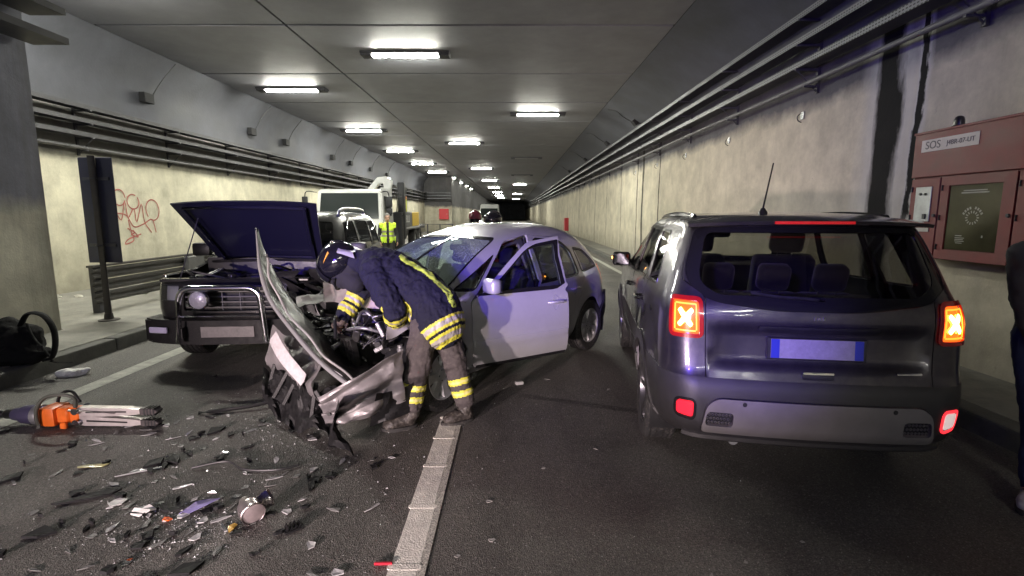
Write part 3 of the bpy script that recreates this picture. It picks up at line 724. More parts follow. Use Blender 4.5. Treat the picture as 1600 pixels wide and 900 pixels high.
def panel(name, cs, outer, holes, m, parent, off=0., skirt=.015, step=.06, xf=None, cap=False, post=None):
    """piece of the body surface bounded by outer minus holes (u,t polygons), with turned-in edges"""
    outer = dens(outer, step * 1.3); holes = [dens(h, step * 1.3) for h in holes]
    vs = []; es = []
    for poly in [outer] + holes:
        b0 = len(vs); vs += [V(p) for p in poly]; k = len(poly); es += [(b0 + i, b0 + (i + 1) % k) for i in range(k)]
    x0 = min(p[0] for p in outer); x1 = max(p[0] for p in outer); y0 = min(p[1] for p in outer); y1 = max(p[1] for p in outer)
    nx = max(2, int((x1 - x0) / step)); ny = max(2, int((y1 - y0) / step)); bd = [tuple(v) for v in vs]
    cell = {}
    for p in bd: cell.setdefault((int(p[0] / step), int(p[1] / step)), []).append(p)
    def near(x, y):
        i, j = int(x / step), int(y / step)
        for a in (i - 1, i, i + 1):
            for b in (j - 1, j, j + 1):
                for p in cell.get((a, b), ()):
                    if (p[0] - x) ** 2 + (p[1] - y) ** 2 < (step * .45) ** 2: return True
        return False
    for i in range(nx + 1):
        for j in range(ny + 1):
            x = x0 + (x1 - x0) * i / nx; y = y0 + (y1 - y0) * j / ny
            if near(x, y) or not inpoly(x, y, outer) or any(inpoly(x, y, h) for h in holes): continue
            vs.append(V((x, y)))
    ov, oe, of = geometry.delaunay_2d_cdt(vs, es, [], 0, 1e-5)[:3]
    faces = []
    for f in of:
        cx = sum(ov[i].x for i in f) / 3; cy_ = sum(ov[i].y for i in f) / 3
        if inpoly(cx, cy_, outer) and not any(inpoly(cx, cy_, h) for h in holes): faces.append(list(f))
    used = sorted({i for f in faces for i in f}); mp = {o: k for k, o in enumerate(used)}
    N = [cs.N(ov[i].x, ov[i].y) for i in used]; P = [cs.P(ov[i].x, ov[i].y) + N[k] * off for k, i in enumerate(used)]
    F = []
    for f in faces:
        f = [mp[i] for i in f]; nn = (P[f[1]] - P[f[0]]).cross(P[f[2]] - P[f[0]])
        if nn.dot(N[f[0]] + N[f[1]] + N[f[2]]) < 0: f.reverse()
        F.append(f)
    cnt = {}
    for f in F:
        for a, b in zip(f, f[1:] + f[:1]): cnt[(a, b)] = 1
    if cap:
        tm = cs.tmax - 1e-4; top = [k for k, i in enumerate(used) if ov[i].y >= tm]; top.sort(key=lambda k: ov[used[k]].x)
        c = sum((P[k] for k in top), V()) / len(top); c.z += .006; ci = len(P); P.append(c); N.append(V((0, 0, 1)))
        for a, b in zip(top, top[1:] + top[:1]):
            if (P[a] - P[b]).length > 1e-6: F.append([b, a, ci]) if (P[a] - P[b]).cross(c - P[b]).z > 0 else F.append([a, b, ci]); cnt[(a, b)] = cnt[(b, a)] = 1
    if skirt:
        for (a, b) in list(cnt):
            if (b, a) in cnt: continue
            ia, ib = len(P), len(P) + 1; sn = (P[b] - P[a]).cross(N[a]).normalized()
            pa, pb = P[a], P[b]
            P += [pa.copy(), pb.copy(), pb - N[b] * skirt, pa - N[a] * skirt]; N += [sn] * 4; F.append([ia + 1, ia, ia + 3, ia + 2])
    if post: P = [post(p) for p in P]
    if xf is not None: P = [xf @ p for p in P]; r3 = xf.to_3x3(); N = [r3 @ n for n in N]
    me = bpy.data.meshes.new(name); me.from_pydata([tuple(p) for p in P], [], F)
    for p in me.polygons: p.use_smooth = True
    me.update()
    if not post: me.normals_split_custom_set_from_vertices([tuple(n) for n in N])
    return ob(name, me, m, parent)
def strip(name, cs, poly, d_in, d_out, m, parent, off=.002, skirt=.006, step=.05, xf=None):
    """ring-shaped trim following a polygon"""
    return panel(name, cs, poff(poly, d_out), [poff(poly, -d_in)], m, parent, off, skirt, step, xf)
def wheel(name, parent, loc, R_, W, rim, spokes, m_rim, lock=0., style='multi', cap_m=None):
    """axle along local y, outer face towards +y if loc.y > 0"""
    sg = 1 if loc[1] >= 0 else -1
    base = Matrix.Translation(V(loc)) @ Matrix.Rotation(lock, 4, 'Z') @ (Matrix.Rotation(R(-90), 4, 'X') if sg > 0 else Matrix.Rotation(R(90), 4, 'X'))
    bm = nb(); lathe(bm, [(0, -W * .3), (rim * .72, -W * .3), (rim * .72, -W * .2), (.06, -W * .12), (.06, W * .2), (0, W * .2)], 24, base); wh = fin(name, bm, mat('brake_disc_iron', (.10, .09, .085), .45, .8), parent, 40)
    bm = nb(); h = W / 2
    prof = [(rim - .01, -h * .85), (rim + .02, -h * .95), (R_ * .93, -h), (R_ * .985, -h * .86)]
    for k in range(5):
        a = -h * .78 + h * 1.56 * k / 4
        prof += [(R_, a - h * .15 * (k > 0)), (R_, a + h * .13 * (k < 4))] + ([(R_ - .008, a + h * .15), (R_ - .008, a + h * .21)] if k < 4 else [])
    prof += [(R_ * .985, h * .86), (R_ * .93, h), (R_ * .86, h * 1.02), (rim + .02, h * .95), (rim - .01, h * .85), (rim - .01, -h * .85)]
    lathe(bm, prof, 44, base); fin('tyre', bm, M_rubber, wh, 35)
    bm = nb(); lathe(bm, [(rim, h * .92), (rim * .985, h * .95), (rim * .93, h * .88), (rim * .90, h * .6), (rim * .88, -h * .7), (rim, -h * .8)], 40, base)
    lathe(bm, [(.065, h * .2), (.07, h * .62), (.06, h * .70), (.03, h * .74), (0, h * .74)], 20, base)
    for k in range(spokes):
        a = 2 * math.pi * k / spokes
        w0, w1 = (.036, .030) if style == 'multi' else (.05, .062)
        if style == 'split': w0, w1 = .028, .02
        offs = (-.10, .10) if style == 'split' else (0,)
        for da in offs:
            m2 = base @ Matrix.Rotation(a + da * .3, 4, 'Z'); poly = [(.045, -w0), (rim * .55, -w0 * .8), (rim * .93, -w1), (rim * .93, w1), (rim * .55, w0 * .8), (.045, w0)]
            z0 = h * .40; bt = [bm.verts.new(m2 @ V((x, y, z0))) for x, y in poly]
            tp = [bm.verts.new(m2 @ V((x, y * .7, h * .66 + .20 * h * (x / rim) ** 2))) for x, y in poly]
            n_ = len(poly); bm.faces.new(tp); bm.faces.new(bt[::-1])
            for i in range(n_): bm.faces.new((bt[i], bt[(i + 1) % n_], tp[(i + 1) % n_], tp[i]))
    fin('rim', bm, m_rim, wh, 35)
    for k in range(5):
        bm = nb(); a = 2 * math.pi * k / 5; lathe(bm, [(.009, h * .6), (.009, h * .72), (0, h * .73)], 6, base @ Matrix.Translation((.045 * math.cos(a), .045 * math.sin(a), 0)))
        fin('wheel_bolt', bm, M_steel_dk, wh, 40)
    return wh
def arch(name, parent, cx, cz, r, y0, y1, m, n=16):
    bm = nb(); pts = [(cx + r * math.cos(R(a)), cz + r * math.sin(R(a))) for a in [-20 + 220 * k / n for k in range(n + 1)]]
    A = [bm.verts.new((x, y0, z)) for x, z in pts]; B = [bm.verts.new((x, y1, z)) for x, z in pts]
    for k in range(n): bm.faces.new((A[k], A[k + 1], B[k + 1], B[k]))
    bm.faces.new([bm.verts.new((x, y1 if abs(y1) < abs(y0) else y0, z)) for x, z in pts])
    return fin(name, bm, m, parent, 40)
def seat(parent, x, y, z, w=.50, hh=.62, m=None, head=True, tilt=14, name='seat', d=1):
    """car seat facing +x*d"""
    rt = Matrix.Rotation(R(-tilt * d), 3, 'Y')
    bm = nb(); box(bm, (x + .22 * d, y, z + .08), (.50, w, .18), bev=.05, seg=3); s_ = fin(name, bm, m, parent, 50)
    bm = nb(); c = V((x - .02 * d, y, z + .14)) + rt @ V((0, 0, hh / 2)); box(bm, c, (.15, w, hh), rt, bev=.055, seg=3); fin('backrest', bm, m, s_, 50)
    if head:
        c = V((x - .02 * d, y, z + .14)) + rt @ V((0.0, 0, hh + .13)); bm = nb(); box(bm, c, (.11, w * .54, .19), rt, bev=.05, seg=3); fin('headrest', bm, m, s_, 50)
        for k in (-.06, .06):
            bm = nb(); p = V((x - .02 * d, y + k, z + .14)); tube(bm, [p + rt @ V((0, 0, hh - .02)), p + rt @ V((0, 0, hh + .08))], .007, 6)
            fin('headrest_stem', bm, M_galv, s_, 50)
    return s_

# ------------------------------------------------------------------ dark grey compact SUV with hazard lights on
def metallic(name, col, rough=.32, flake=.25, coat=1.0, met=.75, dust=.0):
    m, n, l, b = nt_new(name)
    tc = n.new('ShaderNodeTexCoord'); v = n.new('ShaderNodeTexNoise'); v.inputs['Scale'].default_value = 900; l.new(tc.outputs['Object'], v.inputs[0])
    mr = n.new('ShaderNodeMapRange'); mr.inputs[1].default_value = .3; mr.inputs[2].default_value = .7; mr.inputs[3].default_value = 1 - flake; mr.inputs[4].default_value = 1 + flake; l.new(v.outputs[0], mr.inputs[0])
    mx = n.new('ShaderNodeMix'); mx.data_type = 'RGBA'; mx.blend_type = 'MULTIPLY'; mx.inputs[0].default_value = 1; mx.inputs[6].default_value = rgb(col); l.new(mr.outputs[0], mx.inputs[7])
    n2 = n.new('ShaderNodeTexNoise'); n2.inputs['Scale'].default_value = 5; n2.inputs['Detail'].default_value = 9; n2.inputs['Roughness'].default_value = .7; l.new(tc.outputs['Object'], n2.inputs[0])
    r2 = n.new('ShaderNodeMapRange'); r2.inputs[1].default_value = .4; r2.inputs[2].default_value = .75; r2.inputs[3].default_value = 0; r2.inputs[4].default_value = dust; l.new(n2.outputs[0], r2.inputs[0])
    m3 = n.new('ShaderNodeMix'); m3.data_type = 'RGBA'; l.new(r2.outputs[0], m3.inputs[0]); l.new(mx.outputs[2], m3.inputs[6]); m3.inputs[7].default_value = (.2, .185, .16, 1)
    l.new(m3.outputs[2], b.inputs['Base Color']); b.inputs['Metallic'].default_value = met; b.inputs['Roughness'].default_value = rough
    cr = n.new('ShaderNodeMapRange'); cr.inputs[1].default_value = .4; cr.inputs[2].default_value = .8; cr.inputs[3].default_value = .04; cr.inputs[4].default_value = .25; l.new(n2.outputs[0], cr.inputs[0])
    b.inputs['Coat Weight'].default_value = coat; l.new(cr.outputs[0], b.inputs['Coat Roughness'])
    MATS[name] = m; return m
M_greypaint = metallic('dark_grey_metallic_paint', (.046, .043, .056), .36, .3, dust=.28)
M_silver = metallic('silver_metallic_paint', (.44, .44, .455), .34, .10, met=.35, dust=.16)
M_blackpaint = metallic('black_paint', (.012, .012, .014), .3, .2, met=.2, dust=.10)
G_tint = glass('dark_tinted_glass', (.46, .45, .43), .2)
G_side = glass('green_tinted_glass', (.70, .78, .74), .2)
G_clear = glass('clear_lens', (.85, .87, .9), .3)
M_cloth = mat('dark_seat_cloth', (.022, .022, .024), .9, var=.3, vscale=20, bump=.2, bscale=200, sheen=.2)
M_redlens = mat('red_lens', (.45, .01, .012), .12, coat=1, emit=(1, .02, .02), es=.25)

def suv_hazard():
    root = tag(empty('compact_suv', (1.665, 2.66, 0), R(90 - 8.5)), 'dark grey compact SUV standing with its hazard lights flashing', 'car')
    rows = [(.30, .20, 4.05, .76, .25, .2, .4, .3), (.36, .07, 4.14, .84, .26, .22, .4, .3), (.45, .01, 4.2, .872, .26, .22, .4, .3), (.60, 0, 4.22, .885, .25, .22, .4, .3), (.70, .015, 4.22, .888, .24, .20, .4, .3),
            (.76, .045, 4.22, .886, .22, .18, .4, .3), (.95, .07, 4.17, .888, .22, .17, .35, .3), (1.06, .075, 4.0, .882, .22, .17, .3, .3), (1.13, .09, 3.5, .868, .22, .18, .3, .3), (1.20, .125, 2.98, .845, .22, .18, .3, .25),
            (1.35, .20, 2.74, .795, .2, .16, .3, .22), (1.50, .27, 2.45, .742, .2, .16, .3, .2), (1.585, .32, 2.22, .700, .2, .16, .3, .2), (1.625, .38, 2.05, .655, .25, .2, .3, .2), (1.648, .50, 1.85, .57, .3, .25, .3, .2), (1.660, .75, 1.55, .40, .3, .25, .3, .2)]
    cs = CarSurf(rows, .88, 4.2)
    ax_r, ax_f, wr = .88, 3.45, .345
    def disp(u, t, p):
        d = 0.0; au = abs(u); z = p.z
        # bulging shoulders over the wheels
        for ax in (ax_r, ax_f):
            if au > .5:
                q = ((p.x - ax) / .62) ** 2 + ((z - .52) / .50) ** 2
                if q < 1 and abs(p.y) > .5: d += .045 * (1 - q) ** 1.5 * min(1, max(0, (abs(p.y) - .55) / .2))
        if au < .75:       # hollow round the number plate, ledge above it
            k = max(0, 1 - ((au - .0) / .62) ** 8) if au < .62 else 0
            if .78 < z < 1.02: d -= .035 * k * min(1, (z - .78) / .05) * min(1, (1.02 - z) / .05)
        return d
    cs.disp = disp
    zt = 1.62
    # outlines
    rw = rpoly([(-.705, 1.565), (.705, 1.565), (.785, 1.28), (.62, 1.165), (.25, 1.12), (-.25, 1.12), (-.62, 1.165), (-.785, 1.28)], [.05, .05, .10, .1, .1, .1, .1, .10])
    rear_win = cs.rear(rw)
    tl = {s: cs.rear(rpoly([(s * .655, .945), (s * .87, .945), (s * .885, 1.165), (s * .665, 1.165)], .035)) for s in (1, -1)}
    gate = cs.rear(rpoly([(-.635, .70), (.635, .70), (.64, .92), (.645, 1.185), (.815, 1.27), (.73, 1.60), (-.73, 1.60), (-.815, 1.27), (-.645, 1.185), (-.64, .92)], .03))
    sidew = [rpoly([(.62, 1.19), (1.12, 1.17), (1.16, 1.53), (.80, 1.53)], .04), rpoly([(1.17, 1.17), (1.92, 1.14), (1.92, 1.545), (1.21, 1.535)], .04), rpoly([(1.99, 1.135), (2.86, 1.13), (2.40, 1.52), (1.99, 1.545)], .04)]
    doors = [rpoly([(1.12, .42), (1.95, .42), (1.95, 1.575), (1.2, 1.57), (.98, 1.15), (1.25, .95)], .06), rpoly([(1.97, .42), (2.95, .42), (2.98, 1.10), (2.52, 1.50), (2.3, 1.575), (1.97, 1.575)], .06)]
    U = cs.U; holes = [gate] + [tl[1], tl[-1]]
    for s in (1, -1):
        holes += [cs.side(d, s) for d in doors] + [cs.side(sidew[0], s)]
        holes += [cs.side([(ax + .395 * math.cos(R(a)), .345 + .395 * math.sin(R(a))) for a in range(0, 360, 12)], s) for ax in (ax_r, ax_f)]
    ws = cs.front(rpoly([(-.66, 1.19), (.66, 1.19), (.60, 1.56), (-.60, 1.56)], .06)); ws2 = [(u if u < U else u, t) for u, t in ws]
    # windscreen straddles the front seam: one hole per half
    wl = cs.front(rpoly([(.0, 1.20), (.72, 1.20), (.60, 1.56), (.0, 1.56)], [.0, .06, .06, 0]), 1); wr_ = [(-u, t) for u, t in wl]
    holes += [wl, wr_]
    zb = cs.t_of(.72)
    body = panel('body', cs, [(-U, zb), (U, zb), (U, cs.tmax), (-U, cs.tmax)], holes, M_greypaint, root, 0, .02, .055, cap=True)
    # dark lower bumper and sill cladding
    holes2 = []
    for s in (1, -1):
        holes2 += [cs.side([(ax + .395 * math.cos(R(a)), .345 + .395 * math.sin(R(a))) for a in range(0, 360, 12)], s) for ax in (ax_r, ax_f)]
    M_clad = mat('charcoal_bumper_plastic', (.024, .023, .024), .5, var=.2, vscale=6, bump=.1, bscale=200)
    skid = cs.rear(rpoly([(-.66, .395), (.66, .395), (.63, .565), (.57, .615), (-.57, .615), (-.63, .565)], .05))
    fogs = {s: cs.rear(rpoly([(s * .705, .475), (s * .84, .485), (s * .84, .575), (s * .705, .58)], .03)) for s in (1, -1)}
    cl = panel('lower_bumper', cs, [(-U, 0), (U, 0), (U, zb), (-U, zb)], holes2 + [skid, fogs[1], fogs[-1]], M_clad, root, .004, .02, .06)
    sk = panel('skid_plate', cs, poff(skid, -.006), [cs.rear(rpoly([(s * .47, .445), (s * .63, .445), (s * .62, .53), (s * .47, .53)], .025)) for s in (1, -1)], mat('satin_grey_skid', (.19, .18, .175), .45, .3, var=.15, vscale=5), root, .018, .03, .05)
    for s in (1, -1):
        vent = rpoly([(s * .475, .45), (s * .625, .45), (s * .615, .525), (s * .475, .525)], .02); panel('vent_mesh', cs, cs.rear(vent), [], M_black, sk, .0, .0, .03)
        bm = nb()
        for i in range(7):
            for j in range(3):
                y, z = s * (.487 + i * .02 + (j % 2) * .01), .463 + j * .024; t = cs.t_of(z); u = y / cs.row(t)[3] * .88; p = cs.P(u, t) + cs.N(u, t) * .006; lathe(bm, [(.009, 0), (.006, .005), (.005, -.004)], 6, axis_mat(p, cs.N(u, t)))
        fin('vent_grid', bm, mat('grey_plastic_mesh', (.12, .115, .11), .5), sk)
        fl = panel('fog_lamp', cs, poff(fogs[s], -.006), [], M_redlens if s > 0 else mat('lit_reverse_lamp', (.7, .7, .7), .2, emit=(1, .75, .7), es=.15), root, .006, .02, .03)
        if s > 0: fl.data.materials.clear(); fl.data.materials.append(mat('lit_red_fog_lens', (.5, .01, .02), .15, emit=(1, .015, .03), es=.5))
        strip('fog_bezel', cs, fogs[s], -.001, .016, mat('glowing_reflector_rim', (.5, .02, .03), .3, emit=(1, .03, .04), es=.5) if s < 0 else M_blackgl, fl, .008, .006, .03)  # red rim given a glow though no lamp lights it
    # skid plate lower lip
    bm = nb(); pts = []
    for k in range(25):
        y = -.78 + 1.56 * k / 24; t = cs.t_of(.36); u = y / cs.row(t)[3] * .88; p = cs.P(u, t); pts.append(p + V((-.012, 0, -.01)))
    tube(bm, pts, .022, 6, side=(0, 0, 1), flat=.7); fin('bumper_lip', bm, M_clad, cl, 50)
    # bumper ledge shadow gap
    # tailgate
    gl = [rear_win]
    M_bk = M_blackgl
    tg = panel('tailgate', cs, poff(gate, -.005), [poff(rear_win, .012)], M_greypaint, root, 0, .02, .05)
    panel('rear_window', cs, poff(rear_win, .010), [cs.rear(rpoly([(-.63, 1.545), (.63, 1.545), (.68, 1.27), (.57, 1.19), (-.57, 1.19), (-.68, 1.27)], .06))], M_blackgl, tg, -.003, .01, .05)
    panel('window_glass', cs, cs.rear(rpoly([(-.64, 1.555), (.64, 1.555), (.69, 1.26), (.58, 1.18), (-.58, 1.18), (-.69, 1.26)], .06)), [], G_tint, tg, -.006, 0, .06)
    bm = nb(); w = [(0, 1.135, .02), (.04, 1.15, .035), (.35, 1.175, .012)]
    pts = [cs.P(y / cs.row(cs.t_of(z))[3] * .88, cs.t_of(z)) + cs.N(y / cs.row(cs.t_of(z))[3] * .88, cs.t_of(z)) * o_ for y, z, o_ in [(-.02, 1.165, .02), (.1, 1.172, .03), (.22, 1.18, .02), (.38, 1.20, .015)]]
    tube(bm, bez(pts, 12), .009, 6); fin('rear_wiper', bm, M_black, tg, 50)
    # number plate
    pt = cs.t_of(.90); pp = cs.P(0, pt); nn = cs.N(0, pt)
    mp = axis_mat(pp + nn * .014, nn)
    bm = nb(); box(bm, (0, 0, 0), (.54, .012, .125), bev=.004); xf = Matrix.Translation(pp + nn * .012) @ Matrix.Rotation(R(90), 4, 'Z') @ Matrix.Rotation(math.asin(max(-1, min(1, nn.z))), 4, 'X')
    pl_ = fin('number_plate', bm, M_black, tg, xf=xf)
    bm = nb(); box(bm, (0, .0075, 0), (.50, .003, .108)); fin('plate_face', bm, mat('plate_white', (.27, .26, .28), .5, var=.2, vscale=30), pl_, xf=xf)
    for s in (1, -1): bm = nb(); box(bm, (s * .226, .0095, 0), (.046, .002, .107)); fin('plate_band', bm, mat('plate_blue', (.02, .035, .30), .4), pl_, xf=xf)
    # light bar above plate, handle pad, emblem, badge
    def patch(name, poly, m, off, par, st=.03): return panel(name, cs, cs.rear(poly), [], m, par, off, .012, st)
    patch('plate_light_bar', rrect(-.34, .995, .34, 1.025, .012), M_black, .012, tg)
    patch('gate_handle', rrect(-.09, .735, .09, .775, .015), M_black, .004, tg)
    patch('handle_lip', rrect(-.085, .765, .085, .776, .004), M_chrome, .016, tg)
    bm = nb()
    for k in range(4): tpp = cs.t_of(1.075); u = (.024 - .016 * k); p = cs.P(u, tpp) + cs.N(u, tpp) * .002; box(bm, p, (.004, .010, .018 if k % 3 == 0 else .012))
    fin('maker_emblem', bm, M_chrome, tg)
    patch('trim_badge', rrect(-.58, .775, -.44, .788, .005), M_chrome, .003, tg)
    patch('bumper_sensor', rrect(.40, .575, .425, .60, .012), M_black, .020, sk); patch('bumper_sensor', rrect(-.425, .575, -.40, .60, .012), M_black, .020, sk)
    # tail lamps with the lit amber X
    M_lamp = mat('lit_tail_lens', (.6, .03, .01), .2, coat=.6, emit=(1, .11, .008), es=.6)
    M_x = mat('lit_amber_indicator', (1, .5, .1), .3, emit=(1, .50, .07), es=8)
    for s in (1, -1):
        tz = panel('tail_lamp', cs, poff(tl[s], -.004), [], M_lamp, root, -.002, .03, .03)
        strip('lamp_bezel', cs, poff(tl[s], -.006), .012, .012, mat('red_lens_rim', (.35, .01, .01), .2, coat=.8), tz, .016, .012, .03)
        strip('lamp_ring', cs, poff(tl[s], -.034), .004, .004, mat('lit_orange_ring', (.9, .35, .05), .3, emit=(1, .25, .02), es=.7), tz, .010, .004, .03)
        for q in (1, -1):
            cy_, cz = s * .768, 1.055
            poly = rpoly([(cy_ - .056, cz - q * .038), (cy_ - .038, cz - q * .056), (cy_ + .012, cz - q * .012), (cy_ + .056, cz + q * .038), (cy_ + .038, cz + q * .056), (cy_ - .012, cz + q * .012)], .008, 3)
            panel('lit_cross_bar', cs, cs.rear(poly, .02), [], M_x, tz, .006 + .002 * (q > 0), .004, .02)
    # roof spoiler with brake light
    sp = [(-.70 + 1.4 * k / 20) for k in range(21)]
    bm = nb(); up = []; lo = []
    for y in sp:
        e = (abs(y) / .70) ** 3; x = .235 + .07 * (y / .7) ** 2 + .03 * e
        up.append([(x + .30, y * .96, 1.648 - .035 * e), (x + .12, y, 1.643 - .035 * e), (x, y, 1.612 - .02 * e), (x + .008, y, 1.592 - .02 * e), (x + .11, y * .985, 1.572)])
    rows_ = [[bm.verts.new(p) for p in r] for r in up]
    for a, b2 in zip(rows_, rows_[1:]):
        for k in range(4): bm.faces.new((a[k], a[k + 1], b2[k + 1], b2[k]))
    bm.faces.new(rows_[0]); bm.faces.new(rows_[-1][::-1]); spo = fin('roof_spoiler', bm, M_greypaint, root, 40)
    bm = nb()
    for y0 in [-.22 + .04 * k for k in range(11)]:
        x = .235 + .07 * (y0 / .7) ** 2; box(bm, (x + .0, y0 + .02, 1.602), (.012, .0401, .016))
    fin('brake_light', bm, mat('high_brake_lens', (.42, .01, .015), .25, emit=(1, .02, .03), es=.08), spo)
    # side glass, doors, handles, mirrors, roof rails
    for s in (1, -1):
        for i, d in enumerate(doors):
            dd = panel('rear_door' if i == 0 else 'front_door', cs, poff(cs.side(d, s), -.005), [cs.side(sidew[i + 1], s)], M_greypaint, root, 0, .02, .055)
            panel('door_window', cs, poff(cs.side(sidew[i + 1], s), .004), [], G_tint, dd, -.010, 0, .07)
            strip('window_trim', cs, cs.side(sidew[i + 1], s), .012, .014, M_blackgl, dd, .003, .006, .06)
            hx = (1.30, 2.13)[i]; p = cs.P(*cs.side([(hx, .985)], s)[0]); n_ = cs.N(*cs.side([(hx, .985)], s)[0])
            bm = nb(); tube(bm, [p + n_ * .008 + V((-.10, 0, 0)), p + n_ * .04 + V((-.075, 0, .004)), p + n_ * .042 + V((.075, 0, .004)), p + n_ * .008 + V((.10, 0, 0))], .013, 8); fin('door_handle', bm, M_greypaint, dd, 50)
            panel('door_cladding', cs, cs.side(rpoly([(1.13 + .86 * i, .42), (1.94 + .98 * i, .42), (1.94 + .98 * i, .56), (1.13 + .86 * i, .56)], .01), s), [], M_clad, dd, .012, .012, .07)
        q = panel('quarter_window', cs, poff(cs.side(sidew[0], s), -.002), [], G_tint, root, -.006, 0, .06)
        strip('window_trim', cs, cs.side(sidew[0], s), .008, .012, M_chrome, q, .004, .006, .05)
        # arch cladding
        for ax in (ax_r, ax_f):
            arcp = [(ax + .455 * math.cos(R(a)), .345 + .455 * math.sin(R(a))) for a in range(-8, 189, 8)]; arci = [(ax + .385 * math.cos(R(a)), .345 + .385 * math.sin(R(a))) for a in range(188, -9, -8)]
            panel('arch_cladding', cs, cs.side(arcp + arci, s), [], M_clad, root, .016, .03, .05)
            arch('arch_liner', root, ax, .345, .40, s * .87, s * .52, M_black)
        p = cs.P(*cs.side([(2.72, 1.12)], s)[0])
        bm = nb(); box(bm, p + V((.05, s * .085, .05)), (.14, .20, .15), bev=.045, seg=3); mi = fin('door_mirror', bm, M_blackgl, root, 50)
        bm = nb(); box(bm, p + V((-.022, s * .09, .05)), (.006, .16, .115), bev=.002); fin('mirror_glass', bm, mat('dark_reflection_mirror', (.12, .12, .14), .05, 1.0), mi)  # glass darkened to stand in for a dark reflection
        bm = nb(); tube(bm, [p, p + V((.04, s * .08, .02))], .03, 8); fin('mirror_arm', bm, M_black, mi, 50)
        bm = nb(); box(bm, p + V((.05, s * .187, .06)), (.05, .008, .02)); fin('mirror_indicator', bm, mat('lit_mirror_indicator', (1, .4, .1), .3, emit=(1, .3, .04), es=6), mi)
        bm = nb(); tube(bm, bez([(.62, s * .60, 1.61), (.70, s * .60, 1.64), (1.3, s * .605, 1.655), (2.0, s * .60, 1.63), (2.1, s * .60, 1.60)], 24), .016, 6); fin('roof_rail', bm, M_blackgl, root, 50)
    # windscreen, wheels, floor, seats, antenna
    Gw = glass('clear_windscreen', (.88, .92, .90), .1); panel('windscreen', cs, poff(wl, .004), [], Gw, root, -.01, 0, .08); panel('windscreen', cs, poff(wr_, .004), [], Gw, root, -.01, 0, .08)
    for s in (1, -1):
        for ax in (ax_r, ax_f): wheel('wheel', root, (ax, s * .775, .345), .345, .225, .235, 5, mat('dark_alloy', (.12, .12, .125), .3, .8), style='split')
    bm = nb(); box(bm, (2.05, 0, .36), (3.7, 1.2, .06)); box(bm, (.48, 0, .52), (.75, 1.42, .28), bev=.05); box(bm, (3.5, 0, .8), (1.0, 1.2, .5)); fin('underbody', bm, M_black, root)
    bm = nb(); tube(bm, bez([(.10, .42, .33), (.35, .42, .33), (.8, .40, .36)], 8), .032, 10); fin('exhaust', bm, M_galv, root, 50)
    for y in (-.38, 0.0, .38): seat(root, 1.05, y, .46, .40, .52, M_cloth, True, 18, 'rear_seat')
    for y in (-.37, .37): seat(root, 1.85, y, .55, .50, .64, M_cloth, True, 16, 'front_seat')
    bm = nb(); box(bm, (2.85, 0, 1.0), (.5, 1.45, .3), bev=.08, seg=2); fin('dashboard', bm, M_black, root, 50)
    bm = nb(); tube(bm, [(2.42 + .06 * math.sin(R(a)) * -1, .37 + .18 * math.cos(R(a)), 1.07 + .17 * math.sin(R(a))) for a in range(0, 360, 20)], .016, 6, closed=True); fin('steering_wheel', bm, M_black, root, 50)
    bm = nb(); box(bm, (2.38, 0, 1.46), (.05, .22, .07), bev=.02); fin('inner_mirror', bm, M_black, root, 50)
    bm = nb(); box(bm, (.62, 0, 1.08), (.62, 1.34, .03)); fin('parcel_shelf', bm, M_black, root)
    an = V((.62, .17, 1.655)); bm = nb(); lathe(bm, [(.032, -.01), (.028, .012), (.012, .035), (0, .036)], 12, Matrix.Translation(an)); tube(bm, [an + V((0, 0, .03)), an + V((-.10, -.012, .31))], [.0065, .0045], 6); fin('antenna', bm, M_black, root, 50)
    root.scale = (1, .95, .982)
    return root
suv_hazard()
# ------------------------------------------------------------------ wrecked silver compact car
def place(loc, rz): return Matrix.Translation(V(loc)) @ Matrix.Rotation(rz, 4, 'Z')
def wsheet(name, fn, nu, nv, m, parent, inv, amp=.0, f=5., seed=0, th=.004, smooth=25):
    """crumpled sheet metal given in world space by fn(u,v)"""
    bm = nb()
    def g_(u, v):
        p = V(fn(u, v)); return p + crumple(p, amp, f, seed) if amp else p
    grid(bm, g_, nu, nv); thick(bm, th); return fin(name, bm, m, parent, smooth, xf=inv)
def lerp4(a, b, c, d):
    a, b, c, d = V(a), V(b), V(c), V(d)
    return lambda u, v: (a * (1 - u) + b * u) * (1 - v) + (d * (1 - u) + c * u) * v
M_engine = mat('oily_engine_metal', (.07, .068, .065), .42, .7, var=.6, vscale=12, bump=.3, bscale=60)
M_alu_cast = mat('cast_aluminium', (.32, .32, .32), .45, .8, var=.45, vscale=16, bump=.35, bscale=70)
M_innersilver = mat('inner_silver_panel', (.33, .32, .32), .5, .3, var=.35, vscale=7, dust=.3)
M_hose = mat('engine_hose_rubber', (.012, .012, .013), .45)
M_torn = mat('scuffed_black_plastic', (.009, .009, .010), .6, var=.5, vscale=18, dust=.05, spec=.25)
M_scuff = mat('scuffed_silver_panel', (.24, .225, .23), .45, .4, var=.2, vscale=9, bump=.15, bscale=60, dust=.12)

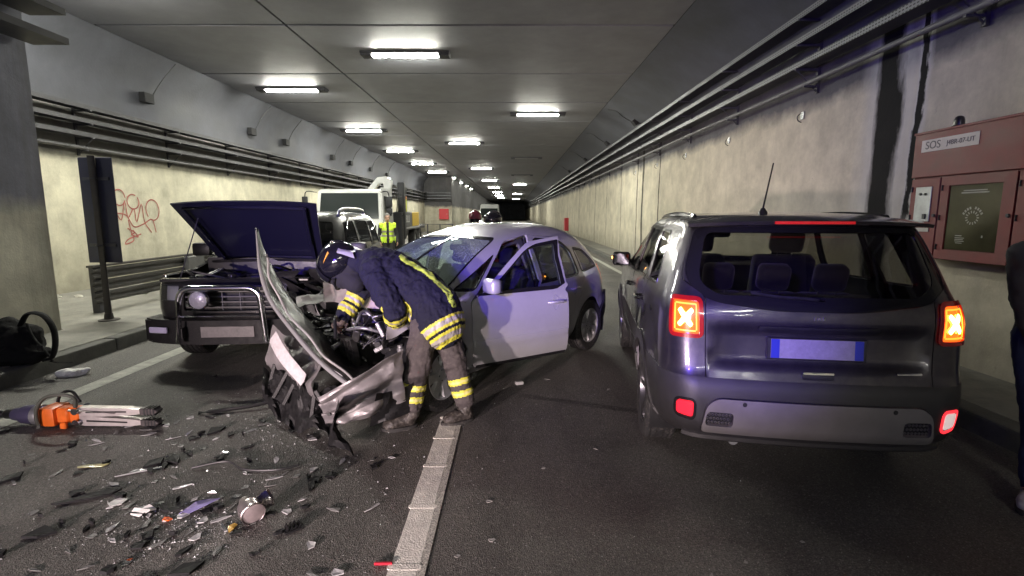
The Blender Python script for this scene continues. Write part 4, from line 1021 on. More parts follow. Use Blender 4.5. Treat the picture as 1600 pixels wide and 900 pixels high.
def silver_car():
    P0 = (.67, 7.0, 0); RZ = math.atan2(-.797, -.605); mw = place(P0, RZ); inv = mw.inverted()
    root = tag(empty('crashed_hatchback', P0, RZ), 'silver hatchback with crushed front, no bonnet and its driver door ajar', 'car')
    rows = [(.20, .18, 3.76, .70, .25, .2, .5, .35), (.28, .07, 3.84, .775, .28, .22, .5, .35), (.40, .01, 3.88, .812, .3, .25, .5, .35), (.55, .0, 3.88, .828, .3, .25, .5, .35), (.70, .025, 3.84, .833, .3, .25, .5, .35), (.82, .05, 3.70, .828, .3, .25, .4, .35),
            (.90, .075, 3.42, .818, .3, .25, .3, .3), (.955, .10, 3.06, .803, .3, .25, .24, .25), (1.05, .145, 2.88, .773, .3, .24, .22, .22), (1.20, .26, 2.60, .718, .3, .24, .22, .2), (1.34, .43, 2.28, .655, .3, .24, .22, .2), (1.43, .63, 1.99, .60, .3, .25, .25, .22), (1.49, .88, 1.76, .525, .3, .25, .28, .25), (1.52, 1.1, 1.58, .42, .25, .2, .25, .2)]
    cs = CarSurf(rows, .82, 3.85, .10, .1, .05)
    ar, af, wr = .62, 3.12, .305
    def disp(u, t, p):
        d = 0.
        if abs(p.y) > .6:
            for ax in (ar, af):
                q = math.hypot(p.x - ax, p.z - wr); 
                if q < .44: d += .014 * max(0, 1 - abs(q - .375) / .05)
            d += .010 * math.exp(-((p.z - .50) / .018) ** 2) * (1 if .95 < p.x < 2.75 else 0)      # rubbing-strip crease
        return d
    cs.disp = disp
    fd = rpoly([(1.68, .27), (2.74, .27), (2.765, .88), (2.66, .965), (2.17, 1.365), (1.72, 1.415)], [.05, .08, .05, .05, .10, .03])
    fw = rpoly([(1.76, .945), (2.60, .945), (2.13, 1.315), (1.78, 1.355)], [.03, .03, .08, .03])
    rd = rpoly([(1.655, .27), (1.09, .27), (1.03, .50), (.90, .66), (.74, .93), (.80, 1.22), (1.0, 1.36), (1.695, 1.415)], [.05, .05, .1, .1, .1, .12, .12, .03])
    rw = rpoly([(1.615, .945), (.90, .955), (.955, 1.225), (1.12, 1.325), (1.635, 1.355)], [.03, .04, .06, .08, .03])
    qw = rpoly([(.80, .975), (.36, 1.02), (.62, 1.205), (.85, 1.235)], [.04, .05, .06, .04])
    tri = rpoly([(2.72, .975), (2.985, .985), (2.40, 1.235)], [.03, .03, .03])
    U = cs.U; holes = []
    for s in (1, -1):
        holes += [cs.side(p, s) for p in (fd, rd, qw, tri)] + [cs.side([(ar + .355 * math.cos(R(a)), wr + .355 * math.sin(R(a))) for a in range(0, 360, 12)], s)]
    wl = cs.front(rpoly([(0, .99), (.70, 1.0), (.575, 1.375), (0, 1.40)], [0, .05, .07, 0]), 1); wr_ = [(-u, t) for u, t in wl]
    rg = cs.rear(rpoly([(-.62, 1.0), (.62, 1.0), (.52, 1.33), (-.52, 1.33)], .08)); tl = {s: cs.rear(rpoly([(s * .60, .74), (s * .86, .74), (s * .84, 1.02), (s * .68, 1.02)], .04)) for s in (1, -1)}
    holes += [wl, wr_, rg, tl[1], tl[-1]]
    # body without wings and bonnet: sides end at the scuttle
    edge = cs.side([(2.80, .20), (2.80, .55), (2.82, .88), (2.93, .945)], 1, .5)[:4]
    t95 = cs.t_of(.955)
    right = [(u, t) for u, t in edge] + [(U, t95), (U, cs.tmax)]; left = [(-u, t) for u, t in right][::-1]
    body = panel('body', cs, left + right, holes, M_silver, root, 0, .02, .055, cap=True)
    for s in (1, -1):
        h_ = cs.side([(af + .355 * math.cos(R(a)), wr + .355 * math.sin(R(a))) for a in range(0, 360, 12)], s)
        k = 1.0 if s > 0 else 1.8
        def crush(p, k=k, s=s):
            q = max(0, p.x - 3.18); f = min(1, q / .35)
            return V((p.x - q * .45 * k, p.y - s * q * .10, p.z - .05 * f)) + crumple(p, .045 * f * k, 6, 3 + s)
        panel('front_wing', cs, cs.side(rpoly([(2.806, .20), (3.66, .30), (3.58, .78), (3.40, .885), (2.95, .94), (2.83, .875), (2.807, .55)], .02), s), [h_], M_silver, root, 0, .02, .04, post=crush)
    # doors: driver's door swung open on its front hinges
    for s in (1, -1):
        ang = R(20) if s > 0 else 0
        hp = cs.P(*cs.side([(2.75, .6)], s)[0]); mt = Matrix.Translation(hp) @ Matrix.Rotation(-ang, 4, 'Z') @ Matrix.Translation(-hp) if s > 0 else None
        if s > 0: mt = Matrix.Translation(hp) @ Matrix.Rotation(-ang, 4, 'Z') @ Matrix.Translation(-hp)
        for nm, dp, wp, x_ in (('front_door', fd, fw, mt), ('rear_door', rd, rw, None)):
            d = panel(nm, cs, poff(cs.side(dp, s), -.005), [cs.side(wp, s)], M_silver, root, 0, .025, .05, xf=x_)
            panel('door_frame', cs, poff(cs.side([p for p in dp], s), -.012), [cs.side(poff(wp, -.004), s)], mat('dark_door_inner', (.05, .05, .055), .6), d, -.05, .0, .07, xf=x_)
            strip('window_trim', cs, cs.side(wp, s), .010, .026, M_blackgl, d, .003, .008, .05, xf=x_)
            panel('door_window', cs, poff(cs.side(wp, s), .004), [], G_side, d, -.012, 0, .08, xf=x_)
            hx = 1.86 if nm == 'front_door' else 1.02
            hu = cs.side([(hx, .80)], s)[0]; p = cs.P(*hu); n_ = cs.N(*hu); X = x_ if x_ is not None else Matrix()
            bm = nb(); tube(bm, [p + n_ * .004 + V((-.09, 0, 0)), p + n_ * .035 + V((-.07, 0, .002)), p + n_ * .04 + V((0, 0, .004)), p + n_ * .035 + V((.07, 0, .002)), p + n_ * .004 + V((.09, 0, 0))], [.010, .013, .014, .013, .010], 8); fin('door_handle', bm, M_silver, d, 50, xf=X)
            bm = nb(); lathe(bm, [(.045, 0), (.04, -.012), (0, -.018)], 18, axis_mat(p + n_ * .003 + V((0, 0, -.004)), n_) @ Matrix.Diagonal((1.6, .7, 1, 1))); fin('handle_cup', bm, M_innersilver, d, 50, xf=X)
            panel('rubbing_strip', cs, cs.side(rpoly([(1.12, .47), (1.64, .47), (1.64, .53), (1.09, .53)] if nm == 'rear_door' else [(1.71, .47), (2.72, .47), (2.72, .53), (1.71, .53)], .01), s), [], M_silver, d, .010, .01, .06, xf=x_)
            panel('sill_trim', cs, cs.side([(1.12, .275), (1.64, .275), (1.64, .30), (1.12, .30)] if nm == 'rear_door' else [(1.70, .275), (2.70, .275), (2.70, .30), (1.70, .30)], s), [], M_torn, d, .006, .008, .08, xf=x_)  # black plastic strip along the door's lower edge
        X = mt if mt is not None else Matrix(); p = cs.P(*cs.side([(2.60, .955)], s)[0])
        bm = nb(); box(bm, p + V((.05, s * .12, .06)), (.10, .19, .13), bev=.042, seg=3); mi = fin('door_mirror', bm, M_silver, root, 50, xf=X)
        bm = nb(); box(bm, p + V((-.003, s * .122, .06)), (.006, .155, .10), bev=.002); fin('mirror_glass', bm, mat('mirror_glass', (.6, .62, .7), .05, 1.0), mi, xf=X)
        bm = nb(); tube(bm, [p + V((.03, 0, 0)), p + V((.05, s * .06, .02))], .025, 8); fin('mirror_arm', bm, M_black, mi, 50, xf=X)
        q = panel('quarter_window', cs, poff(cs.side(qw, s), .003), [], G_tint, root, -.006, 0, .06); strip('window_trim', cs, cs.side(qw, s), .006, .020, M_blackgl, q, .003, .006, .05)
        q = panel('front_quarterlight', cs, poff(cs.side(tri, s), .003), [], G_tint, root, -.006, 0, .06); strip('window_trim', cs, cs.side(tri, s), .008, .016, M_blackgl, q, .003, .006, .05)
        t_ = panel('tail_lamp', cs, poff(tl[s], -.003), [], M_redlens, root, .004, .02, .04)
        arch('arch_liner', root, ar, wr, .36, s * .80, s * .5, M_black); arch('arch_liner', root, af, wr, .36, s * .78, s * .48, M_black)
        # door aperture: dark sill, B-pillar and curtain lining
        panel('door_aperture', cs, poff(cs.side(fd, s), .01), [poff(cs.side(fd, s), -.06)], mat('dark_door_inner'), root, -.055, .03, .06)
        panel('pillar_trim', cs, cs.side([(1.60, .90), (1.76, .90), (1.78, 1.40), (1.64, 1.40)], s), [], M_blackgl, root, -.03, .01, .06)
        wheel('wheel', root, (ar, s * .715, wr), wr, .19, .205, 7, M_alu, style='fat'); wheel('wheel', root, (af - (.05 if s > 0 else .2), s * .70, wr), wr, .19, .205, 7, M_alu, lock=R(6), style='fat')
    # dislodged rear bumper corner
    bp = cs.side(rpoly([(.05, .30), (.30, .28), (.34, .45), (.22, .66), (.06, .70)], .04), 1); panel('loose_bumper_corner', cs, bp, [], M_torn, root, .035, .03, .05)
    M_wind = cracked_glass('shattered_windscreen', (.68, .82, .76))
    panel('windscreen', cs, poff(wl, .01), [], M_wind, root, -.006, 0, .07); panel('windscreen', cs, poff(wr_, .01), [], M_wind, root, -.006, 0, .07)
    for w_ in (wl, wr_): panel('screen_surround', cs, poff(w_, .018), [poff(w_, -.006)], M_blackgl, root, .002, .008, .06)
    panel('rear_glass', cs, poff(rg, .006), [], G_tint, root, -.006, 0, .08)
    # roof ribs, antenna-free; cabin
    bm = nb(); box(bm, (1.75, 0, .28), (2.9, 1.3, .06)); box(bm, (.45, 0, .42), (.7, 1.2, .25), bev=.05); fin('underbody', bm, M_black, root)
    Sg = mat('grey_seat_cloth', (.05, .05, .055), .9, var=.3, vscale=20, bump=.2, bscale=200)
    for y in (-.35, .35): seat(root, 1.85, y, .36, .50, .58, Sg, True, 20, 'front_seat')
    for y in (-.33, .33): seat(root, 1.02, y, .38, .52, .52, Sg, True, 22, 'rear_seat')
    bm = nb(); box(bm, (2.66, 0, .80), (.50, 1.36, .28), bev=.09, seg=3); da = fin('dashboard', bm, M_black, root, 50)
    bm = nb(); tube(bm, [(2.33 - .09 * math.sin(R(a)), .35 + .17 * math.cos(R(a)), .90 + .15 * math.sin(R(a))) for a in range(0, 360, 20)], .015, 6, closed=True); fin('steering_wheel', bm, M_black, root, 50)
    bm = nb(); bmesh.ops.create_icosphere(bm, subdivisions=4, radius=1)
    for v in bm.verts: v.co = V((2.26, .35, .90)) + V((v.co.x * .06, v.co.y * .17, v.co.z * .20)) + crumple(v.co, .03, 2.5, 2)
    fin('deflated_airbag', bm, mat('airbag_cloth', (.55, .55, .52), .85, bump=.3, bscale=60), root, 60)
    bm = nb(); box(bm, (2.05, 0, 1.28), (.05, .22, .07), bev=.02); fin('inner_mirror', bm, M_black, root, 50)
    # ---- crushed front, given in world space
    cowl = lerp4((-1.45, 5.35, .93), (-.35, 4.42, .93), (-.62, 4.22, .84), (-1.75, 5.05, .84))
    wsheet('crumpled_scuttle', cowl, 24, 8, M_innersilver, root, inv, .035, 6, 1)
    fire = lerp4((-1.75, 5.05, .86), (-.62, 4.22, .86), (-.62, 4.24, .30), (-1.75, 5.07, .30)); wsheet('bulkhead', fire, 16, 8, mat('dark_bulkhead', (.03, .03, .032), .7, var=.4, vscale=9), root, inv, .04, 5, 2)
    # bonnet folded up on edge
    E = bez([(-2.085, 4.20, 1.49), (-2.06, 4.16, 1.33), (-2.02, 4.10, 1.17), (-1.91, 4.0, .95), (-1.66, 3.82, .73), (-1.43, 3.68, .55), (-1.20, 3.56, .42), (-1.08, 3.52, .36)], 42); nE = len(E) - 1
    def hood(u, v):
        k = u * nE; i = min(int(k), nE - 1); e = E[i].lerp(E[i + 1], k - i); w = .10 + .55 * min(1, u * 1.8) - .30 * max(0, u - .7) / .3
        d = V((-.44 + .78 * u, .90, -.05 - .25 * u)).normalized(); s_ = math.sin(v * 2.6) * .05
        return e + d * (w * v) + V((.02 * v + s_ * u, 0, .02 * math.sin(v * 7 + u * 9)))
    hd_ = wsheet('folded_bonnet', hood, 42, 16, [M_silver, mat('black_bonnet_lining', (.012, .012, .012), .35, var=.4, vscale=10, bump=.4, bscale=30)], root, inv, .014, 7, 5, .006, 40)
    rot3 = mw.to_3x3()
    for pl_ in hd_.data.polygons: pl_.material_index = 1 if (rot3 @ pl_.normal).dot(V((.9, -.35, .3))) > 0 else 0
    bm = nb(); tube(bm, [e + V((.0, -.004, 0)) for e in E], [.006 + .018 * min(1, k / nE * 3) for k in range(nE + 1)], 8, side=(0, 1, 0), flat=.7); lip = fin('bonnet_edge', bm, M_silver, root, 50, xf=inv)
    bm = nb(); tube(bm, [e + V((.045 + .012 * math.sin(k * .8), .03, .015)) for k, e in enumerate(E[8:])], .010, 6); fin('bonnet_inner_rib', bm, M_innersilver, lip, 50, xf=inv)
    # front bumper skin with the plate, nearer the other car
    bsk = lerp4((-1.98, 4.18, .70), (-1.42, 3.66, .50), (-1.40, 3.64, .26), (-1.98, 4.16, .28))
    wsheet('bumper_skin', lambda u, v: bsk(u, v) + V((-.05, -.10, 0)) * math.sin(v * 3.1), 30, 14, M_scuff, root, inv, .09, 6, 8)
    a, b2 = V((-1.86, 3.86, .70)), V((-1.50, 3.56, .42)); dx = (b2 - a).normalized(); nn = V((-.45, -.85, .12)).normalized(); up = nn.cross(dx).normalized(); pm = Matrix((dx, nn, up)).transposed().to_4x4(); pm.translation = (a + b2) / 2
    bm = nb(); grid(bm, lambda u, v: V(((u - .5) * .50, .015 * math.sin(u * 4) + .008 * math.sin(v * 5 + u * 3), (v - .5) * .11)), 16, 3); thick(bm, .003); npl = fin('number_plate', bm, mat('bent_plate_white', (.45, .43, .44), .5, var=.2, vscale=30), root, 40, xf=inv @ pm)
    # torn silver corner beside the fireman
    cor = lerp4((-1.33, 3.36, .38), (-.80, 3.62, .66), (-.80, 3.64, .25), (-1.30, 3.40, .17))
    def cornr(u, v):
        p = cor(u, v); r_ = .055 * math.sin(v * 15 + u * 2.5) * (1 - .4 * u) + .03 * math.sin(u * 17 + v * 4) * v
        return p + V((.35, -.6, .1)) * r_ + V((0, -.10, 0)) * math.sin(u * 3.1)
    wsheet('torn_bumper_corner', cornr, 44, 26, M_scuff, root, inv, .022, 7, 11, .005, 30)
    cor2 = lerp4((-.98, 3.46, .34), (-.72, 3.66, .40), (-.72, 3.70, .16), (-1.02, 3.50, .12)); wsheet('torn_arch_liner', cor2, 12, 8, M_torn, root, inv, .05, 6, 13)
    # dark grille and lower apron sagging onto the road
    ap = lerp4((-2.02, 4.10, .36), (-1.30, 3.48, .34), (-1.05, 3.22, .03), (-1.86, 3.80, .05))
    wsheet('sagging_apron', lambda u, v: ap(u, v) + V((0, 0, .05 * math.sin(u * 3.1))), 30, 16, M_torn, root, inv, .10, 7, 15)
    rg_ = random.Random(5)
    for k in range(6):
        f = k / 5; p = V((-1.95, 4.0, .30)).lerp(V((-1.30, 3.42, .28)), f); bm = nb(); box(bm, p, (.03, .02, .20 + rg_.random() * .1), Matrix.Rotation(rg_.uniform(-.6, .6), 3, 'Y'), bev=.004); fin('grille_bar', bm, M_black, root, xf=inv)
    # ---- engine bay
    def W(x, y, z): return mw @ V((x, y, z))
    bm = nb(); box(bm, (3.22, -.12, .50), (.42, .56, .36), bev=.03, seg=2); box(bm, (3.18, -.14, .70), (.28, .44, .10), bev=.03, seg=2)
    for k in range(4): lathe(bm, [(.05, 0), (.05, .05), (.03, .06), (0, .06)], 12, Matrix.Translation((3.16, -.30 + .12 * k, .74)))
    fin('engine_block', bm, M_engine, root, 40)
    bm = nb(); box(bm, (3.22, .42, .58), (.26, .18, .22), bev=.012); bt = fin('battery', bm, M_black, root)
    for k in (-.06, .06):
        bm = nb(); lathe(bm, [(.016, 0), (.014, .03), (0, .03)], 10, Matrix.Translation((3.22 + k, .42, .69))); fin('terminal', bm, M_alu, bt, 40)
    bm = nb(); box(bm, (3.22, .36, .71), (.05, .06, .03), bev=.01); fin('red_terminal_cover', bm, mat('red_plastic', (.5, .02, .04), .4), bt)
    bm = nb(); box(bm, (3.16, -.38, .80), (.30, .26, .16), bev=.04, seg=2); fin('air_filter_box', bm, M_black, root, 40)
    bm = nb(); box(bm, (3.52, -.1, .46), (.05, .70, .34), Matrix.Rotation(R(12), 3, 'Y')); 
    for k in range(16): box(bm, (3.555, -.43 + .044 * k, .46), (.02, .012, .31), Matrix.Rotation(R(12), 3, 'Y'))
    fin('radiator', bm, M_engine, root)
    for k in range(46):
        p = V((rg_.uniform(3.05, 3.55), rg_.uniform(-.5, .62), rg_.uniform(.55, .74))); q = p + V((rg_.uniform(-.3, .3), rg_.uniform(-.4, .4), rg_.uniform(-.25, .08)))
        mid = (p + q) / 2 + V((rg_.uniform(-.1, .1), rg_.uniform(-.1, .1), rg_.uniform(.02, .16)))
        bm = nb(); tube(bm, bez([p, mid, q], 10), rg_.choice((.006, .009, .014, .022)), 7); fin('hose', bm, rg_.choice((M_hose, M_hose, M_engine, M_alu_cast)), root, 60)
    for k in range(80):
        p = V((rg_.uniform(3.02, 3.58), rg_.uniform(-.55, .64), rg_.uniform(.48, .74))); rot = Matrix.Rotation(rg_.uniform(0, 6), 3, V((rg_.random(), rg_.random(), rg_.random())).normalized())
        bm = nb()
        if k % 3 == 0: lathe(bm, [(0, 0), (.03, 0), (.03, .04), (.022, .045), (.022, .07), (0, .07)], 10, Matrix.Translation(p) @ rot.to_4x4())
        else: box(bm, p, (rg_.uniform(.03, .15), rg_.uniform(.02, .10), rg_.uniform(.012, .06)), rot, bev=.006)
        fin('engine_fitting', bm, rg_.choice((M_engine, M_alu_cast, M_black, M_alu_cast, M_innersilver)), root, 40)
    for k in range(7):
        p = W(rg_.uniform(3.0, 3.45), rg_.uniform(-.5, .55), rg_.uniform(.66, .86)); a1 = rg_.uniform(0, 6); d1 = V((math.cos(a1), math.sin(a1), rg_.uniform(-.3, .3))) * rg_.uniform(.12, .28); d2 = V((-math.sin(a1), math.cos(a1), rg_.uniform(-.4, .4))) * rg_.uniform(.05, .14)
        wsheet('bent_bracket', lerp4(p, p + d1, p + d1 + d2, p + d2), 10, 5, rg_.choice((M_innersilver, M_alu_cast, M_torn)), root, inv, .03, 9, 20 + k)
    # pale padded bonnet lining and inner wing rails
    wsheet('inner_wing', lerp4((-1.0, 3.95, .86), (-.62, 4.3, .93), (-.55, 4.15, .80), (-.92, 3.72, .70)), 12, 6, M_innersilver, root, inv, .03, 7, 31)
    wsheet('inner_wing', lerp4((-2.05, 4.75, .84), (-1.70, 5.1, .92), (-1.45, 4.95, .86), (-1.9, 4.5, .80)), 12, 6, M_innersilver, root, inv, .04, 7, 32)
    wsheet('sound_panel', lerp4((-1.78, 4.78, .97), (-1.05, 4.42, .96), (-1.0, 4.30, .80), (-1.7, 4.55, .82)), 20, 6, mat('pinkish_undertray', (.30, .25, .24), .6, var=.3, vscale=9), root, inv, .03, 5, 33)
    bm = nb(); tube(bm, bez([W(3.5, .3, .70), W(3.3, .15, .78), W(3.2, -.2, .80), W(3.3, -.5, .75)], 16), .012, 7); fin('cable_loom', bm, M_hose, root, 60, xf=inv)
    return root
silver_car()

# ------------------------------------------------------------------ black off-roader with raised bonnet
def black_suv():
    P0 = (-3.16, 9.32, 0); RZ = R(-90 + 4.0); root = tag(empty('black_offroader', P0, RZ), 'black off-roader with raised bonnet and chrome bull bar facing the wreck', 'car')
    rows = [(.34, .2, 4.0, .78, .25, .2, .3, .3), (.45, .08, 4.12, .83, .25, .2, .3, .25), (.65, .0, 4.18, .86, .25, .2, .25, .2), (.86, .0, 4.15, .865, .25, .2, .25, .2), (.97, .02, 4.08, .86, .25, .2, .25, .2), (1.04, .05, 3.35, .85, .25, .2, .25, .2), (1.10, .07, 3.02, .84, .25, .2, .2, .2),
            (1.30, .12, 2.76, .795, .25, .2, .2, .18), (1.50, .18, 2.46, .735, .25, .2, .2, .18), (1.59, .25, 2.26, .69, .25, .2, .2, .18), (1.64, .4, 2.05, .6, .3, .25, .3, .2), (1.66, .7, 1.7, .42, .3, .25, .3, .2)]
    cs = CarSurf(rows, .85, 4.15, .06, .10, .03); U = cs.U; ar, af, wr = .80, 3.35, .36
    sidew = [rpoly([(.35, 1.15), (.98, 1.13), (.98, 1.52), (.50, 1.52)], .05), rpoly([(1.06, 1.13), (1.86, 1.11), (1.86, 1.54), (1.06, 1.53)], .05), rpoly([(1.94, 1.11), (2.90, 1.10), (2.42, 1.52), (1.94, 1.54)], .05)]
    holes = []
    for s in (1, -1):
        holes += [cs.side(p, s) for p in sidew] + [cs.side([(ax + .42 * math.cos(R(a)), wr + .42 * math.sin(R(a))) for a in range(0, 360, 12)], s) for ax in (ar, af)]
    wl = cs.front(rpoly([(0, 1.13), (.74, 1.13), (.60, 1.52), (0, 1.54)], [0, .05, .06, 0]), 1); wr_ = [(-u, t) for u, t in wl]
    grl = cs.front(rpoly([(0, .64), (.50, .64), (.50, .90), (0, .90)], [0, .03, .03, 0]), 1); hl = cs.front(rpoly([(.55, .74), (.80, .74), (.80, .91), (.55, .91)], .02), 1)
    holes += [wl, wr_, grl, [(-u, t) for u, t in grl], hl, [(-u, t) for u, t in hl]]
    tz = cs.t_of(.965); edge = cs.side([(3.08, .975), (3.04, 1.06)], 1, .5)[:2]
    right = [(U, 0), (U, tz)] + [(edge[0][0], tz)] + [edge[1]] + [(U, cs.t_of(1.085)), (U, cs.tmax)]
    panel('body', cs, [(-u, t) for u, t in right][::-1] + right, holes, M_blackpaint, root, 0, .03, .065, cap=True)
    for s in (1, -1):
        for i, sw_ in enumerate(sidew):
            q = panel('side_window', cs, poff(cs.side(sw_, s), .003), [], glass('smoked_glass', (.10, .10, .10), .15), root, -.006, 0, .08); strip('window_trim', cs, cs.side(sw_, s), .006, .014, M_black, q, .003, .006, .05)
        p = cs.P(*cs.side([(2.75, 1.10)], s)[0]); bm = nb(); box(bm, p + V((.05, s * .15, .08)), (.10, .22, .17), bev=.04, seg=2); mi = fin('door_mirror', bm, M_black, root, 50)
        bm = nb(); tube(bm, [p, p + V((.04, s * .1, .04))], .025, 8); fin('mirror_arm', bm, M_black, mi, 50)
        rail = bez([(.5, s * .58, 1.62), (.62, s * .58, 1.69), (1.2, s * .585, 1.705), (1.95, s * .58, 1.69), (2.12, s * .575, 1.60)], 24); bm = nb(); tube(bm, rail, .024, 8); fin('roof_rail', bm, M_alu, root, 50)
        arch('arch_liner', root, ar, wr, .425, s * .85, s * .5, M_black); arch('arch_liner', root, af, wr, .425, s * .85, s * .5, M_black)
        for ax in (ar, af):
            arcp = [(ax + .47 * math.cos(R(a)), wr + .47 * math.sin(R(a))) for a in range(0, 181, 10)]; arci = [(ax + .41 * math.cos(R(a)), wr + .41 * math.sin(R(a))) for a in range(180, -1, -10)]
            panel('arch_cladding', cs, cs.side(arcp + arci, s), [], M_torn, root, .02, .03, .06); wheel('wheel', root, (ax, s * .74, wr), wr, .24, .21, 6, M_alu, style='fat')
        # wing top lip
        bm = nb(); tube(bm, [cs.P(*cs.side([(x, .963)], s)[0]) + V((0, -s * .01, .008)) for x in (3.1, 3.3, 3.5, 3.7, 3.9, 4.0)], .014, 6); fin('wing_lip', bm, M_blackpaint, root, 50)
        # headlamp
        h2 = hl if s > 0 else [(-u, t) for u, t in hl]
        if s < 0:
            q = panel('headlamp', cs, poff(h2, -.004), [], G_clear, root, .004, .0, .05); panel('reflector', cs, poff(h2, -.004), [], mat('lamp_reflector', (.55, .55, .62), .35, .5, bump=.8, bscale=30), q, -.05, .0, .05); strip('lamp_bezel', cs, h2, .006, .006, M_black, q, .003, .05, .04)
    panel('windscreen', cs, poff(wl, .004), [], G_side, root, -.008, 0, .1); panel('windscreen', cs, poff(wr_, .004), [], G_side, root, -.008, 0, .1)
    # front bumper, indicators, plate
    bm = nb(); pts = []
    for k in range(17):
        y = -.92 + 1.84 * k / 16; x = 4.29 - .20 * (abs(y) / .92) ** 3; pts.append((x, y))
    outer = pts + [(x - .24, y * .97) for x, y in pts[::-1]]
    prism(bm, outer, .32, .565); bmesh.ops.bevel(bm, geom=[e for e in bm.edges], offset=.02, segments=2, affect='EDGES'); bp = fin('front_bumper', bm, M_torn, root, 40)
    bm = nb(); box(bm, (4.235, -.70, .465), (.03, .20, .06), Matrix.Rotation(R(-13), 3, 'Z'), bev=.008); fin('bumper_indicator', bm, mat('frosted_lens', (.45, .42, .6), .2, coat=1), bp)
    bm = nb(); box(bm, (4.296, .0, .45), (.006, .52, .11), bev=.002); fin('number_plate', bm, mat('dark_mottled_plate', (.12, .11, .11), .5, var=.5, vscale=9), bp)  # plate in a dark mottled grey
    # chrome bull bar
    bar = [(4.36, y, z) for y, z in rpoly([(-.44, .36), (-.40, .905), (.36, .905), (.40, .36)], [0, .13, .13, 0], 8)]
    i0 = min(range(len(bar)), key=lambda k: (bar[k][1] + .44) ** 2 + (bar[k][2] - .36) ** 2); bar = bar[i0:] + bar[:i0]
    if abs(bar[1][1] - .40) < .2 and abs(bar[1][2] - .36) < .1: bar = [bar[0]] + bar[1:][::-1]
    bm = nb(); tube(bm, bar, .030, 10); bb = fin('bull_bar', bm, M_chrome, root, 60)
    bm = nb(); tube(bm, [(4.355, -.425, .62), (4.355, .385, .62)], .018, 8); fin('bull_bar_rail', bm, M_chrome, bb, 60)
    for y in (-.42, .38): bm = nb(); box(bm, (4.30, y, .45), (.12, .03, .10)); fin('bull_bar_bracket', bm, M_black, bb)
    # driving lamp, grille bars
    bm = nb(); mt = axis_mat((4.26, -.26, .775), (1, 0, 0)); lathe(bm, [(0, -.09), (.05, -.08), (.088, -.02), (.098, .02), (.095, .04), (.086, .045)], 24, mt); dl = fin('driving_lamp', bm, M_chrome, root, 50)
    bm = nb(); lathe(bm, [(.086, .040), (.06, .052), (0, .060)], 24, mt); fin('lamp_lens', bm, mat('ribbed_lens', (.22, .22, .26), .12, coat=1, bump=.8, bscale=60), dl, 50)
    for z in (.67, .725, .78, .835, .89):
        bm = nb(); box(bm, (4.10, 0, z), (.02, .98, .014)); fin('grille_bar', bm, M_steel_dk if z in (.78, .89) else M_black, root)
    for y in (-.12, .06, .26): bm = nb(); box(bm, (4.095, y, .77), (.015, .010, .26)); fin('grille_post', bm, M_steel_dk, root)
    bm = nb(); box(bm, (4.02, 0, .74), (.03, .98, .30)); fin('radiator', bm, mat('radiator_fins', (.03, .03, .03), .5, .5, bump=.5, bscale=300), root)
    # slam panel, engine bay floor, battery, air box, engine
    bm = nb(); box(bm, (4.02, 0, .945), (.10, 1.5, .035), bev=.01); fin('slam_panel', bm, M_blackpaint, root, 40)
    bm = nb(); box(bm, (3.5, 0, .62), (.95, 1.40, .05)); fin('engine_bay_tray', bm, M_black, root)
    bm = nb(); box(bm, (3.05, 0, .88), (.04, 1.5, .45)); fin('bulkhead', bm, M_black, root)
    bm = nb(); box(bm, (3.5, .05, .80), (.55, .55, .25), bev=.04, seg=2); fin('engine_block', bm, M_engine, root, 40)
    bm = nb(); box(bm, (3.62, -.52, .86), (.28, .20, .20), bev=.012); fin('battery', bm, M_black, root)
    rg_ = random.Random(9)
    for k in range(22):
        p = V((rg_.uniform(3.2, 3.95), rg_.uniform(-.62, .62), rg_.uniform(.86, .97))); bm = nb()
        if k % 2: box(bm, p, (rg_.uniform(.04, .16), rg_.uniform(.03, .12), rg_.uniform(.02, .07)), Matrix.Rotation(rg_.uniform(0, 3), 3, 'Z'), bev=.008)
        else: tube(bm, bez([p, p + V((rg_.uniform(-.2, .2), rg_.uniform(-.2, .2), .06)), p + V((rg_.uniform(-.3, .3), rg_.uniform(-.3, .3), -.05))], 10), .014, 7)
        fin('engine_fitting' if k % 2 else 'hose', bm, rg_.choice((M_engine, M_alu_cast, M_black, M_hose)), root, 40)
    # raised bonnet
    h0, h1 = V((3.06, 0, 1.10)), V((3.74, 0, 1.755))
    def bon(u, v):
        c = h0.lerp(h1, v); w = .62 + .145 * v; y = (u - .5) * 2; return V((c.x + .03 * math.sin(v * 3.1) - .02 * y * y, y * w, c.z + .045 * math.sin(v * 3.1) * .6 - .03 * abs(y) ** 3))
    bm = nb(); grid(bm, bon, 20, 14); thick(bm, .018); bo = fin('raised_bonnet', bm, mat('navy_black_paint', (.012, .012, .03), .38, coat=.3), root, 40)
    bm = nb()
    for u in (.08, .92): tube(bm, [bon(u, v) + V((.028, 0, -.028)) for v in (.05, .3, .6, .95)], .020, 6)
    tube(bm, [bon(u, .95) + V((.028, 0, -.028)) for u in (.08, .3, .5, .7, .92)], .020, 6); tube(bm, [bon(u, .06) + V((.028, 0, -.028)) for u in (.08, .5, .92)], .02, 6)
    fin('bonnet_frame', bm, mat('navy_black_paint'), bo, 60)
    bm = nb(); tube(bm, [(3.95, -.60, .96), (3.60, -.55, 1.58)], .007, 6); fin('bonnet_stay', bm, M_steel_dk, root, 50)
    bm = nb(); box(bm, (3.0, 0, 1.075), (.10, 1.42, .02), bev=.006); fin('scuttle', bm, mat('grey_scuttle', (.12, .12, .12), .5, .4), root, 40)
    for y in (-.3, .25): bm = nb(); tube(bm, [(3.02, y, 1.11), (2.86, y + .45, 1.235)], .009, 6); fin('wiper', bm, M_black, root, 50)
    # smashed corner towards the silver car
    mw = place(P0, RZ)
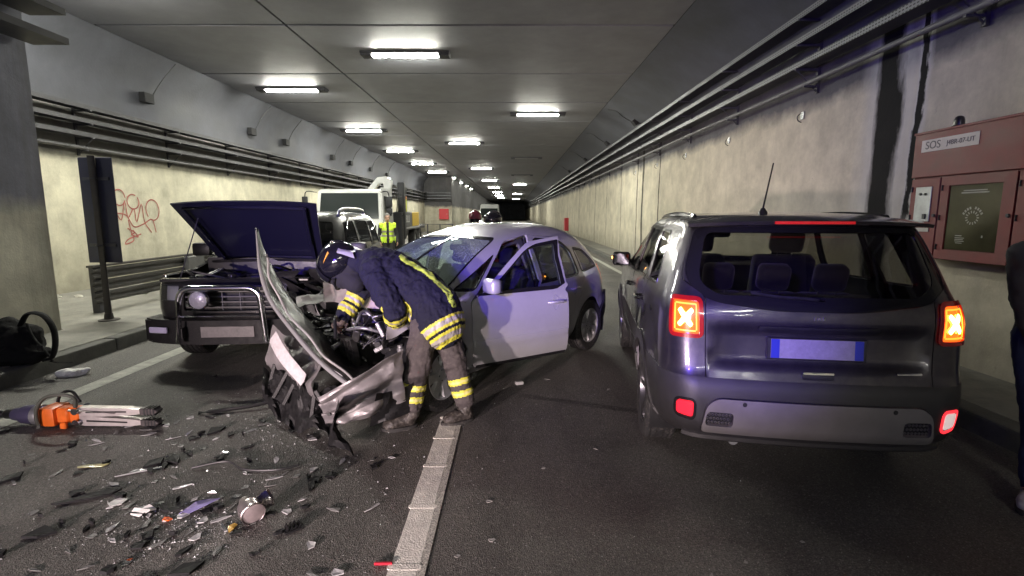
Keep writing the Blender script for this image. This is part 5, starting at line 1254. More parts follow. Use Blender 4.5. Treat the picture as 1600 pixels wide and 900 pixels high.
    for k, (x, y, z, a) in enumerate(((4.15, .55, .95, .3), (4.1, .75, .85, .8), (4.2, .62, .75, -.4), (4.0, .78, 1.02, .1), (4.25, .45, .80, .5), (4.1, .40, 1.0, .2))):
        p = V((x, y, z)); d1 = V((.1, .28, .04 * k - .1)); d2 = V((-.12, .02, -.20)); bm = nb(); f_ = lerp4(p, p + d1, p + d1 + d2, p + d2); grid(bm, lambda u, v: f_(u, v) + crumple(f_(u, v), .07, 5, 40 + k), 14, 8); thick(bm, .004); fin('smashed_panel', bm, (M_blackpaint, M_torn, M_alu_cast, M_blackpaint, M_chrome, M_torn)[k], root, 25)
    bm = nb(); box(bm, (1.9, 0, .42), (3.6, 1.2, .08)); fin('underbody', bm, M_black, root)
    for y in (-.37, .37): seat(root, 1.75, y, .62, .5, .6, M_cloth, True, 16, 'front_seat')
    bm = nb(); box(bm, (2.72, 0, 1.0), (.4, 1.4, .2), bev=.06, seg=2); fin('dashboard', bm, M_black, root, 50)
    return root
black_suv()

# ------------------------------------------------------------------ recovery lorry in the lay-by, van far behind, barrier
def lorry():
    root = tag(empty('recovery_lorry', (-5.68, 18.0, 0)), 'white-cabbed recovery lorry with folded crane parked in the lay-by', 'lorry')
    Mw = mat('white_cab_paint', (.62, .63, .62), .35, coat=.5, var=.12, vscale=3); Md = mat('dark_lorry_steel', (.025, .026, .03), .5, .3, var=.3)
    # cab: front towards the camera (-y)
    bm = nb(); prof = [(0, .55), (-.03, 1.25), (.02, 1.42), (.22, 2.42), (.32, 2.5), (1.75, 2.56), (1.80, 2.45), (1.80, .55)]
    def cabw(z): return 1.17 if z < 1.5 else 1.17 - .06 * (z - 1.5)
    A = [bm.verts.new((-cabw(z), y, z)) for y, z in prof]; B = [bm.verts.new((cabw(z), y, z)) for y, z in prof]; n_ = len(prof)
    bm.faces.new(A); bm.faces.new(B[::-1])
    for k in range(n_): bm.faces.new((A[k], B[k], B[(k + 1) % n_], A[(k + 1) % n_]))
    bmesh.ops.recalc_face_normals(bm, faces=bm.faces); bmesh.ops.bevel(bm, geom=list(bm.edges), offset=.04, segments=2, affect='EDGES'); cab = fin('cab', bm, Mw, root, 40)
    G_w = mat('dark_windscreen', (.03, .036, .036), .06, coat=1)
    bm = nb(); wsc = lerp4((-1.04, .016, 1.47), (1.04, .016, 1.47), (.99, .195, 2.36), (-.99, .195, 2.36)); grid(bm, lambda u, v: wsc(u, v) + V((0, -.012 - .03 * math.sin(u * 3.14), 0)), 10, 4); thick(bm, .01); fin('windscreen', bm, G_w, cab, 40)
    for s in (1, -1):
        bm = nb(); box(bm, (s * 1.135, .95, 1.92), (.02, .95, .70), bev=.008, rot=Matrix.Rotation(R(-s * 3.4), 3, 'Y')); fin('cab_side_window', bm, G_w, cab)
        bm = nb(); tube(bm, bez([(s * 1.12, .10, 2.38), (s * 1.38, -.10, 2.40), (s * 1.45, -.12, 2.2), (s * 1.44, -.12, 1.75)], 12), .018, 6); ma = fin('mirror_arm', bm, Md, cab, 60)
        for z, h_ in ((2.05, .36), (1.72, .2)): bm = nb(); box(bm, (s * 1.45, -.12, z), (.20, .07, h_), bev=.03, seg=2); fin('mirror', bm, Md, ma, 40)
        bm = nb(); box(bm, (s * .9, -.02, .80), (.36, .06, .24), bev=.03); fin('headlamp', bm, G_w, cab)
    bm = nb(); box(bm, (0, -.03, 1.1), (1.9, .05, .30), bev=.02); fin('grille', bm, Md, cab); bm = nb(); box(bm, (0, -.06, .52), (2.36, .22, .34), bev=.05, seg=2); fin('front_bumper', bm, Md, root, 40)
    for x in (-.55, .35): bm = nb(); box(bm, (x, .03, 1.52), (.75, .02, .02), Matrix.Rotation(R(-8), 3, 'Y')); fin('wiper', bm, Md, cab)
    # crane jib over the cab
    bm = nb(); prism(bm, rpoly([(-.55, 0), (-.15, .46), (.22, .50), (.40, .34), (.34, -.1), (.12, -.14), (.08, .24), (-.12, .22), (-.28, -.05)], .05), -.12, .12, Matrix.Translation((.62, 2.3, 2.58)) @ Matrix.Rotation(R(90), 4, 'X')); cr = fin('crane_jib', bm, Mw, root, 30)
    bm = nb(); box(bm, (.72, 2.3, 1.7), (.30, .34, 1.9), bev=.03); fin('crane_post', bm, Mw, root)
    bm = nb(); box(bm, (1.36, 2.35, 1.75), (.26, .30, 2.2), bev=.03); fin('crane_mast', bm, Md, root)
    bm = nb(); box(bm, (1.20, 2.1, 1.0), (.50, .5, 1.4), bev=.03); fin('crane_controls', bm, Md, root)
    for k in range(5): bm = nb(); tube(bm, bez([(1.15 + .06 * k, 2.05, 2.5), (1.28 + .06 * k, 1.9, 2.1 - .1 * k), (1.2 + .04 * k, 2.0, 1.5)], 10), .018, 6); fin('hydraulic_hose', bm, M_hose, root, 60)
    # flat bed, side lockers
    bm = nb(); box(bm, (0, 5.2, 1.02), (2.4, 6.6, .14), bev=.02); fin('flat_bed', bm, Md, root)
    bm = nb(); box(bm, (0, 5.0, .72), (.9, 8.0, .3)); fin('chassis', bm, Md, root)
    bm = nb(); box(bm, (1.12, 3.75, 1.42), (.36, 1.9, .62), bev=.015); gb = fin('grey_locker', bm, mat('dark_grey_locker', (.10, .105, .11), .5, var=.2), root)
    text_part('lettering', 'BLU', .42, mat('white_print', (.6, .6, .58), .6), gb, Matrix.Translation((1.303, 3.75, 1.42)) @ Matrix.Rotation(R(90), 4, 'Z') @ Matrix.Rotation(R(90), 4, 'X'))
    bm = nb(); box(bm, (1.12, 5.55, 1.42), (.36, 1.55, .62), bev=.015); yb = fin('yellow_locker', bm, mat('yellow_locker', (.62, .42, .03), .45, var=.15), root)
    for z in (1.25, 1.42, 1.6): bm = nb(); box(bm, (1.304, 5.55, z), (.012, 1.35, .02)); fin('locker_rib', bm, mat('yellow_locker'), yb)
    bm = nb(); box(bm, (1.12, 4.6, 1.06), (.38, 3.7, .07)); fin('locker_shelf', bm, mat('pale_steel', (.4, .4, .4), .5), root)
    bm = nb(); box(bm, (1.28, 3.0, 1.97), (.28, .03, .50), bev=.01); sg = fin('warning_board', bm, mat('fluorescent_yellow_board', (.75, .78, .12), .5), root); bm = nb(); box(bm, (1.28, 2.982, 2.28), (.28, .02, .12)); fin('orange_stripe', bm, mat('orange_board', (.8, .28, .08), .5), sg)
    for y in (1.0, 6.2, 7.3):
        for s in (1, -1): lorry_wheel(root, s, y)
    return root
def lorry_wheel(root, s, y):
    mt = Matrix.Translation((s * 1.02, y, .5)) @ Matrix.Rotation(R(90 * s), 4, 'Y'); bm = nb(); lathe(bm, [(.28, -.14), (.48, -.14), (.5, -.10), (.5, .10), (.48, .14), (.30, .14), (.28, .1), (.28, -.14)], 28, mt); w_ = fin('wheel', bm, M_rubber, root, 35)
    bm = nb(); lathe(bm, [(.29, .10), (.26, .05), (.12, .04), (.10, .10), (0, .11)], 20, mt); fin('rim', bm, M_galv, w_, 35)
lorry()
def van():
    root = tag(empty('white_van', (-2.25, 50, 0)), 'white van with dark windscreen standing far down the tunnel', 'van')
    Mw = mat('white_cab_paint')
    bm = nb(); prof = [(0, .35), (-.05, .95), (.55, 1.22), (1.35, 2.22), (1.7, 2.62), (5.2, 2.66), (5.3, 2.5), (5.3, .35)]; A = [bm.verts.new((-1.0 + .09 * max(0, z - 1.2), y, z)) for y, z in prof]; B = [bm.verts.new((1.0 - .09 * max(0, z - 1.2), y, z)) for y, z in prof]; n_ = len(prof); bm.faces.new(A); bm.faces.new(B[::-1])
    for k in range(n_): bm.faces.new((A[k], B[k], B[(k + 1) % n_], A[(k + 1) % n_]))
    bmesh.ops.recalc_face_normals(bm, faces=bm.faces); bmesh.ops.bevel(bm, geom=list(bm.edges), offset=.06, segments=2, affect='EDGES'); fin('van_body', bm, Mw, root, 40)
    bm = nb(); f_ = lerp4((-.9, .58, 1.27), (.9, .58, 1.27), (.82, 1.34, 2.2), (-.82, 1.34, 2.2)); grid(bm, lambda u, v: f_(u, v) + V((0, -.02, .015)), 4, 3); thick(bm, .015); fin('windscreen', bm, mat('dark_windscreen'), root)
    bm = nb(); box(bm, (0, -.06, .72), (1.2, .05, .28), bev=.01); fin('grille', bm, M_black, root); bm = nb(); box(bm, (0, -.05, .45), (1.95, .1, .22), bev=.03); fin('front_bumper', bm, M_black, root)
    for s in (1, -1):
        bm = nb(); box(bm, (s * .8, .0, .92), (.30, .08, .18), bev=.03); fin('headlamp', bm, mat('lit_headlamp', (1, 1, 1), .3, emit=(1, .97, .9), es=1.5), root)
        bm = nb(); box(bm, (s * 1.12, .75, 1.5), (.2, .1, .34), bev=.03); fin('door_mirror', bm, M_black, root)
        for y in (.8, 4.2): bm = nb(); lathe(bm, [(.0, -.1), (.33, -.1), (.34, .0), (.33, .1), (.2, .1), (.18, .06), (0, .07)], 20, Matrix.Translation((s * .88, y, .34)) @ Matrix.Rotation(R(90 * s), 4, 'Y')); fin('wheel', bm, M_rubber, root, 35)
    bm = nb(); box(bm, (0, 1.95, 2.70), (.9, .22, .10), bev=.03); fin('roof_light_bar', bm, M_black, root)
van()
br = tag(empty('metal_barrier', (-4.55, 30.0, 0)), 'dark tubular barrier standing on the road behind the lorry', 'barrier')
for z in (.55, 1.05):
    bm = nb(); tube(bm, [(-1.1, 0, z), (1.1, 0, z)], .035, 8); fin('barrier_rail', bm, M_steel_dk, br, 50)
for x in (-1.1, -.36, .36, 1.1):
    bm = nb(); tube(bm, [(x, 0, 0), (x, 0, 1.06)], .035, 8); fin('barrier_post', bm, M_steel_dk, br, 50)
# ------------------------------------------------------------------ people: rounded limbs merged into one skin, clothes as their own pieces
def cap(bm, pts, rads, side=None, n=14):
    """tapered limb with domed ends; rads: number or (a,b) per point"""
    pts = [V(p) for p in pts]; rr = [(r, r) if isinstance(r, (int, float)) else r for r in rads]
    d0 = (pts[0] - pts[1]).normalized(); d1 = (pts[-1] - pts[-2]).normalized(); P, Q = [], []
    for a in (80, 50, 22): m = min(rr[0]); P.append(pts[0] + d0 * m * math.sin(R(a))); Q.append(tuple(x * math.cos(R(a)) for x in rr[0]))
    P += pts; Q += rr
    for a in (22, 50, 80): m = min(rr[-1]); P.append(pts[-1] + d1 * m * math.sin(R(a))); Q.append(tuple(x * math.cos(R(a)) for x in rr[-1]))
    tube(bm, P, Q, n, True, side)
def ell(bm, c, r, rot=None, sub=3):
    g = bmesh.ops.create_icosphere(bm, subdivisions=sub, radius=1); mt = Matrix.Translation(V(c)) @ (rot.to_4x4() if rot else Matrix()) @ Matrix.Diagonal((r[0], r[1], r[2], 1))
    for v in g['verts']: v.co = mt @ v.co
def remesh(bm, vox, it=2):
    bmesh.ops.recalc_face_normals(bm, faces=bm.faces)
    me = bpy.data.meshes.new('tmp'); bm.to_mesh(me); bm.free(); o = bpy.data.objects.new('tmp', me); C.objects.link(o)
    md = o.modifiers.new('r', 'REMESH'); md.mode = 'VOXEL'; md.voxel_size = vox
    if it: sm = o.modifiers.new('s', 'SMOOTH'); sm.iterations = it; sm.factor = .5
    out = bpy.data.meshes.new_from_object(o.evaluated_get(bpy.context.evaluated_depsgraph_get())); bpy.data.objects.remove(o); bpy.data.meshes.remove(me)
    for p in out.polygons: p.use_smooth = True
    return out
def folds(me, amp, f, stretch=(1, 1, 1), seed=0):
    nn = [v.normal.copy() for v in me.vertices]
    for v, nv in zip(me.vertices, nn):
        q = V((v.co.x * stretch[0], v.co.y * stretch[1], v.co.z * stretch[2])) * f + V((seed * 3.7, seed, 0))
        a = noise.noise(q) + .5 * noise.noise(q * 2.1) ; v.co += nv * (amp * (a - .25 * abs(noise.noise(q * 1.4 + V((9, 9, 9))))))
    me.update()
def segpar(p, a, b):
    ab = b - a; t = (p - a).dot(ab) / ab.length_squared; return t, (p - (a + ab * t)).length
def take(name, me, cond, m, parent, off=.004):
    """lift the faces that satisfy cond off a garment as a sewn-on band"""
    bm = nb(); bm.from_mesh(me); bm.normal_update(); no = {v.index: v.normal.copy() for v in bm.verts}
    kill = [f for f in bm.faces if not cond(f.calc_center_median(), f.normal)]; bmesh.ops.delete(bm, geom=kill, context='FACES')
    for v in bm.verts: v.co += v.normal * off
    if not bm.faces: bm.free(); return None
    o2 = bpy.data.meshes.new(name); 
    for f in bm.faces: f.smooth = True
    bm.to_mesh(o2); bm.free(); return ob(name, o2, m, parent)
M_skin = mat('skin', (.50, .30, .22), .5, var=.12, vscale=30)
M_navy = mat('navy_turnout_cloth', (.0085, .009, .021), .8, var=.3, vscale=9, bump=.5, bscale=220, spec=.3)
M_trous = mat('taupe_turnout_cloth', (.060, .050, .050), .88, var=.3, vscale=8, bump=.5, bscale=240, dust=.15)
M_band_y = mat('fluorescent_yellow_band', (.56, .54, .055), .55, bump=.2, bscale=300)
M_band_s = mat('silver_reflective_band', (.34, .32, .29), .45, bump=.2, bscale=300)
M_boot = mat('brown_black_boot_leather', (.030, .025, .022), .6, var=.4, vscale=14, bump=.3, bscale=80, dust=.4)
M_sole = mat('boot_sole_rubber', (.02, .019, .018), .8, dust=.4, var=.3)
M_glove = mat('dusty_glove_leather', (.10, .075, .06), .8, var=.4, vscale=22, bump=.4, bscale=120, dust=.4)
def hand(bm, wrist, knuck, palm_n, spread=.075, curl=55, length=.085, r=.0095, s=1):
    """palm from wrist to knuckles, four curled fingers and a thumb leaving the palm's side"""
    w, k = V(wrist), V(knuck); d = (k - w).normalized(); nrm = V(palm_n); nrm = (nrm - d * nrm.dot(d)).normalized(); sd = d.cross(nrm) * s
    cap(bm, [w, w.lerp(k, .5), k], [(.030, .022), (.040, .020), (.042, .017)], sd)
    for i, ln in enumerate((.92, 1.05, 1.0, .80)):
        b = k + sd * (spread * (i / 3 - .5)); a = R(curl * .35); p = [b - d * .01]; dirn = d
        for j, fr in enumerate((.45, .32, .23)):
            dirn = (d * math.cos(a) + nrm * math.sin(a)); p.append(p[-1] + dirn * length * ln * fr); a += R(curl * (.55 if j == 0 else .45))
        cap(bm, p, [r, r * .95, r * .88, r * .75], n=8)
    t0 = w.lerp(k, .35) - sd * .032; p = [t0, t0 + (d * .55 - sd * .6 + nrm * .35).normalized() * .04, t0 + (d * .55 - sd * .6 + nrm * .35).normalized() * .04 + (d * .8 + nrm * .5).normalized() * .035]
    cap(bm, p, [r * 1.4, r * 1.15, r * .9], n=8)
def boot(root, heel, toe, ankle, top, w=.050, m=M_boot, name='boot', sole=True):
    """heel and toe on the ground, leather shaft up the shin"""
    h, t, a, tp = V(heel), V(toe), V(ankle), V(top); d = (t - h); L = d.length; d.normalize(); up = V((0, 0, 1)); sd = d.cross(up)
    bm = nb(); cap(bm, [h + d * .045 + up * .055, h + d * L * .45 + up * .06, h + d * L * .72 + up * .048, h + d * (L - .045) + up * .042], [(w * .85, .046), (w * .95, .055), (w * 1.1, .046), (w * .95, .036)], sd)
    cap(bm, [h + d * .07 + up * .06, a, tp], [.055, .056, .066]); me = remesh(bm, .008, 3); folds(me, .006, 22)
    o = ob(name, me, m, root)
    if sole:
        out = []
        for k in range(24):
            q = 2 * math.pi * k / 24; x = L * (.5 + .54 * math.cos(q)); y = w * 1.12 * math.sin(q) * (1.0 + .12 * math.cos(q)) ; out.append((x, y))
        mt = Matrix((d, sd, up)).transposed().to_4x4(); mt.translation = h; mt.translation.z = .002
        bm = nb(); prism(bm, out, 0, .026, mt); bmesh.ops.bevel(bm, geom=[e for e in bm.edges if abs(e.verts[0].co.z - e.verts[1].co.z) < .001], offset=.006, segments=2, affect='EDGES'); fin('sole', bm, M_sole, o, 40)
        for k in range(5):
            c = h + d * (L * .55 - .022 * k * 1.6) + up * (.105 + .022 * k * 1.3); bm = nb(); tube(bm, [c - sd * .03, c + up * .008 + d * .012, c + sd * .03], .004, 5); fin('lace', bm, M_black, o, 60)
    return o
def face_head(bm, c, fwd, up=(0, 0, 1), s=1.0):
    """skull, jaw, nose, brow and ears to be merged into a body"""
    f = V(fwd).normalized(); u = V(up); u = (u - f * u.dot(f)).normalized(); l = u.cross(f); rot = Matrix((f, l, u)).transposed(); c = V(c)
    def P(x, y, z): return c + (f * x + l * y + u * z) * s
    ell(bm, P(-.012, 0, .03), (.098 * s, .078 * s, .098 * s), rot); ell(bm, P(.022, 0, -.045), (.066 * s, .058 * s, .078 * s), rot); ell(bm, P(.052, 0, -.088), (.03 * s, .032 * s, .026 * s), rot)
    cap(bm, [P(.085, 0, .022), P(.108, 0, -.028)], [.010 * s, .016 * s], n=8); cap(bm, [P(.080, -.035, .032), P(.080, .035, .032)], [.016 * s, .016 * s], n=8)
    cap(bm, [P(.082, -.018, -.066), P(.082, .018, -.066)], [.010 * s, .010 * s], n=8)
    for y in (1, -1): ell(bm, P(-.012, y * .078, -.01), (.020 * s, .010 * s, .032 * s), rot, 2)
    cap(bm, [P(-.02, 0, -.06), P(-.045, 0, -.16)], [.055 * s, .060 * s])
    return P
def eyes(root, P, s=1.0):
    for y in (1, -1):
        bm = nb(); ell(bm, P(.074, y * .031, .008), (.011 * s,) * 3, None, 2); e = fin('eye', bm, mat('eye_white', (.6, .58, .55), .3), root, 60)
        bm = nb(); ell(bm, P(.0825, y * .031, .008), (.0045 * s,) * 3, None, 2); fin('pupil', bm, M_black, e, 60)

def bands_on(root_garment, me, a, b, ranges, rmax, cyl=True):
    a, b = V(a), V(b)
    for (t0, t1, mm) in ranges:
        take('reflective_band', me, lambda p, n_: (lambda q: t0 <= q[0] <= t1 and q[1] < rmax)(segpar(p, a, b)), mm, root_garment, .004 if mm is M_band_y else .006)

# ---- fireman leaning into the engine bay
def fireman():
    root = tag(empty('person', (-.58, 3.84, 0)), 'fireman in navy jacket, black helmet and yellow-banded trousers bent over the engine', 'person'); inv = Matrix.Translation((.58, -3.84, 0))
    def add(name, bm, m, par=root, sm=60): return fin(name, bm, m, par, sm, xf=inv)
    lat = V((-.40, -.915, 0)); hl, hr = V((-.665, 3.83, .80)), V((-.555, 3.99, .80)); kl, kr = V((-.715, 3.775, .47)), V((-.45, 3.90, .48)); al, ar = V((-.765, 3.74, .16)), V((-.375, 3.86, .16))
    sp = [V(p) for p in ((-.56, 3.88, .78), (-.62, 3.92, .91), (-.71, 3.97, 1.015), (-.85, 4.04, 1.105), (-1.01, 4.11, 1.185), (-1.15, 4.16, 1.23), (-1.25, 4.185, 1.235))]
    sn, sf = V((-1.03, 3.90, 1.12)), V((-1.10, 4.33, 1.165)); en, ef = V((-.855, 3.72, .895)), V((-1.325, 4.36, .94)); wn, wf = V((-.94, 3.99, .765)), V((-1.425, 4.26, .77))
    hc = V((-1.43, 4.205, 1.185)); hf = V((-.80, .22, -.62)).normalized()
    # body (hidden under the kit except at the neck)
    bm = nb(); cap(bm, sp[1:], [(.15, .12), (.14, .11), (.15, .11), (.17, .12), (.12, .09), .055], lat); 
    for h, k, a in ((hl, kl, al), (hr, kr, ar)): cap(bm, [h, k, a], [.085, .060, .042])
    for s_, e, w in ((sn, en, wn), (sf, ef, wf)): cap(bm, [s_, e, w], [.055, .045, .032])
    cap(bm, [sp[-1], hc], [.055, .055]); face_head(bm, hc, hf, (-.5, .2, .8), 1.0); hand(bm, wf, V((-1.46, 4.22, .70)), V((.2, -.6, -.4))); hand(bm, wn, V((-.985, 4.10, .715)), V((0, 0, -1)))
    me = remesh(bm, .011, 2); me.transform(inv); ob('body', me, M_skin, root)
    # trousers
    bm = nb(); cap(bm, [V((-.64, 3.90, .95)), V((-.61, 3.91, .80))], [(.17, .14), (.175, .155)], lat)
    for h, k, a in ((hl, kl, al), (hr, kr, ar)): cap(bm, [h, h.lerp(k, .5), k, k.lerp(a, .5), a + V((0, 0, .03))], [.118, .108, .094, .086, .080])
    me = remesh(bm, .008, 2); folds(me, .011, 9, (1, 1, .8), 1); folds(me, .005, 26, (1, 1, 1.6), 2); me.transform(inv); tr = ob('trousers', me, M_trous, root)
    for k, a in ((kl, al), (kr, ar)):
        A, B = inv @ k, inv @ (a + V((0, 0, .0)))
        for t0, t1 in ((.40, .55), (.68, .83)): take('reflective_band', me, lambda p, n_, A=A, B=B, t0=t0, t1=t1: t0 <= segpar(p, A, B)[0] <= t1 and segpar(p, A, B)[1] < .13, M_band_y, tr, .003)
        for t0, t1 in ((.445, .505), (.725, .785)): take('reflective_band', me, lambda p, n_, A=A, B=B, t0=t0, t1=t1: t0 <= segpar(p, A, B)[0] <= t1 and segpar(p, A, B)[1] < .13, mat('pale_yellow_reflective_band', (.58, .55, .20), .5), tr, .005)
    # jacket with sleeves
    bm = nb(); cap(bm, sp, [(.215, .195), (.215, .20), (.205, .182), (.215, .17), (.225, .165), (.165, .135), (.085, .08)], lat, 18)
    cap(bm, [sp[4] + lat * .16, sp[4] - lat * .16], [.12, .12])
    for s_, e, w in ((sn, en, wn), (sf, ef, wf)): cap(bm, [s_, s_.lerp(e, .5), e, e.lerp(w, .6), w], [.112, .100, .088, .078, .072])
    me = remesh(bm, .008, 3); folds(me, .014, 7, (1, 1, 1), 4); folds(me, .008, 17, (1.6, 1.6, .7), 5); folds(me, .004, 40, (1, 1, 1), 6); me.transform(inv); jk = ob('jacket', me, M_navy, root)
    A = inv @ (sp[0] + V((.02, 0, -.03))); B = inv @ sp[2]; up = (inv.to_3x3() @ V((0, 0, 1)))
    for t0, t1, mm in ((-.42, -.35, M_band_y), (-.35, -.25, M_band_s), (-.25, -.19, M_band_y), (-.13, -.07, M_band_y), (-.07, .03, M_band_s), (.03, .09, M_band_y)):
        take('reflective_band', me, lambda p, n_, t0=t0, t1=t1: t0 <= segpar(p, A, B)[0] <= t1 and segpar(p, A, B)[1] < .30, mm, jk, .004)
    # yellow tape along the back
    ax = inv @ V((0, 0, 0))
    take('back_band', me, lambda p, n_: n_.z > .25 and (inv.inverted() @ p).x > -.88 and abs(((inv.inverted() @ p) - V((-.72, 3.97, 1))).dot(lat) + .02 - .05) < .032 and segpar(p, A, B)[0] > .2, mat('lime_back_band', (.55, .72, .08), .5), jk, .004)
    for e, w, rs in ((en, wn, ((-.02, .08, M_band_y), (.08, .17, M_band_s), (.17, .27, M_band_y), (.33, .43, M_band_y), (.43, .5, M_band_s), (.5, .58, M_band_y))), (ef, wf, ((.12, .26, M_band_y), (.26, .36, M_band_s), (.36, .46, M_band_y), (.56, .66, M_band_y), (.66, .76, M_band_s), (.76, .90, M_band_y)))):
        a, b = inv @ e, inv @ w
        for t0, t1, mm in rs: take('reflective_band', me, lambda p, n_, a=a, b=b, t0=t0, t1=t1: t0 <= segpar(p, a, b)[0] <= t1 and segpar(p, a, b)[1] < .115, mm, jk, .005)
    bm = nb(); c0 = sp[-2].lerp(sp[-1], .6); dd = (sp[-1] - sp[-2]).normalized(); tube(bm, [c0, c0 + dd * .05, c0 + dd * .09], [(.105, .095), (.112, .10), (.108, .096)], 18, False, lat); thick(bm, .008); add('collar', bm, M_navy, jk, 60)
    # gloves
    for w, kn, pn, sg in ((wf, V((-1.47, 4.21, .69)), V((.35, -.7, -.3)), 1), (wn, V((-.985, 4.10, .715)), V((0, 0, -1)), -1)):
        bm = nb(); hand(bm, w + (w - kn) * .25, kn, pn, .085, 70, .095, .0135, sg); cap(bm, [w + (w - kn) * .6, w, w.lerp(kn, .6)], [.052, .050, .046]); me2 = remesh(bm, .006, 2); folds(me2, .003, 40); me2.transform(inv); gl = ob('glove', me2, M_glove, root)
        a, b = inv @ (w + (w - kn) * .7), inv @ kn; take('glove_tab', me2, lambda p, n_: .05 < segpar(p, a, b)[0] < .30 and n_.y < -.2, M_band_y, gl, .003)
    # boots
    for o_ in (('l', (-.735, 3.765), (-.985, 3.67), al, kl), ('r', (-.31, 3.90), (-.54, 3.77), ar, kr)):
        b = boot(root, inv @ V((*o_[1], .0)), inv @ V((*o_[2], .0)), inv @ (o_[3] + V((.01, .0, -.04))), inv @ (o_[3].lerp(o_[4], .35)), .056)
    # helmet: jet-style shell, gold comb, visor, chin guard
    f = hf; l = V((0, 0, 1)).cross(f).normalized(); u = f.cross(l); rot = Matrix((f, l, u)).transposed(); M_h = mat('gloss_black_helmet', (.008, .008, .012), .08, coat=1)
    bm = nb(); ell(bm, (0, 0, 0), (1, 1, 1), None, 4)
    for v in bm.verts:
        q = v.co.copy(); sx = .195 if q.x < 0 else .185; z = q.z * (.168 if q.z > 0 else .135)
        v.co = hc - f * .02 + f * (q.x * sx) + l * (q.y * .148) + u * (z + .035)
    bmesh.ops.bisect_plane(bm, geom=list(bm.verts) + list(bm.edges) + list(bm.faces), plane_co=hc - u * .12, plane_no=u, clear_inner=True); thick(bm, .01); he = add('helmet', bm, M_h)
    bm = nb(); grid(bm, lambda a, b: hc - f * .02 + f * (.198 * math.cos(R(-62 + 124 * a)) * math.cos(R(-35 + 50 * b))) + l * (.162 * math.sin(R(-62 + 124 * a)) * math.cos(R(-35 + 50 * b))) + u * (.035 + .172 * math.sin(R(-35 + 50 * b))), 22, 10); thick(bm, .004); add('visor', bm, mat('dark_visor', (.012, .012, .016), .04, coat=1), he)
    bm = nb(); tube(bm, [hc - f * .02 + f * (.197 * math.cos(R(a))) + u * (.035 + .172 * math.sin(R(a))) for a in range(15, 150, 9)], .008, 6, side=l, flat=1); add('helmet_comb', bm, M_h, he)
    ln = -l if l.y > 0 else l
    for sgn in (1, -1):
        bm = nb(); grid(bm, lambda a, b: hc - f * .02 + f * (.2 * math.cos(R(84 + 26 * a)) * math.cos(R(8 + 7 * b * a + 14 * a))) + l * (sgn * .153 * math.sin(R(84 + 26 * a)) * math.cos(R(8 + 7 * b * a + 14 * a))) + u * (.035 + .172 * math.sin(R(8 + 7 * b * a + 14 * a))), 8, 3); thick(bm, .003); add('side_flash', bm, mat('orange_gold_decal', (.75, .36, .05), .4), he)
    bm = nb(); tube(bm, bez([hc + l * .13 - u * .08 + f * .02, hc + f * .12 - u * .135, hc - l * .13 - u * .08 + f * .02], 14), .010, 6); add('chin_strap', bm, M_torn, he)
    bm = nb(); ell(bm, hc + f * .012 - u * .05, (.118, .098, .135), rot, 4); cap(bm, [hc - u * .06 - f * .02, sp[-1].lerp(hc, .2)], [.09, .10]); uu = V((-.5, .2, .8)); uu = (uu - f * uu.dot(f)).normalized(); cap(bm, [hc - uu * .05, hc - f * .05 - uu * .19], [.085, .085]); me2 = remesh(bm, .010, 2); me2.transform(inv); ob('fire_hood', me2, mat('black_knit_hood', (.012, .012, .014), .9, bump=.4, bscale=200), he)
    # pale nape guard between helmet and collar
    nc = hc - f * .14; bm = nb(); grid(bm, lambda a, b: (hc - f * (.12 + .02 * math.cos(R(-80 + 160 * a)))) .lerp(sp[-2], b * .62) + l * (.135 * math.sin(R(-80 + 160 * a)) * (1 - .15 * b)) + u * ((.12 - .05 * b) * math.cos(R(-80 + 160 * a)) * .9 + .012 * math.sin(a * 14 + b * 3)) + V((0, 0, .035)), 22, 6); thick(bm, .004); add('nape_guard', bm, mat('aluminised_cloth', (.55, .55, .56), .35, .4, bump=.4, bscale=60), he)
    bm = nb(); box(bm, V((-.735, 3.79, .74)), (.012, .006, .03)); add('zip_pull', bm, M_chrome, jk)
    return root
fireman()

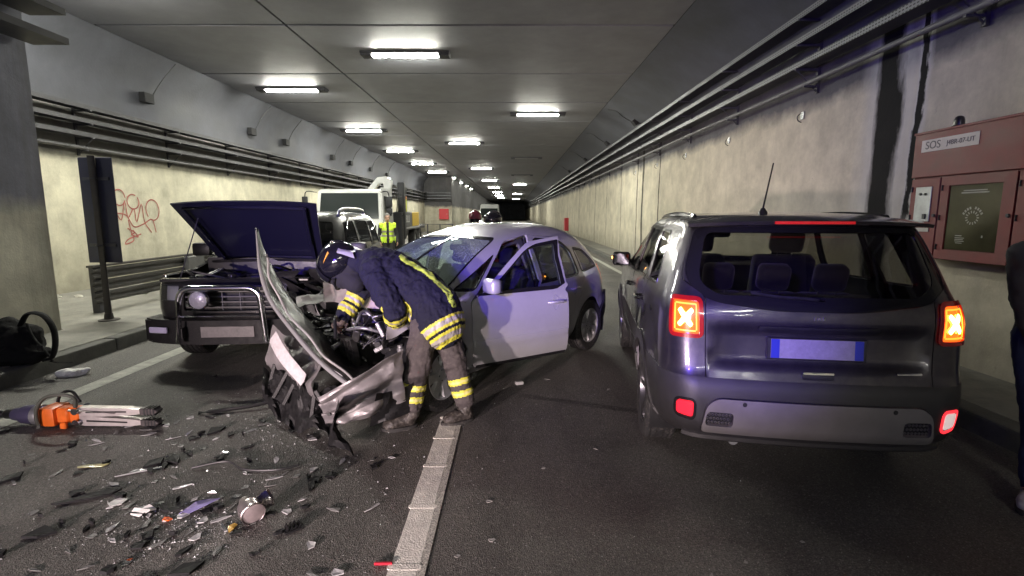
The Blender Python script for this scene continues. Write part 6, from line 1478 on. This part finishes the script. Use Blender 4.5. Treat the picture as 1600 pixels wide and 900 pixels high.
# ---- other people
def stander(label, loc, rz, H, top, bottom, shoe, pose, hair=None, helmet=None, vest=None, vox=.012, hip_lean=0., skin=M_skin):
    """clothed figure facing local +x; pose gives joint offsets in a 1.75 m frame"""
    k = H / 1.75; root = tag(empty('person', loc, rz), label, 'person')
    def J(n_): return V(pose[n_]) * k
    lat = V((0, 1, 0)); pel, ch, nk, hd = J('pelvis'), J('chest'), J('neck'), J('head'); fwd = V(pose.get('face', (1, 0, -.05)))
    bm = nb(); cap(bm, [pel, pel.lerp(ch, .5), ch, nk], [(.14 * k, .10 * k), (.125 * k, .09 * k), (.15 * k, .10 * k), .055 * k], lat)
    for s in ('l', 'r'):
        cap(bm, [J('hip_' + s), J('knee_' + s), J('ankle_' + s)], [.08 * k, .055 * k, .04 * k]); cap(bm, [J('sh_' + s), J('el_' + s), J('wr_' + s)], [.052 * k, .042 * k, .03 * k])
        w, e = J('wr_' + s), J('el_' + s); d = (w - e).normalized(); hand(bm, w, w + d * .075 * k, V((0, -1 if s == 'l' else 1, 0)) + V((.2, 0, 0)), .07 * k, 45, .08 * k, .010, 1 if s == 'l' else -1)
    P = face_head(bm, hd, fwd, pose.get('up', (0, 0, 1)), k); cap(bm, [nk - V((0, 0, .03)), hd - V((0, 0, .06))], [.056 * k, .056 * k])
    me = remesh(bm, .009, 2); body = ob('body', me, skin, root); eyes(root, P, k)
    bm = nb(); cap(bm, [pel + V((0, 0, .08 * k)), pel - V((0, 0, .04 * k))], [(.155 * k, .118 * k), (.165 * k, .125 * k)], lat)
    for s in ('l', 'r'): cap(bm, [J('hip_' + s), J('hip_' + s).lerp(J('knee_' + s), .5), J('knee_' + s), J('ankle_' + s) + V((0, 0, .02))], [.102 * k, .092 * k, .075 * k, .065 * k])
    me = remesh(bm, vox, 2); folds(me, .008, 11, (1, 1, .7), 3); folds(me, .004, 28); trs = ob('trousers', me, bottom, root)
    bm = nb(); cap(bm, [pel + V((0, 0, -.02 * k)), pel.lerp(ch, .5), ch, ch.lerp(nk, .6)], [(.175 * k, .135 * k), (.16 * k, .125 * k), (.185 * k, .13 * k), (.12 * k, .09 * k)], lat)
    for s in ('l', 'r'): cap(bm, [J('sh_' + s), J('el_' + s), J('wr_' + s)], [.072 * k, .060 * k, .050 * k])
    me = remesh(bm, vox, 2); folds(me, .009, 11, (1, 1, .8), 5); folds(me, .004, 28); jk = ob('jacket', me, top, root)
    if vest:
        m = root
        def cond(p, n_):
            return segpar(p, J('pelvis') + V((0, 0, -.06)), ch)[1] < .24 * k and p.z > pel.z - .06 and p.z < nk.z + .03 and min(segpar(p, J('sh_l'), J('el_l'))[1] if segpar(p, J('sh_l'), J('el_l'))[0] > .25 else 9, segpar(p, J('sh_r'), J('el_r'))[1] if segpar(p, J('sh_r'), J('el_r'))[0] > .25 else 9) > .085 and not (abs(p.y) < .035 and n_.x > .3)
        vs = take('hi_vis_vest', me, cond, mat('hi_vis_yellow', (.62, .85, .06), .6), root, .012)
        for z0, z1 in ((.10, .15), (.22, .27)): take('reflective_band', vs.data, lambda p, n_, z0=z0, z1=z1: pel.z + z0 < p.z < pel.z + z1, M_band_s, vs, .004)
    for s in ('l', 'r'):
        a = J('ankle_' + s); t = V(pose.get('toe_' + s, (1, 0, 0))); boot(root, (a.x - t.x * .05, a.y - t.y * .05, a.z - .09 * k), (a.x + t.x * .21, a.y + t.y * .21, a.z - .09 * k), a, a + V((0, 0, .05)), .043, shoe, 'shoe')
    if hair:
        bm = nb(); ell(bm, P(-.018, 0, .042), (.104 * k, .086 * k, .100 * k), None, 4)
        for v in list(bm.verts): v.co += crumple(v.co * 1, .008, 14, 2)
        kill = [v for v in bm.verts if (v.co - P(.06, 0, -.02)).length < .098 * k or v.co.z < P(0, 0, -.03).z]; bmesh.ops.delete(bm, geom=kill, context='VERTS'); thick(bm, .004); fin('hair', bm, hair, root, 60)
    if helmet:
        bm = nb(); ell(bm, P(-.01, 0, .055), (.155 * k, .125 * k, .13 * k), None, 4); kill = [v for v in bm.verts if v.co.z < P(0, 0, .0).z - .02]; bmesh.ops.delete(bm, geom=kill, context='VERTS'); thick(bm, .008); he = fin('helmet', bm, helmet, root, 60)
        bm = nb(); tube(bm, [P(-.01 + .15 * math.cos(R(a)), .0, .055 + .132 * math.sin(R(a))) for a in range(10, 171, 16)], .012, 6); fin('helmet_comb', bm, helmet, he, 60)
        bm = nb(); grid(bm, lambda a, b: P(-.01 + .160 * math.cos(R(-50 + 100 * a)), .13 * math.sin(R(-50 + 100 * a)), .02 - .09 * b), 10, 4); thick(bm, .003); fin('visor', bm, mat('dark_visor'), he, 60)
    return root, me, jk, J
STAND = dict(pelvis=(0, 0, .96), chest=(0, 0, 1.32), neck=(0, 0, 1.48), head=(.02, 0, 1.63), hip_l=(0, .09, .92), hip_r=(0, -.09, .92), knee_l=(.02, .10, .50), knee_r=(.02, -.10, .50), ankle_l=(0, .11, .09), ankle_r=(0, -.11, .09),
             sh_l=(0, .19, 1.41), sh_r=(0, -.19, 1.41), el_l=(-.02, .24, 1.12), el_r=(-.02, -.24, 1.12), wr_l=(.05, .25, .87), wr_r=(.05, -.25, .87))
p2 = dict(STAND); p2.update(el_l=(-.05, .26, 1.13), wr_l=(.06, .27, .90), el_r=(-.04, -.25, 1.13), wr_r=(.10, -.22, .90), face=(1, .15, -.08))
stander('man in dark clothes and yellow hi-vis vest standing beside the recovery lorry', (-3.50, 14.5, 0), R(-75), 1.64, mat('black_jacket', (.02, .02, .022), .85), mat('dark_work_trousers', (.03, .03, .03), .85), M_boot, p2, hair=mat('grey_hair', (.18, .17, .16), .8), vest=True)
p3 = dict(STAND)
stander('person in maroon helmet and dark jacket standing behind the silver hatchback', (-.66, 9.3, 0), R(-100), 1.64, mat('black_jacket'), mat('dark_work_trousers'), M_boot, p3, helmet=mat('maroon_helmet', (.16, .03, .05), .25, coat=.6))
# fireman stooping behind the hatchback: head towards the lorry, back level
p4 = dict(STAND); p4.update(pelvis=(-.42, 0, 1.02), hip_l=(-.42, .09, .96), hip_r=(-.42, -.09, .96), knee_l=(-.36, .10, .53), knee_r=(-.40, -.10, .53), ankle_l=(-.40, .11, .09), ankle_r=(-.46, -.11, .09), chest=(-.05, 0, 1.30), neck=(.12, 0, 1.38), head=(.26, 0, 1.44),
          sh_l=(.0, .19, 1.34), sh_r=(.0, -.19, 1.34), el_l=(.10, .24, 1.05), el_r=(.12, -.24, 1.05), wr_l=(.28, .22, .88), wr_r=(.30, -.22, .88), face=(.9, 0, -.5), up=(.4, 0, .9))
rt, mej, jk, J4 = stander('stooping fireman in black helmet seen over the silver hatchback roof', (-.05, 9.0, 0), R(178), 1.80, M_navy, M_trous, M_boot, p4, helmet=mat('gloss_black_helmet'))
for t0, t1, mm in ((.60, .70, M_band_y), (.70, .78, M_band_s)): take('reflective_band', mej, lambda p, n_: t0 <= segpar(p, J4('pelvis'), J4('chest'))[0] <= t1, mm, jk, .005)
# bystander at the right-hand kerb, mostly out of the picture
p5 = dict(STAND); p5.update(pelvis=(0, 0, .95), ankle_l=(-.02, .10, .09), knee_l=(.08, .10, .50), ankle_r=(.20, -.10, .09), knee_r=(.14, -.10, .50), el_l=(-.10, .27, 1.14), wr_l=(.10, .33, 1.0), el_r=(.0, -.17, 1.14), wr_r=(.12, -.15, .95), face=(1, .2, -.2), toe_r=(.75, -.65, 0))
stander('bystander in blue jeans and white trainers at the foot of the right kerb', (3.09, 2.86, 0), R(-105), 1.74, mat('dark_shirt', (.03, .03, .035), .85), mat('blue_denim', (.03, .045, .10), .85, var=.35, vscale=12, bump=.4, bscale=260), mat('white_trainer', (.55, .53, .50), .6, var=.3, vscale=20), p5, hair=mat('dark_hair', (.02, .015, .012), .7))
# ------------------------------------------------------------------ rescue tool, bag, litter and crash debris
def spreader():
    ang = R(-2); root = tag(empty('hydraulic_spreader', (-3.98, 3.80, 0), ang), 'orange and silver hydraulic spreader lying on the road', 'rescue tool')
    Mo = mat('orange_tool_paint', (.80, .16, .02), .4, var=.15, vscale=12); Ms = mat('pale_alloy_arm', (.62, .58, .56), .38, .6, var=.15, vscale=14)
    X = Matrix.Rotation(R(90), 4, 'Y')
    def lx(name, prof, m, par=root, z=.085): bm = nb(); lathe(bm, [(r, h) for r, h in prof], 20, Matrix.Translation((0, 0, z)) @ X); return fin(name, bm, m, par, 40)
    lx('body_cylinder', [(0, .12), (.045, .12), (.05, .15), (.05, .19), (.068, .20), (.072, .24), (.072, .33), (.066, .35), (.066, .40), (0, .40)], mat('tool_grey_violet_light', (.10, .09, .17), .35, .4))  # grey metal with the beacons' violet light mixed into its colour
    lx('collar', [(0, .30), (.076, .30), (.078, .335), (.076, .345), (0, .345)], M_galv)
    lx('hose_coupling', [(0, -.25), (.018, -.25), (.02, -.1), (.03, -.08), (.032, .02), (.026, .04), (.036, .06), (.036, .13), (0, .13)], M_black)
    bm = nb(); box(bm, (.445, 0, .09), (.12, .16, .145), bev=.02, seg=2); box(bm, (.545, 0, .095), (.10, .11, .12), bev=.015); box(bm, (.62, 0, .09), (.09, .075, .13), bev=.015); yk = fin('orange_yoke', bm, Mo, root, 40)
    for z in (.045, .135): bm = nb(); tube(bm, [(.655, -.065, z), (.655, .065, z)], .026, 12); fin('pivot_pin', bm, M_chrome, yk, 40)
    bm = nb(); box(bm, (.575, -.075, .03), (.05, .03, .05), bev=.008); fin('orange_foot', bm, Mo, yk)
    bm = nb(); tube(bm, bez([(.40, -.10, .02), (.41, -.11, .16), (.48, -.10, .26), (.62, -.09, .28), (.68, -.07, .24), (.66, -.05, .17)], 24), .014, 8); fin('carry_handle', bm, mat('grey_green_grip', (.07, .075, .06), .6), root, 60)
    bm = nb(); tube(bm, bez([(.36, .09, .05), (.40, .1, .2), (.5, .1, .24), (.58, .08, .16)], 14), .012, 8); fin('guard_hoop', bm, M_black, root, 60)
    for s in (1, -1):
        mt = Matrix.Translation((.655, 0, .085 + s * .034)) @ Matrix.Rotation(R(-1.2 * s), 4, 'Y') @ Matrix.Rotation(R(90), 4, 'X')
        bm = nb(); prism(bm, [(-.035, -.032), (.04, -.040), (.40, -.030), (.50, -.018), (.50, .018), (.40, .026), (.04, .036), (-.035, .032)], -.028, .028, mt); bmesh.ops.bevel(bm, geom=list(bm.edges), offset=.004, segments=1, affect='EDGES'); a = fin('spreader_arm', bm, Ms, root, 30)
        bm = nb(); prism(bm, [(.06, -.006), (.38, -.005), (.38, .006), (.06, .008)], .0285, .031, mt); fin('arm_slot', bm, M_black, a)
        bm = nb(); prism(bm, [(.485, -.026), (.60, -.022), (.63, 0), (.60, .022), (.485, .026)], -.034, .034, mt); bmesh.ops.bevel(bm, geom=list(bm.edges), offset=.004, segments=1, affect='EDGES'); t = fin('arm_tip', bm, mat('dark_steel_tip', (.10, .09, .09), .45, .7, var=.4, vscale=30), a)
        for k in range(4): bm = nb(); prism(bm, [(.52 + .024 * k, -.027), (.532 + .024 * k, -.029), (.532 + .024 * k, .029), (.52 + .024 * k, .027)], -.036, .036, mt); fin('tip_ridge', bm, M_black, t)
    for s in (1, -1): bm = nb(); tube(bm, [(.60, s * .05, .14), (.95, s * .03, .12)], .009, 6); fin('push_rod', bm, Ms, root, 60)
    bm = nb(); tube(bm, bez([(-.24, 0, .085), (-.5, -.02, .05), (-.8, .05, .03), (-1.3, .3, .02), (-1.6, .5, .17)][:4], 24), .016, 8); fin('hydraulic_hose', bm, M_hose, root, 60)
    return root
spreader()

def rucksack():
    root = tag(empty('black_rucksack', (-5.02, 5.0, .15), R(10)), 'slumped black rucksack with thick strap loops on the left kerb', 'bag')
    Mb = mat('black_nylon', (.010, .010, .010), .85, spec=.15, bump=.4, bscale=90, var=.3, vscale=10)
    bm = nb(); ell(bm, (0, 0, .20), (.30, .20, .22)); ell(bm, (-.22, -.02, .16), (.26, .2, .17)); ell(bm, (.05, -.08, .10), (.33, .18, .12)); ell(bm, (-.05, .02, .32), (.18, .14, .13)); me = remesh(bm, .012, 2); folds(me, .03, 5, (1, 1, 1), 3); folds(me, .012, 14, (1, 1, 1), 8); ob('bag_body', me, Mb, root)
    def strap(pts, w=.035, n=30):
        bm = nb(); tube(bm, bez(pts, n), w, 8, side=(0, 1, 0), flat=.35); return fin('strap', bm, Mb, root, 60)
    strap([(.12, -.02, .38), (.20, -.03, .49), (.33, -.04, .48), (.42, -.06, .36), (.44, -.08, .20), (.41, -.10, .06), (.34, -.1, .03)], .045)
    strap([(.20, -.06, .40), (.27, -.10, .26), (.36, -.12, .14), (.42, -.12, .02)], .018); strap([(-.35, -.04, .30), (-.25, -.05, .46), (-.14, -.04, .44), (-.08, -.02, .30)], .035)
    strap([(.40, -.12, .02), (.50, -.16, .012), (.62, -.17, .012)], .010)
    bm = nb(); box(bm, (.34, -.14, .16), (.05, .02, .05), bev=.006); fin('buckle', bm, M_blackgl, root)
    for y in (-.19,): bm = nb(); tube(bm, bez([(-.25, y, .10), (-.05, y - .03, .12), (.12, y - .02, .10)], 10), .006, 5); fin('zip', bm, M_steel_dk, root, 60)
rucksack()

rs = random.Random(21)
def shard_mesh(L, W, T, n=6, bend=.2, jag=.35):
    """jagged plate: irregular outline, bevel-less edges, slight curl"""
    pts = []
    for k in range(n):
        a = 2 * math.pi * k / n + rs.uniform(-.3, .3); r = 1 + rs.uniform(-jag, jag); pts.append((L / 2 * r * math.cos(a), W / 2 * r * math.sin(a)))
    bm = nb(); c = bm.verts.new((0, 0, bend * L * .25)); c2 = bm.verts.new((0, 0, bend * L * .25 - T)); A = []; B = []
    for x, y in pts:
        z = rs.uniform(0, .3) * bend * L; A.append(bm.verts.new((x, y, z + T * .5))); B.append(bm.verts.new((x * .97, y * .97, z - T * .5)))
    for k in range(n):
        j = (k + 1) % n; bm.faces.new((A[k], A[j], c)); bm.faces.new((B[j], B[k], c2)); bm.faces.new((B[k], B[j], A[j], A[k]))
    zmin = min(v.co.z for v in bm.verts)
    for v in bm.verts: v.co.z -= zmin
    bmesh.ops.recalc_face_normals(bm, faces=bm.faces); me = bpy.data.meshes.new('shard'); bm.to_mesh(me); bm.free(); return me
def drop(name, me, m, x, y, label, cat, group=None, rz=None, z=.001, tilt=.0):
    o = ob(name, me.copy(), m); o.location = (x, y, z); o.rotation_euler = (rs.uniform(-tilt, tilt), rs.uniform(-tilt, tilt), rs.uniform(0, 6.28) if rz is None else rz); return tag(o, label, cat, group)
M_dull = mat('dull_black_debris', (.010, .010, .011), .6, var=.4, vscale=30, spec=.25)
M_pale = mat('pale_grey_debris', (.34, .33, .31), .5, var=.35, vscale=25)
M_grey = mat('mid_grey_debris', (.14, .14, .135), .5, var=.35, vscale=25)
G_shard = mat('milky_lens_plastic', (.42, .42, .42), .2, coat=.8, var=.25, vscale=30)
# named pieces
drop('headlamp_cover', shard_mesh(.20, .13, .004, 7, .5, .3), mat('painted_violet_lens', (.30, .26, .55), .12, coat=1), -1.74, 2.64, 'broken headlamp cover painted with violet beacon light among the debris', 'lens piece', rz=.6, tilt=.12)  # blue beacon reflection put into the clear lens colour as violet
def reflector_bowl():
    r = tag(empty('headlamp_reflector', (-1.40, 2.54, 0), R(25)), 'silver headlamp reflector bowl lying on its side before the wreck', 'reflector')
    mt = Matrix.Translation((0, 0, .062)) @ Matrix.Rotation(R(100), 4, 'X') @ Matrix.Rotation(R(20), 4, 'Y'); bm = nb(); lathe(bm, [(.060, .055), (.058, .05), (.062, .045), (.056, .02), (.060, 0), (.052, -.03), (.035, -.055), (.026, -.085), (.014, -.09), (0, -.09)], 28, mt)
    for v in bm.verts: v.co += crumple(v.co, .006, 14, 3)
    fin('bowl', bm, mat('dull_mirror_metal', (.52, .47, .47), .28, .9, var=.25, vscale=20), r, 40)
    bm = nb(); lathe(bm, [(0, .052), (.05, .05), (.058, .047)], 24, mt); fin('lamp_disc', bm, mat('pinkish_metal_disc', (.48, .40, .40), .4, .5, var=.2, vscale=20), r, 40)
    bm = nb(); f_ = lerp4((.0, .05, .06), (.10, .10, .10), (.12, .07, .02), (.03, .03, .02)); grid(bm, lambda u, v: f_(u, v) + crumple(f_(u, v), .03, 14, 9), 8, 5); thick(bm, .003); fin('torn_mount', bm, mat('dull_mirror_metal'), r, 30)
reflector_bowl()
drop('lens_chip', shard_mesh(.055, .04, .006, 6, .3), mat('orange_lens_plastic', (.85, .13, .02), .2, coat=.8), -1.85, 2.54, 'bright orange lens chip beside the pale shards', 'lens piece')
drop('lens_chip', shard_mesh(.025, .016, .005, 5, .3), mat('orange_lens_plastic'), -1.81, 2.21, 'tiny orange lens chip lying apart on bare asphalt', 'lens piece')
drop('lens_chip', shard_mesh(.07, .045, .005, 6, .4), mat('amber_lens_plastic', (.55, .33, .06), .15, coat=.9), -1.46, 2.46, 'amber lens fragment touching the reflector bowl', 'lens piece')
o = drop('plastic_plate', shard_mesh(.09, .08, .006, 5, .1, .2), mat('white_debris_plastic', (.62, .62, .6), .5, var=.1, vscale=20), -2.24, 2.70, 'white square plastic plate fragment on a black strip', 'plastic piece', rz=.7)
drop('plastic_plate', shard_mesh(.13, .075, .01, 7, .7, .25), mat('white_debris_plastic'), -2.02, 2.60, 'white humped plastic fragment casting a black shadow', 'plastic piece', rz=.2)
bm = nb(); box(bm, (0, 0, .008), (.085, .014, .012), bev=.003); o = fin('red_plastic_strip', bm, mat('red_plastic')); o.location = (-.60, 2.18, .001); o.rotation_euler = (0, 0, .03); tag(o, 'short red plastic strip at the edge of the lane line', 'plastic piece')
def grille():
    r = tag(empty('grille_insert', (-1.14, 2.46, 0), R(35)), 'small black louvred grille insert lying on the road', 'grille piece')
    bm = nb(); prism(bm, rpoly([(-.05, -.035), (.055, -.03), (.045, .04), (-.035, .03)], .015), 0, .01); fin('grille_frame', bm, M_dull, r)
    for k in range(4): bm = nb(); box(bm, (-.03 + .02 * k, 0, .018), (.006, .055, .02), Matrix.Rotation(R(30), 3, 'Y')); fin('slat', bm, M_blackgl, r)
grille()
bm = nb(); tube(bm, bez([(-2.05, 3.08, .012), (-1.85, 3.13, .03), (-1.7, 3.06, .012), (-1.5, 3.05, .014), (-1.38, 3.12, .012)], 30), .009, 6, side=(0, 0, 1), flat=.6); tag(fin('rubber_trim', bm, M_hose, None, 60), 'long wavy strip of black rubber trim on the road', 'rubber strip')
bm = nb(); tube(bm, bez([(-2.55, 3.98, .02), (-2.2, 4.1, .03), (-2.0, 4.2, .05), (-1.9, 4.2, .02)], 16), .016, 6); tag(fin('bent_trim', bm, M_dull, None, 60), 'bent black trim rod leading to the crushed bumper', 'trim piece')
drop('silver_trim', shard_mesh(.26, .022, .006, 7, .08, .2), M_alu, -2.35, 3.05, 'thin bright metal trim strip among dark scraps', 'trim piece', rz=.55)
drop('foil_sheet', shard_mesh(.20, .055, .003, 7, .2, .3), mat('yellowish_film', (.42, .40, .18), .3, coat=.4), -2.72, 3.12, 'yellowish curled plastic strip near the spreader', 'plastic piece', rz=.35)
drop('plastic_strip', shard_mesh(.32, .06, .012, 8, .1, .25), M_dull, -2.42, 2.76, 'long black plastic blade under the white plate', 'plastic piece', rz=.55)
bm = nb(); box(bm, (0, 0, .016), (.075, .04, .03), bev=.004); o = fin('small_packet', bm, mat('white_packet', (.65, .64, .62), .5)); o.location = (.07, 4.74, .001); o.rotation_euler = (0, 0, .35); tag(o, 'small white packet on the asphalt under the open car door', 'packet')
bm = nb(); ell(bm, (0, 0, .03), (.14, .07, .05), None, 4)
for v in bm.verts: v.co += crumple(v.co, .035, 9, 4); v.co.z = max(v.co.z, 0)
o = fin('crumpled_wrapper', bm, mat('crumpled_clear_film', (.78, .77, .74), .5, var=.3, vscale=25), None, 20); o.location = (-4.46, 5.02, .001); o.rotation_euler = (0, 0, .5); tag(o, 'crumpled clear plastic wrapper against the left kerb', 'litter')
for k, (x, y, s) in enumerate(((-8.15, 9.0, 1), (-7.8, 9.1, .6), (-7.45, 9.3, .8), (-7.2, 9.0, .5), (-6.95, 9.5, 1), (-7.0, 8.9, .45))):
    bm = nb(); ell(bm, (0, 0, .03 * s), (.12 * s, .08 * s, .05 * s), None, 3)
    for v in bm.verts: v.co += crumple(v.co, .04 * s, 9, 50 + k); v.co.z = max(v.co.z, 0)
    o = fin('crumpled_litter', bm, mat('pale_litter', (.45, .43, .38), .7, var=.3, vscale=14), None, 25); o.location = (x, y, .147); tag(o, 'crumpled pale rubbish at the foot of the lay-by wall', 'litter', 'rubbish along the lay-by wall')
# scattered scraps: alike pieces told apart only by where they lie
def inside(x, y):
    if -.65 < x < -.35: return False
    return not (-1.2 < x and y > 3.4) and not (x < -1.0 and y > 3.6 + .3 * (x + 1.0) * -1.0 and x > -2.4)
spots = []
while len(spots) < 170:
    c_ = rs.random(); x, y = (-1.75 + rs.gauss(0, .30), 2.5 + rs.gauss(0, .16)) if c_ < .28 else (-2.0 + rs.gauss(0, .75), 3.1 + rs.gauss(0, .65))
    if y < 1.75 or y > 5.2 or x < -3.85 or x > -.72 or not inside(x, y): continue
    if any((x - p) ** 2 + (y - q) ** 2 < .0035 for p, q in spots): continue
    spots.append((x, y))
bl = [shard_mesh(L_, L_ * rs.uniform(.25, .85), rs.uniform(.004, .02), rs.randint(4, 9), rs.uniform(.1, .6), .45) for L_ in (.035, .045, .05, .06, .07, .085, .10, .13, .08)]
gl = [shard_mesh(rs.uniform(.035, .11), rs.uniform(.02, .055), rs.uniform(.003, .006), rs.randint(4, 6), rs.uniform(.1, .4), .35) for _ in range(8)]
for i, (x, y) in enumerate(spots):
    k = (0, 3, 1, 4, 2, 3, 4)[i % 7]
    if k < 3: o = ob('plastic_scrap', bl[i % 9], None); o.data.materials.clear() if not o.data.materials else None; (o.data.materials.append(M_dull) if not o.data.materials else None); tag(o, 'jagged scrap of black plastic in the debris field before the wreck', 'plastic scrap', 'black scraps on the road')
    elif k == 3: o = ob('lens_shard', gl[i % 4], None); (o.data.materials.append(G_shard) if not o.data.materials else None); tag(o, 'pale shard of broken lamp lens in the debris field', 'lens shard', 'lens shards on the road')
    else: o = ob('metal_scrap', gl[4 + i % 4], None); (o.data.materials.append(M_grey) if not o.data.materials else None); tag(o, 'dull grey chip of metal in the debris field', 'metal scrap', 'grey chips on the road')
    o.location = (x, y, .001); o.rotation_euler = (rs.uniform(-.06, .06), rs.uniform(-.06, .06), rs.uniform(0, 6.28))
for x, y in ((-.13, 2.71), (.58, 3.37), (-.26, 2.24), (-.1, 2.36), (.2, 3.1), (1.45, 2.35), (.9, 2.1), (1.1, 2.2), (.35, 4.9), (.9, 4.6)):
    o = drop('loose_chip', gl[rs.randint(0, 7)], M_pale, x, y, 'small pale chip on the clean asphalt right of the lane line', 'chip', 'chips right of the lane line')
    o.scale = (.6, .6, .7)
# uncountable crumbs of safety glass
vs = []; fs = []
for k in range(4300):
    if k < 700: x, y = -1.75 + rs.gauss(0, .22), 2.48 + rs.gauss(0, .14)
    elif k < 1700: x, y = -1.9 + rs.gauss(0, .35), 4.0 + rs.gauss(0, .45)
    elif k < 3600: x, y = -2.0 + rs.gauss(0, .85), 3.3 + rs.gauss(0, .85)
    else: x, y = rs.uniform(-3.8, 3.2), rs.uniform(1.6, 6.5)
    if x < -3.9 or x > 3.3 or y < 1.5: continue
    s = rs.uniform(.0016, .0046) if k >= 3600 or rs.random() < .93 else rs.uniform(.006, .010); b0 = len(vs); a = rs.uniform(0, 6.28)
    for j in range(3): vs.append((x + s * math.cos(a + j * 2.1), y + s * math.sin(a + j * 2.1), .0005))
    vs.append((x + s * .2, y, s * rs.uniform(.5, 1.1))); fs += [(b0, b0 + 1, b0 + 3), (b0 + 1, b0 + 2, b0 + 3), (b0 + 2, b0, b0 + 3)]
me = bpy.data.meshes.new('glass_crumbs'); me.from_pydata(vs, [], fs)
tag(ob('glass_crumbs', me, mat('safety_glass_crumbs', (.40, .42, .41), .12, coat=1.0)), 'crumbs of broken safety glass sprinkled over the asphalt', 'glass crumbs', kind='stuff')
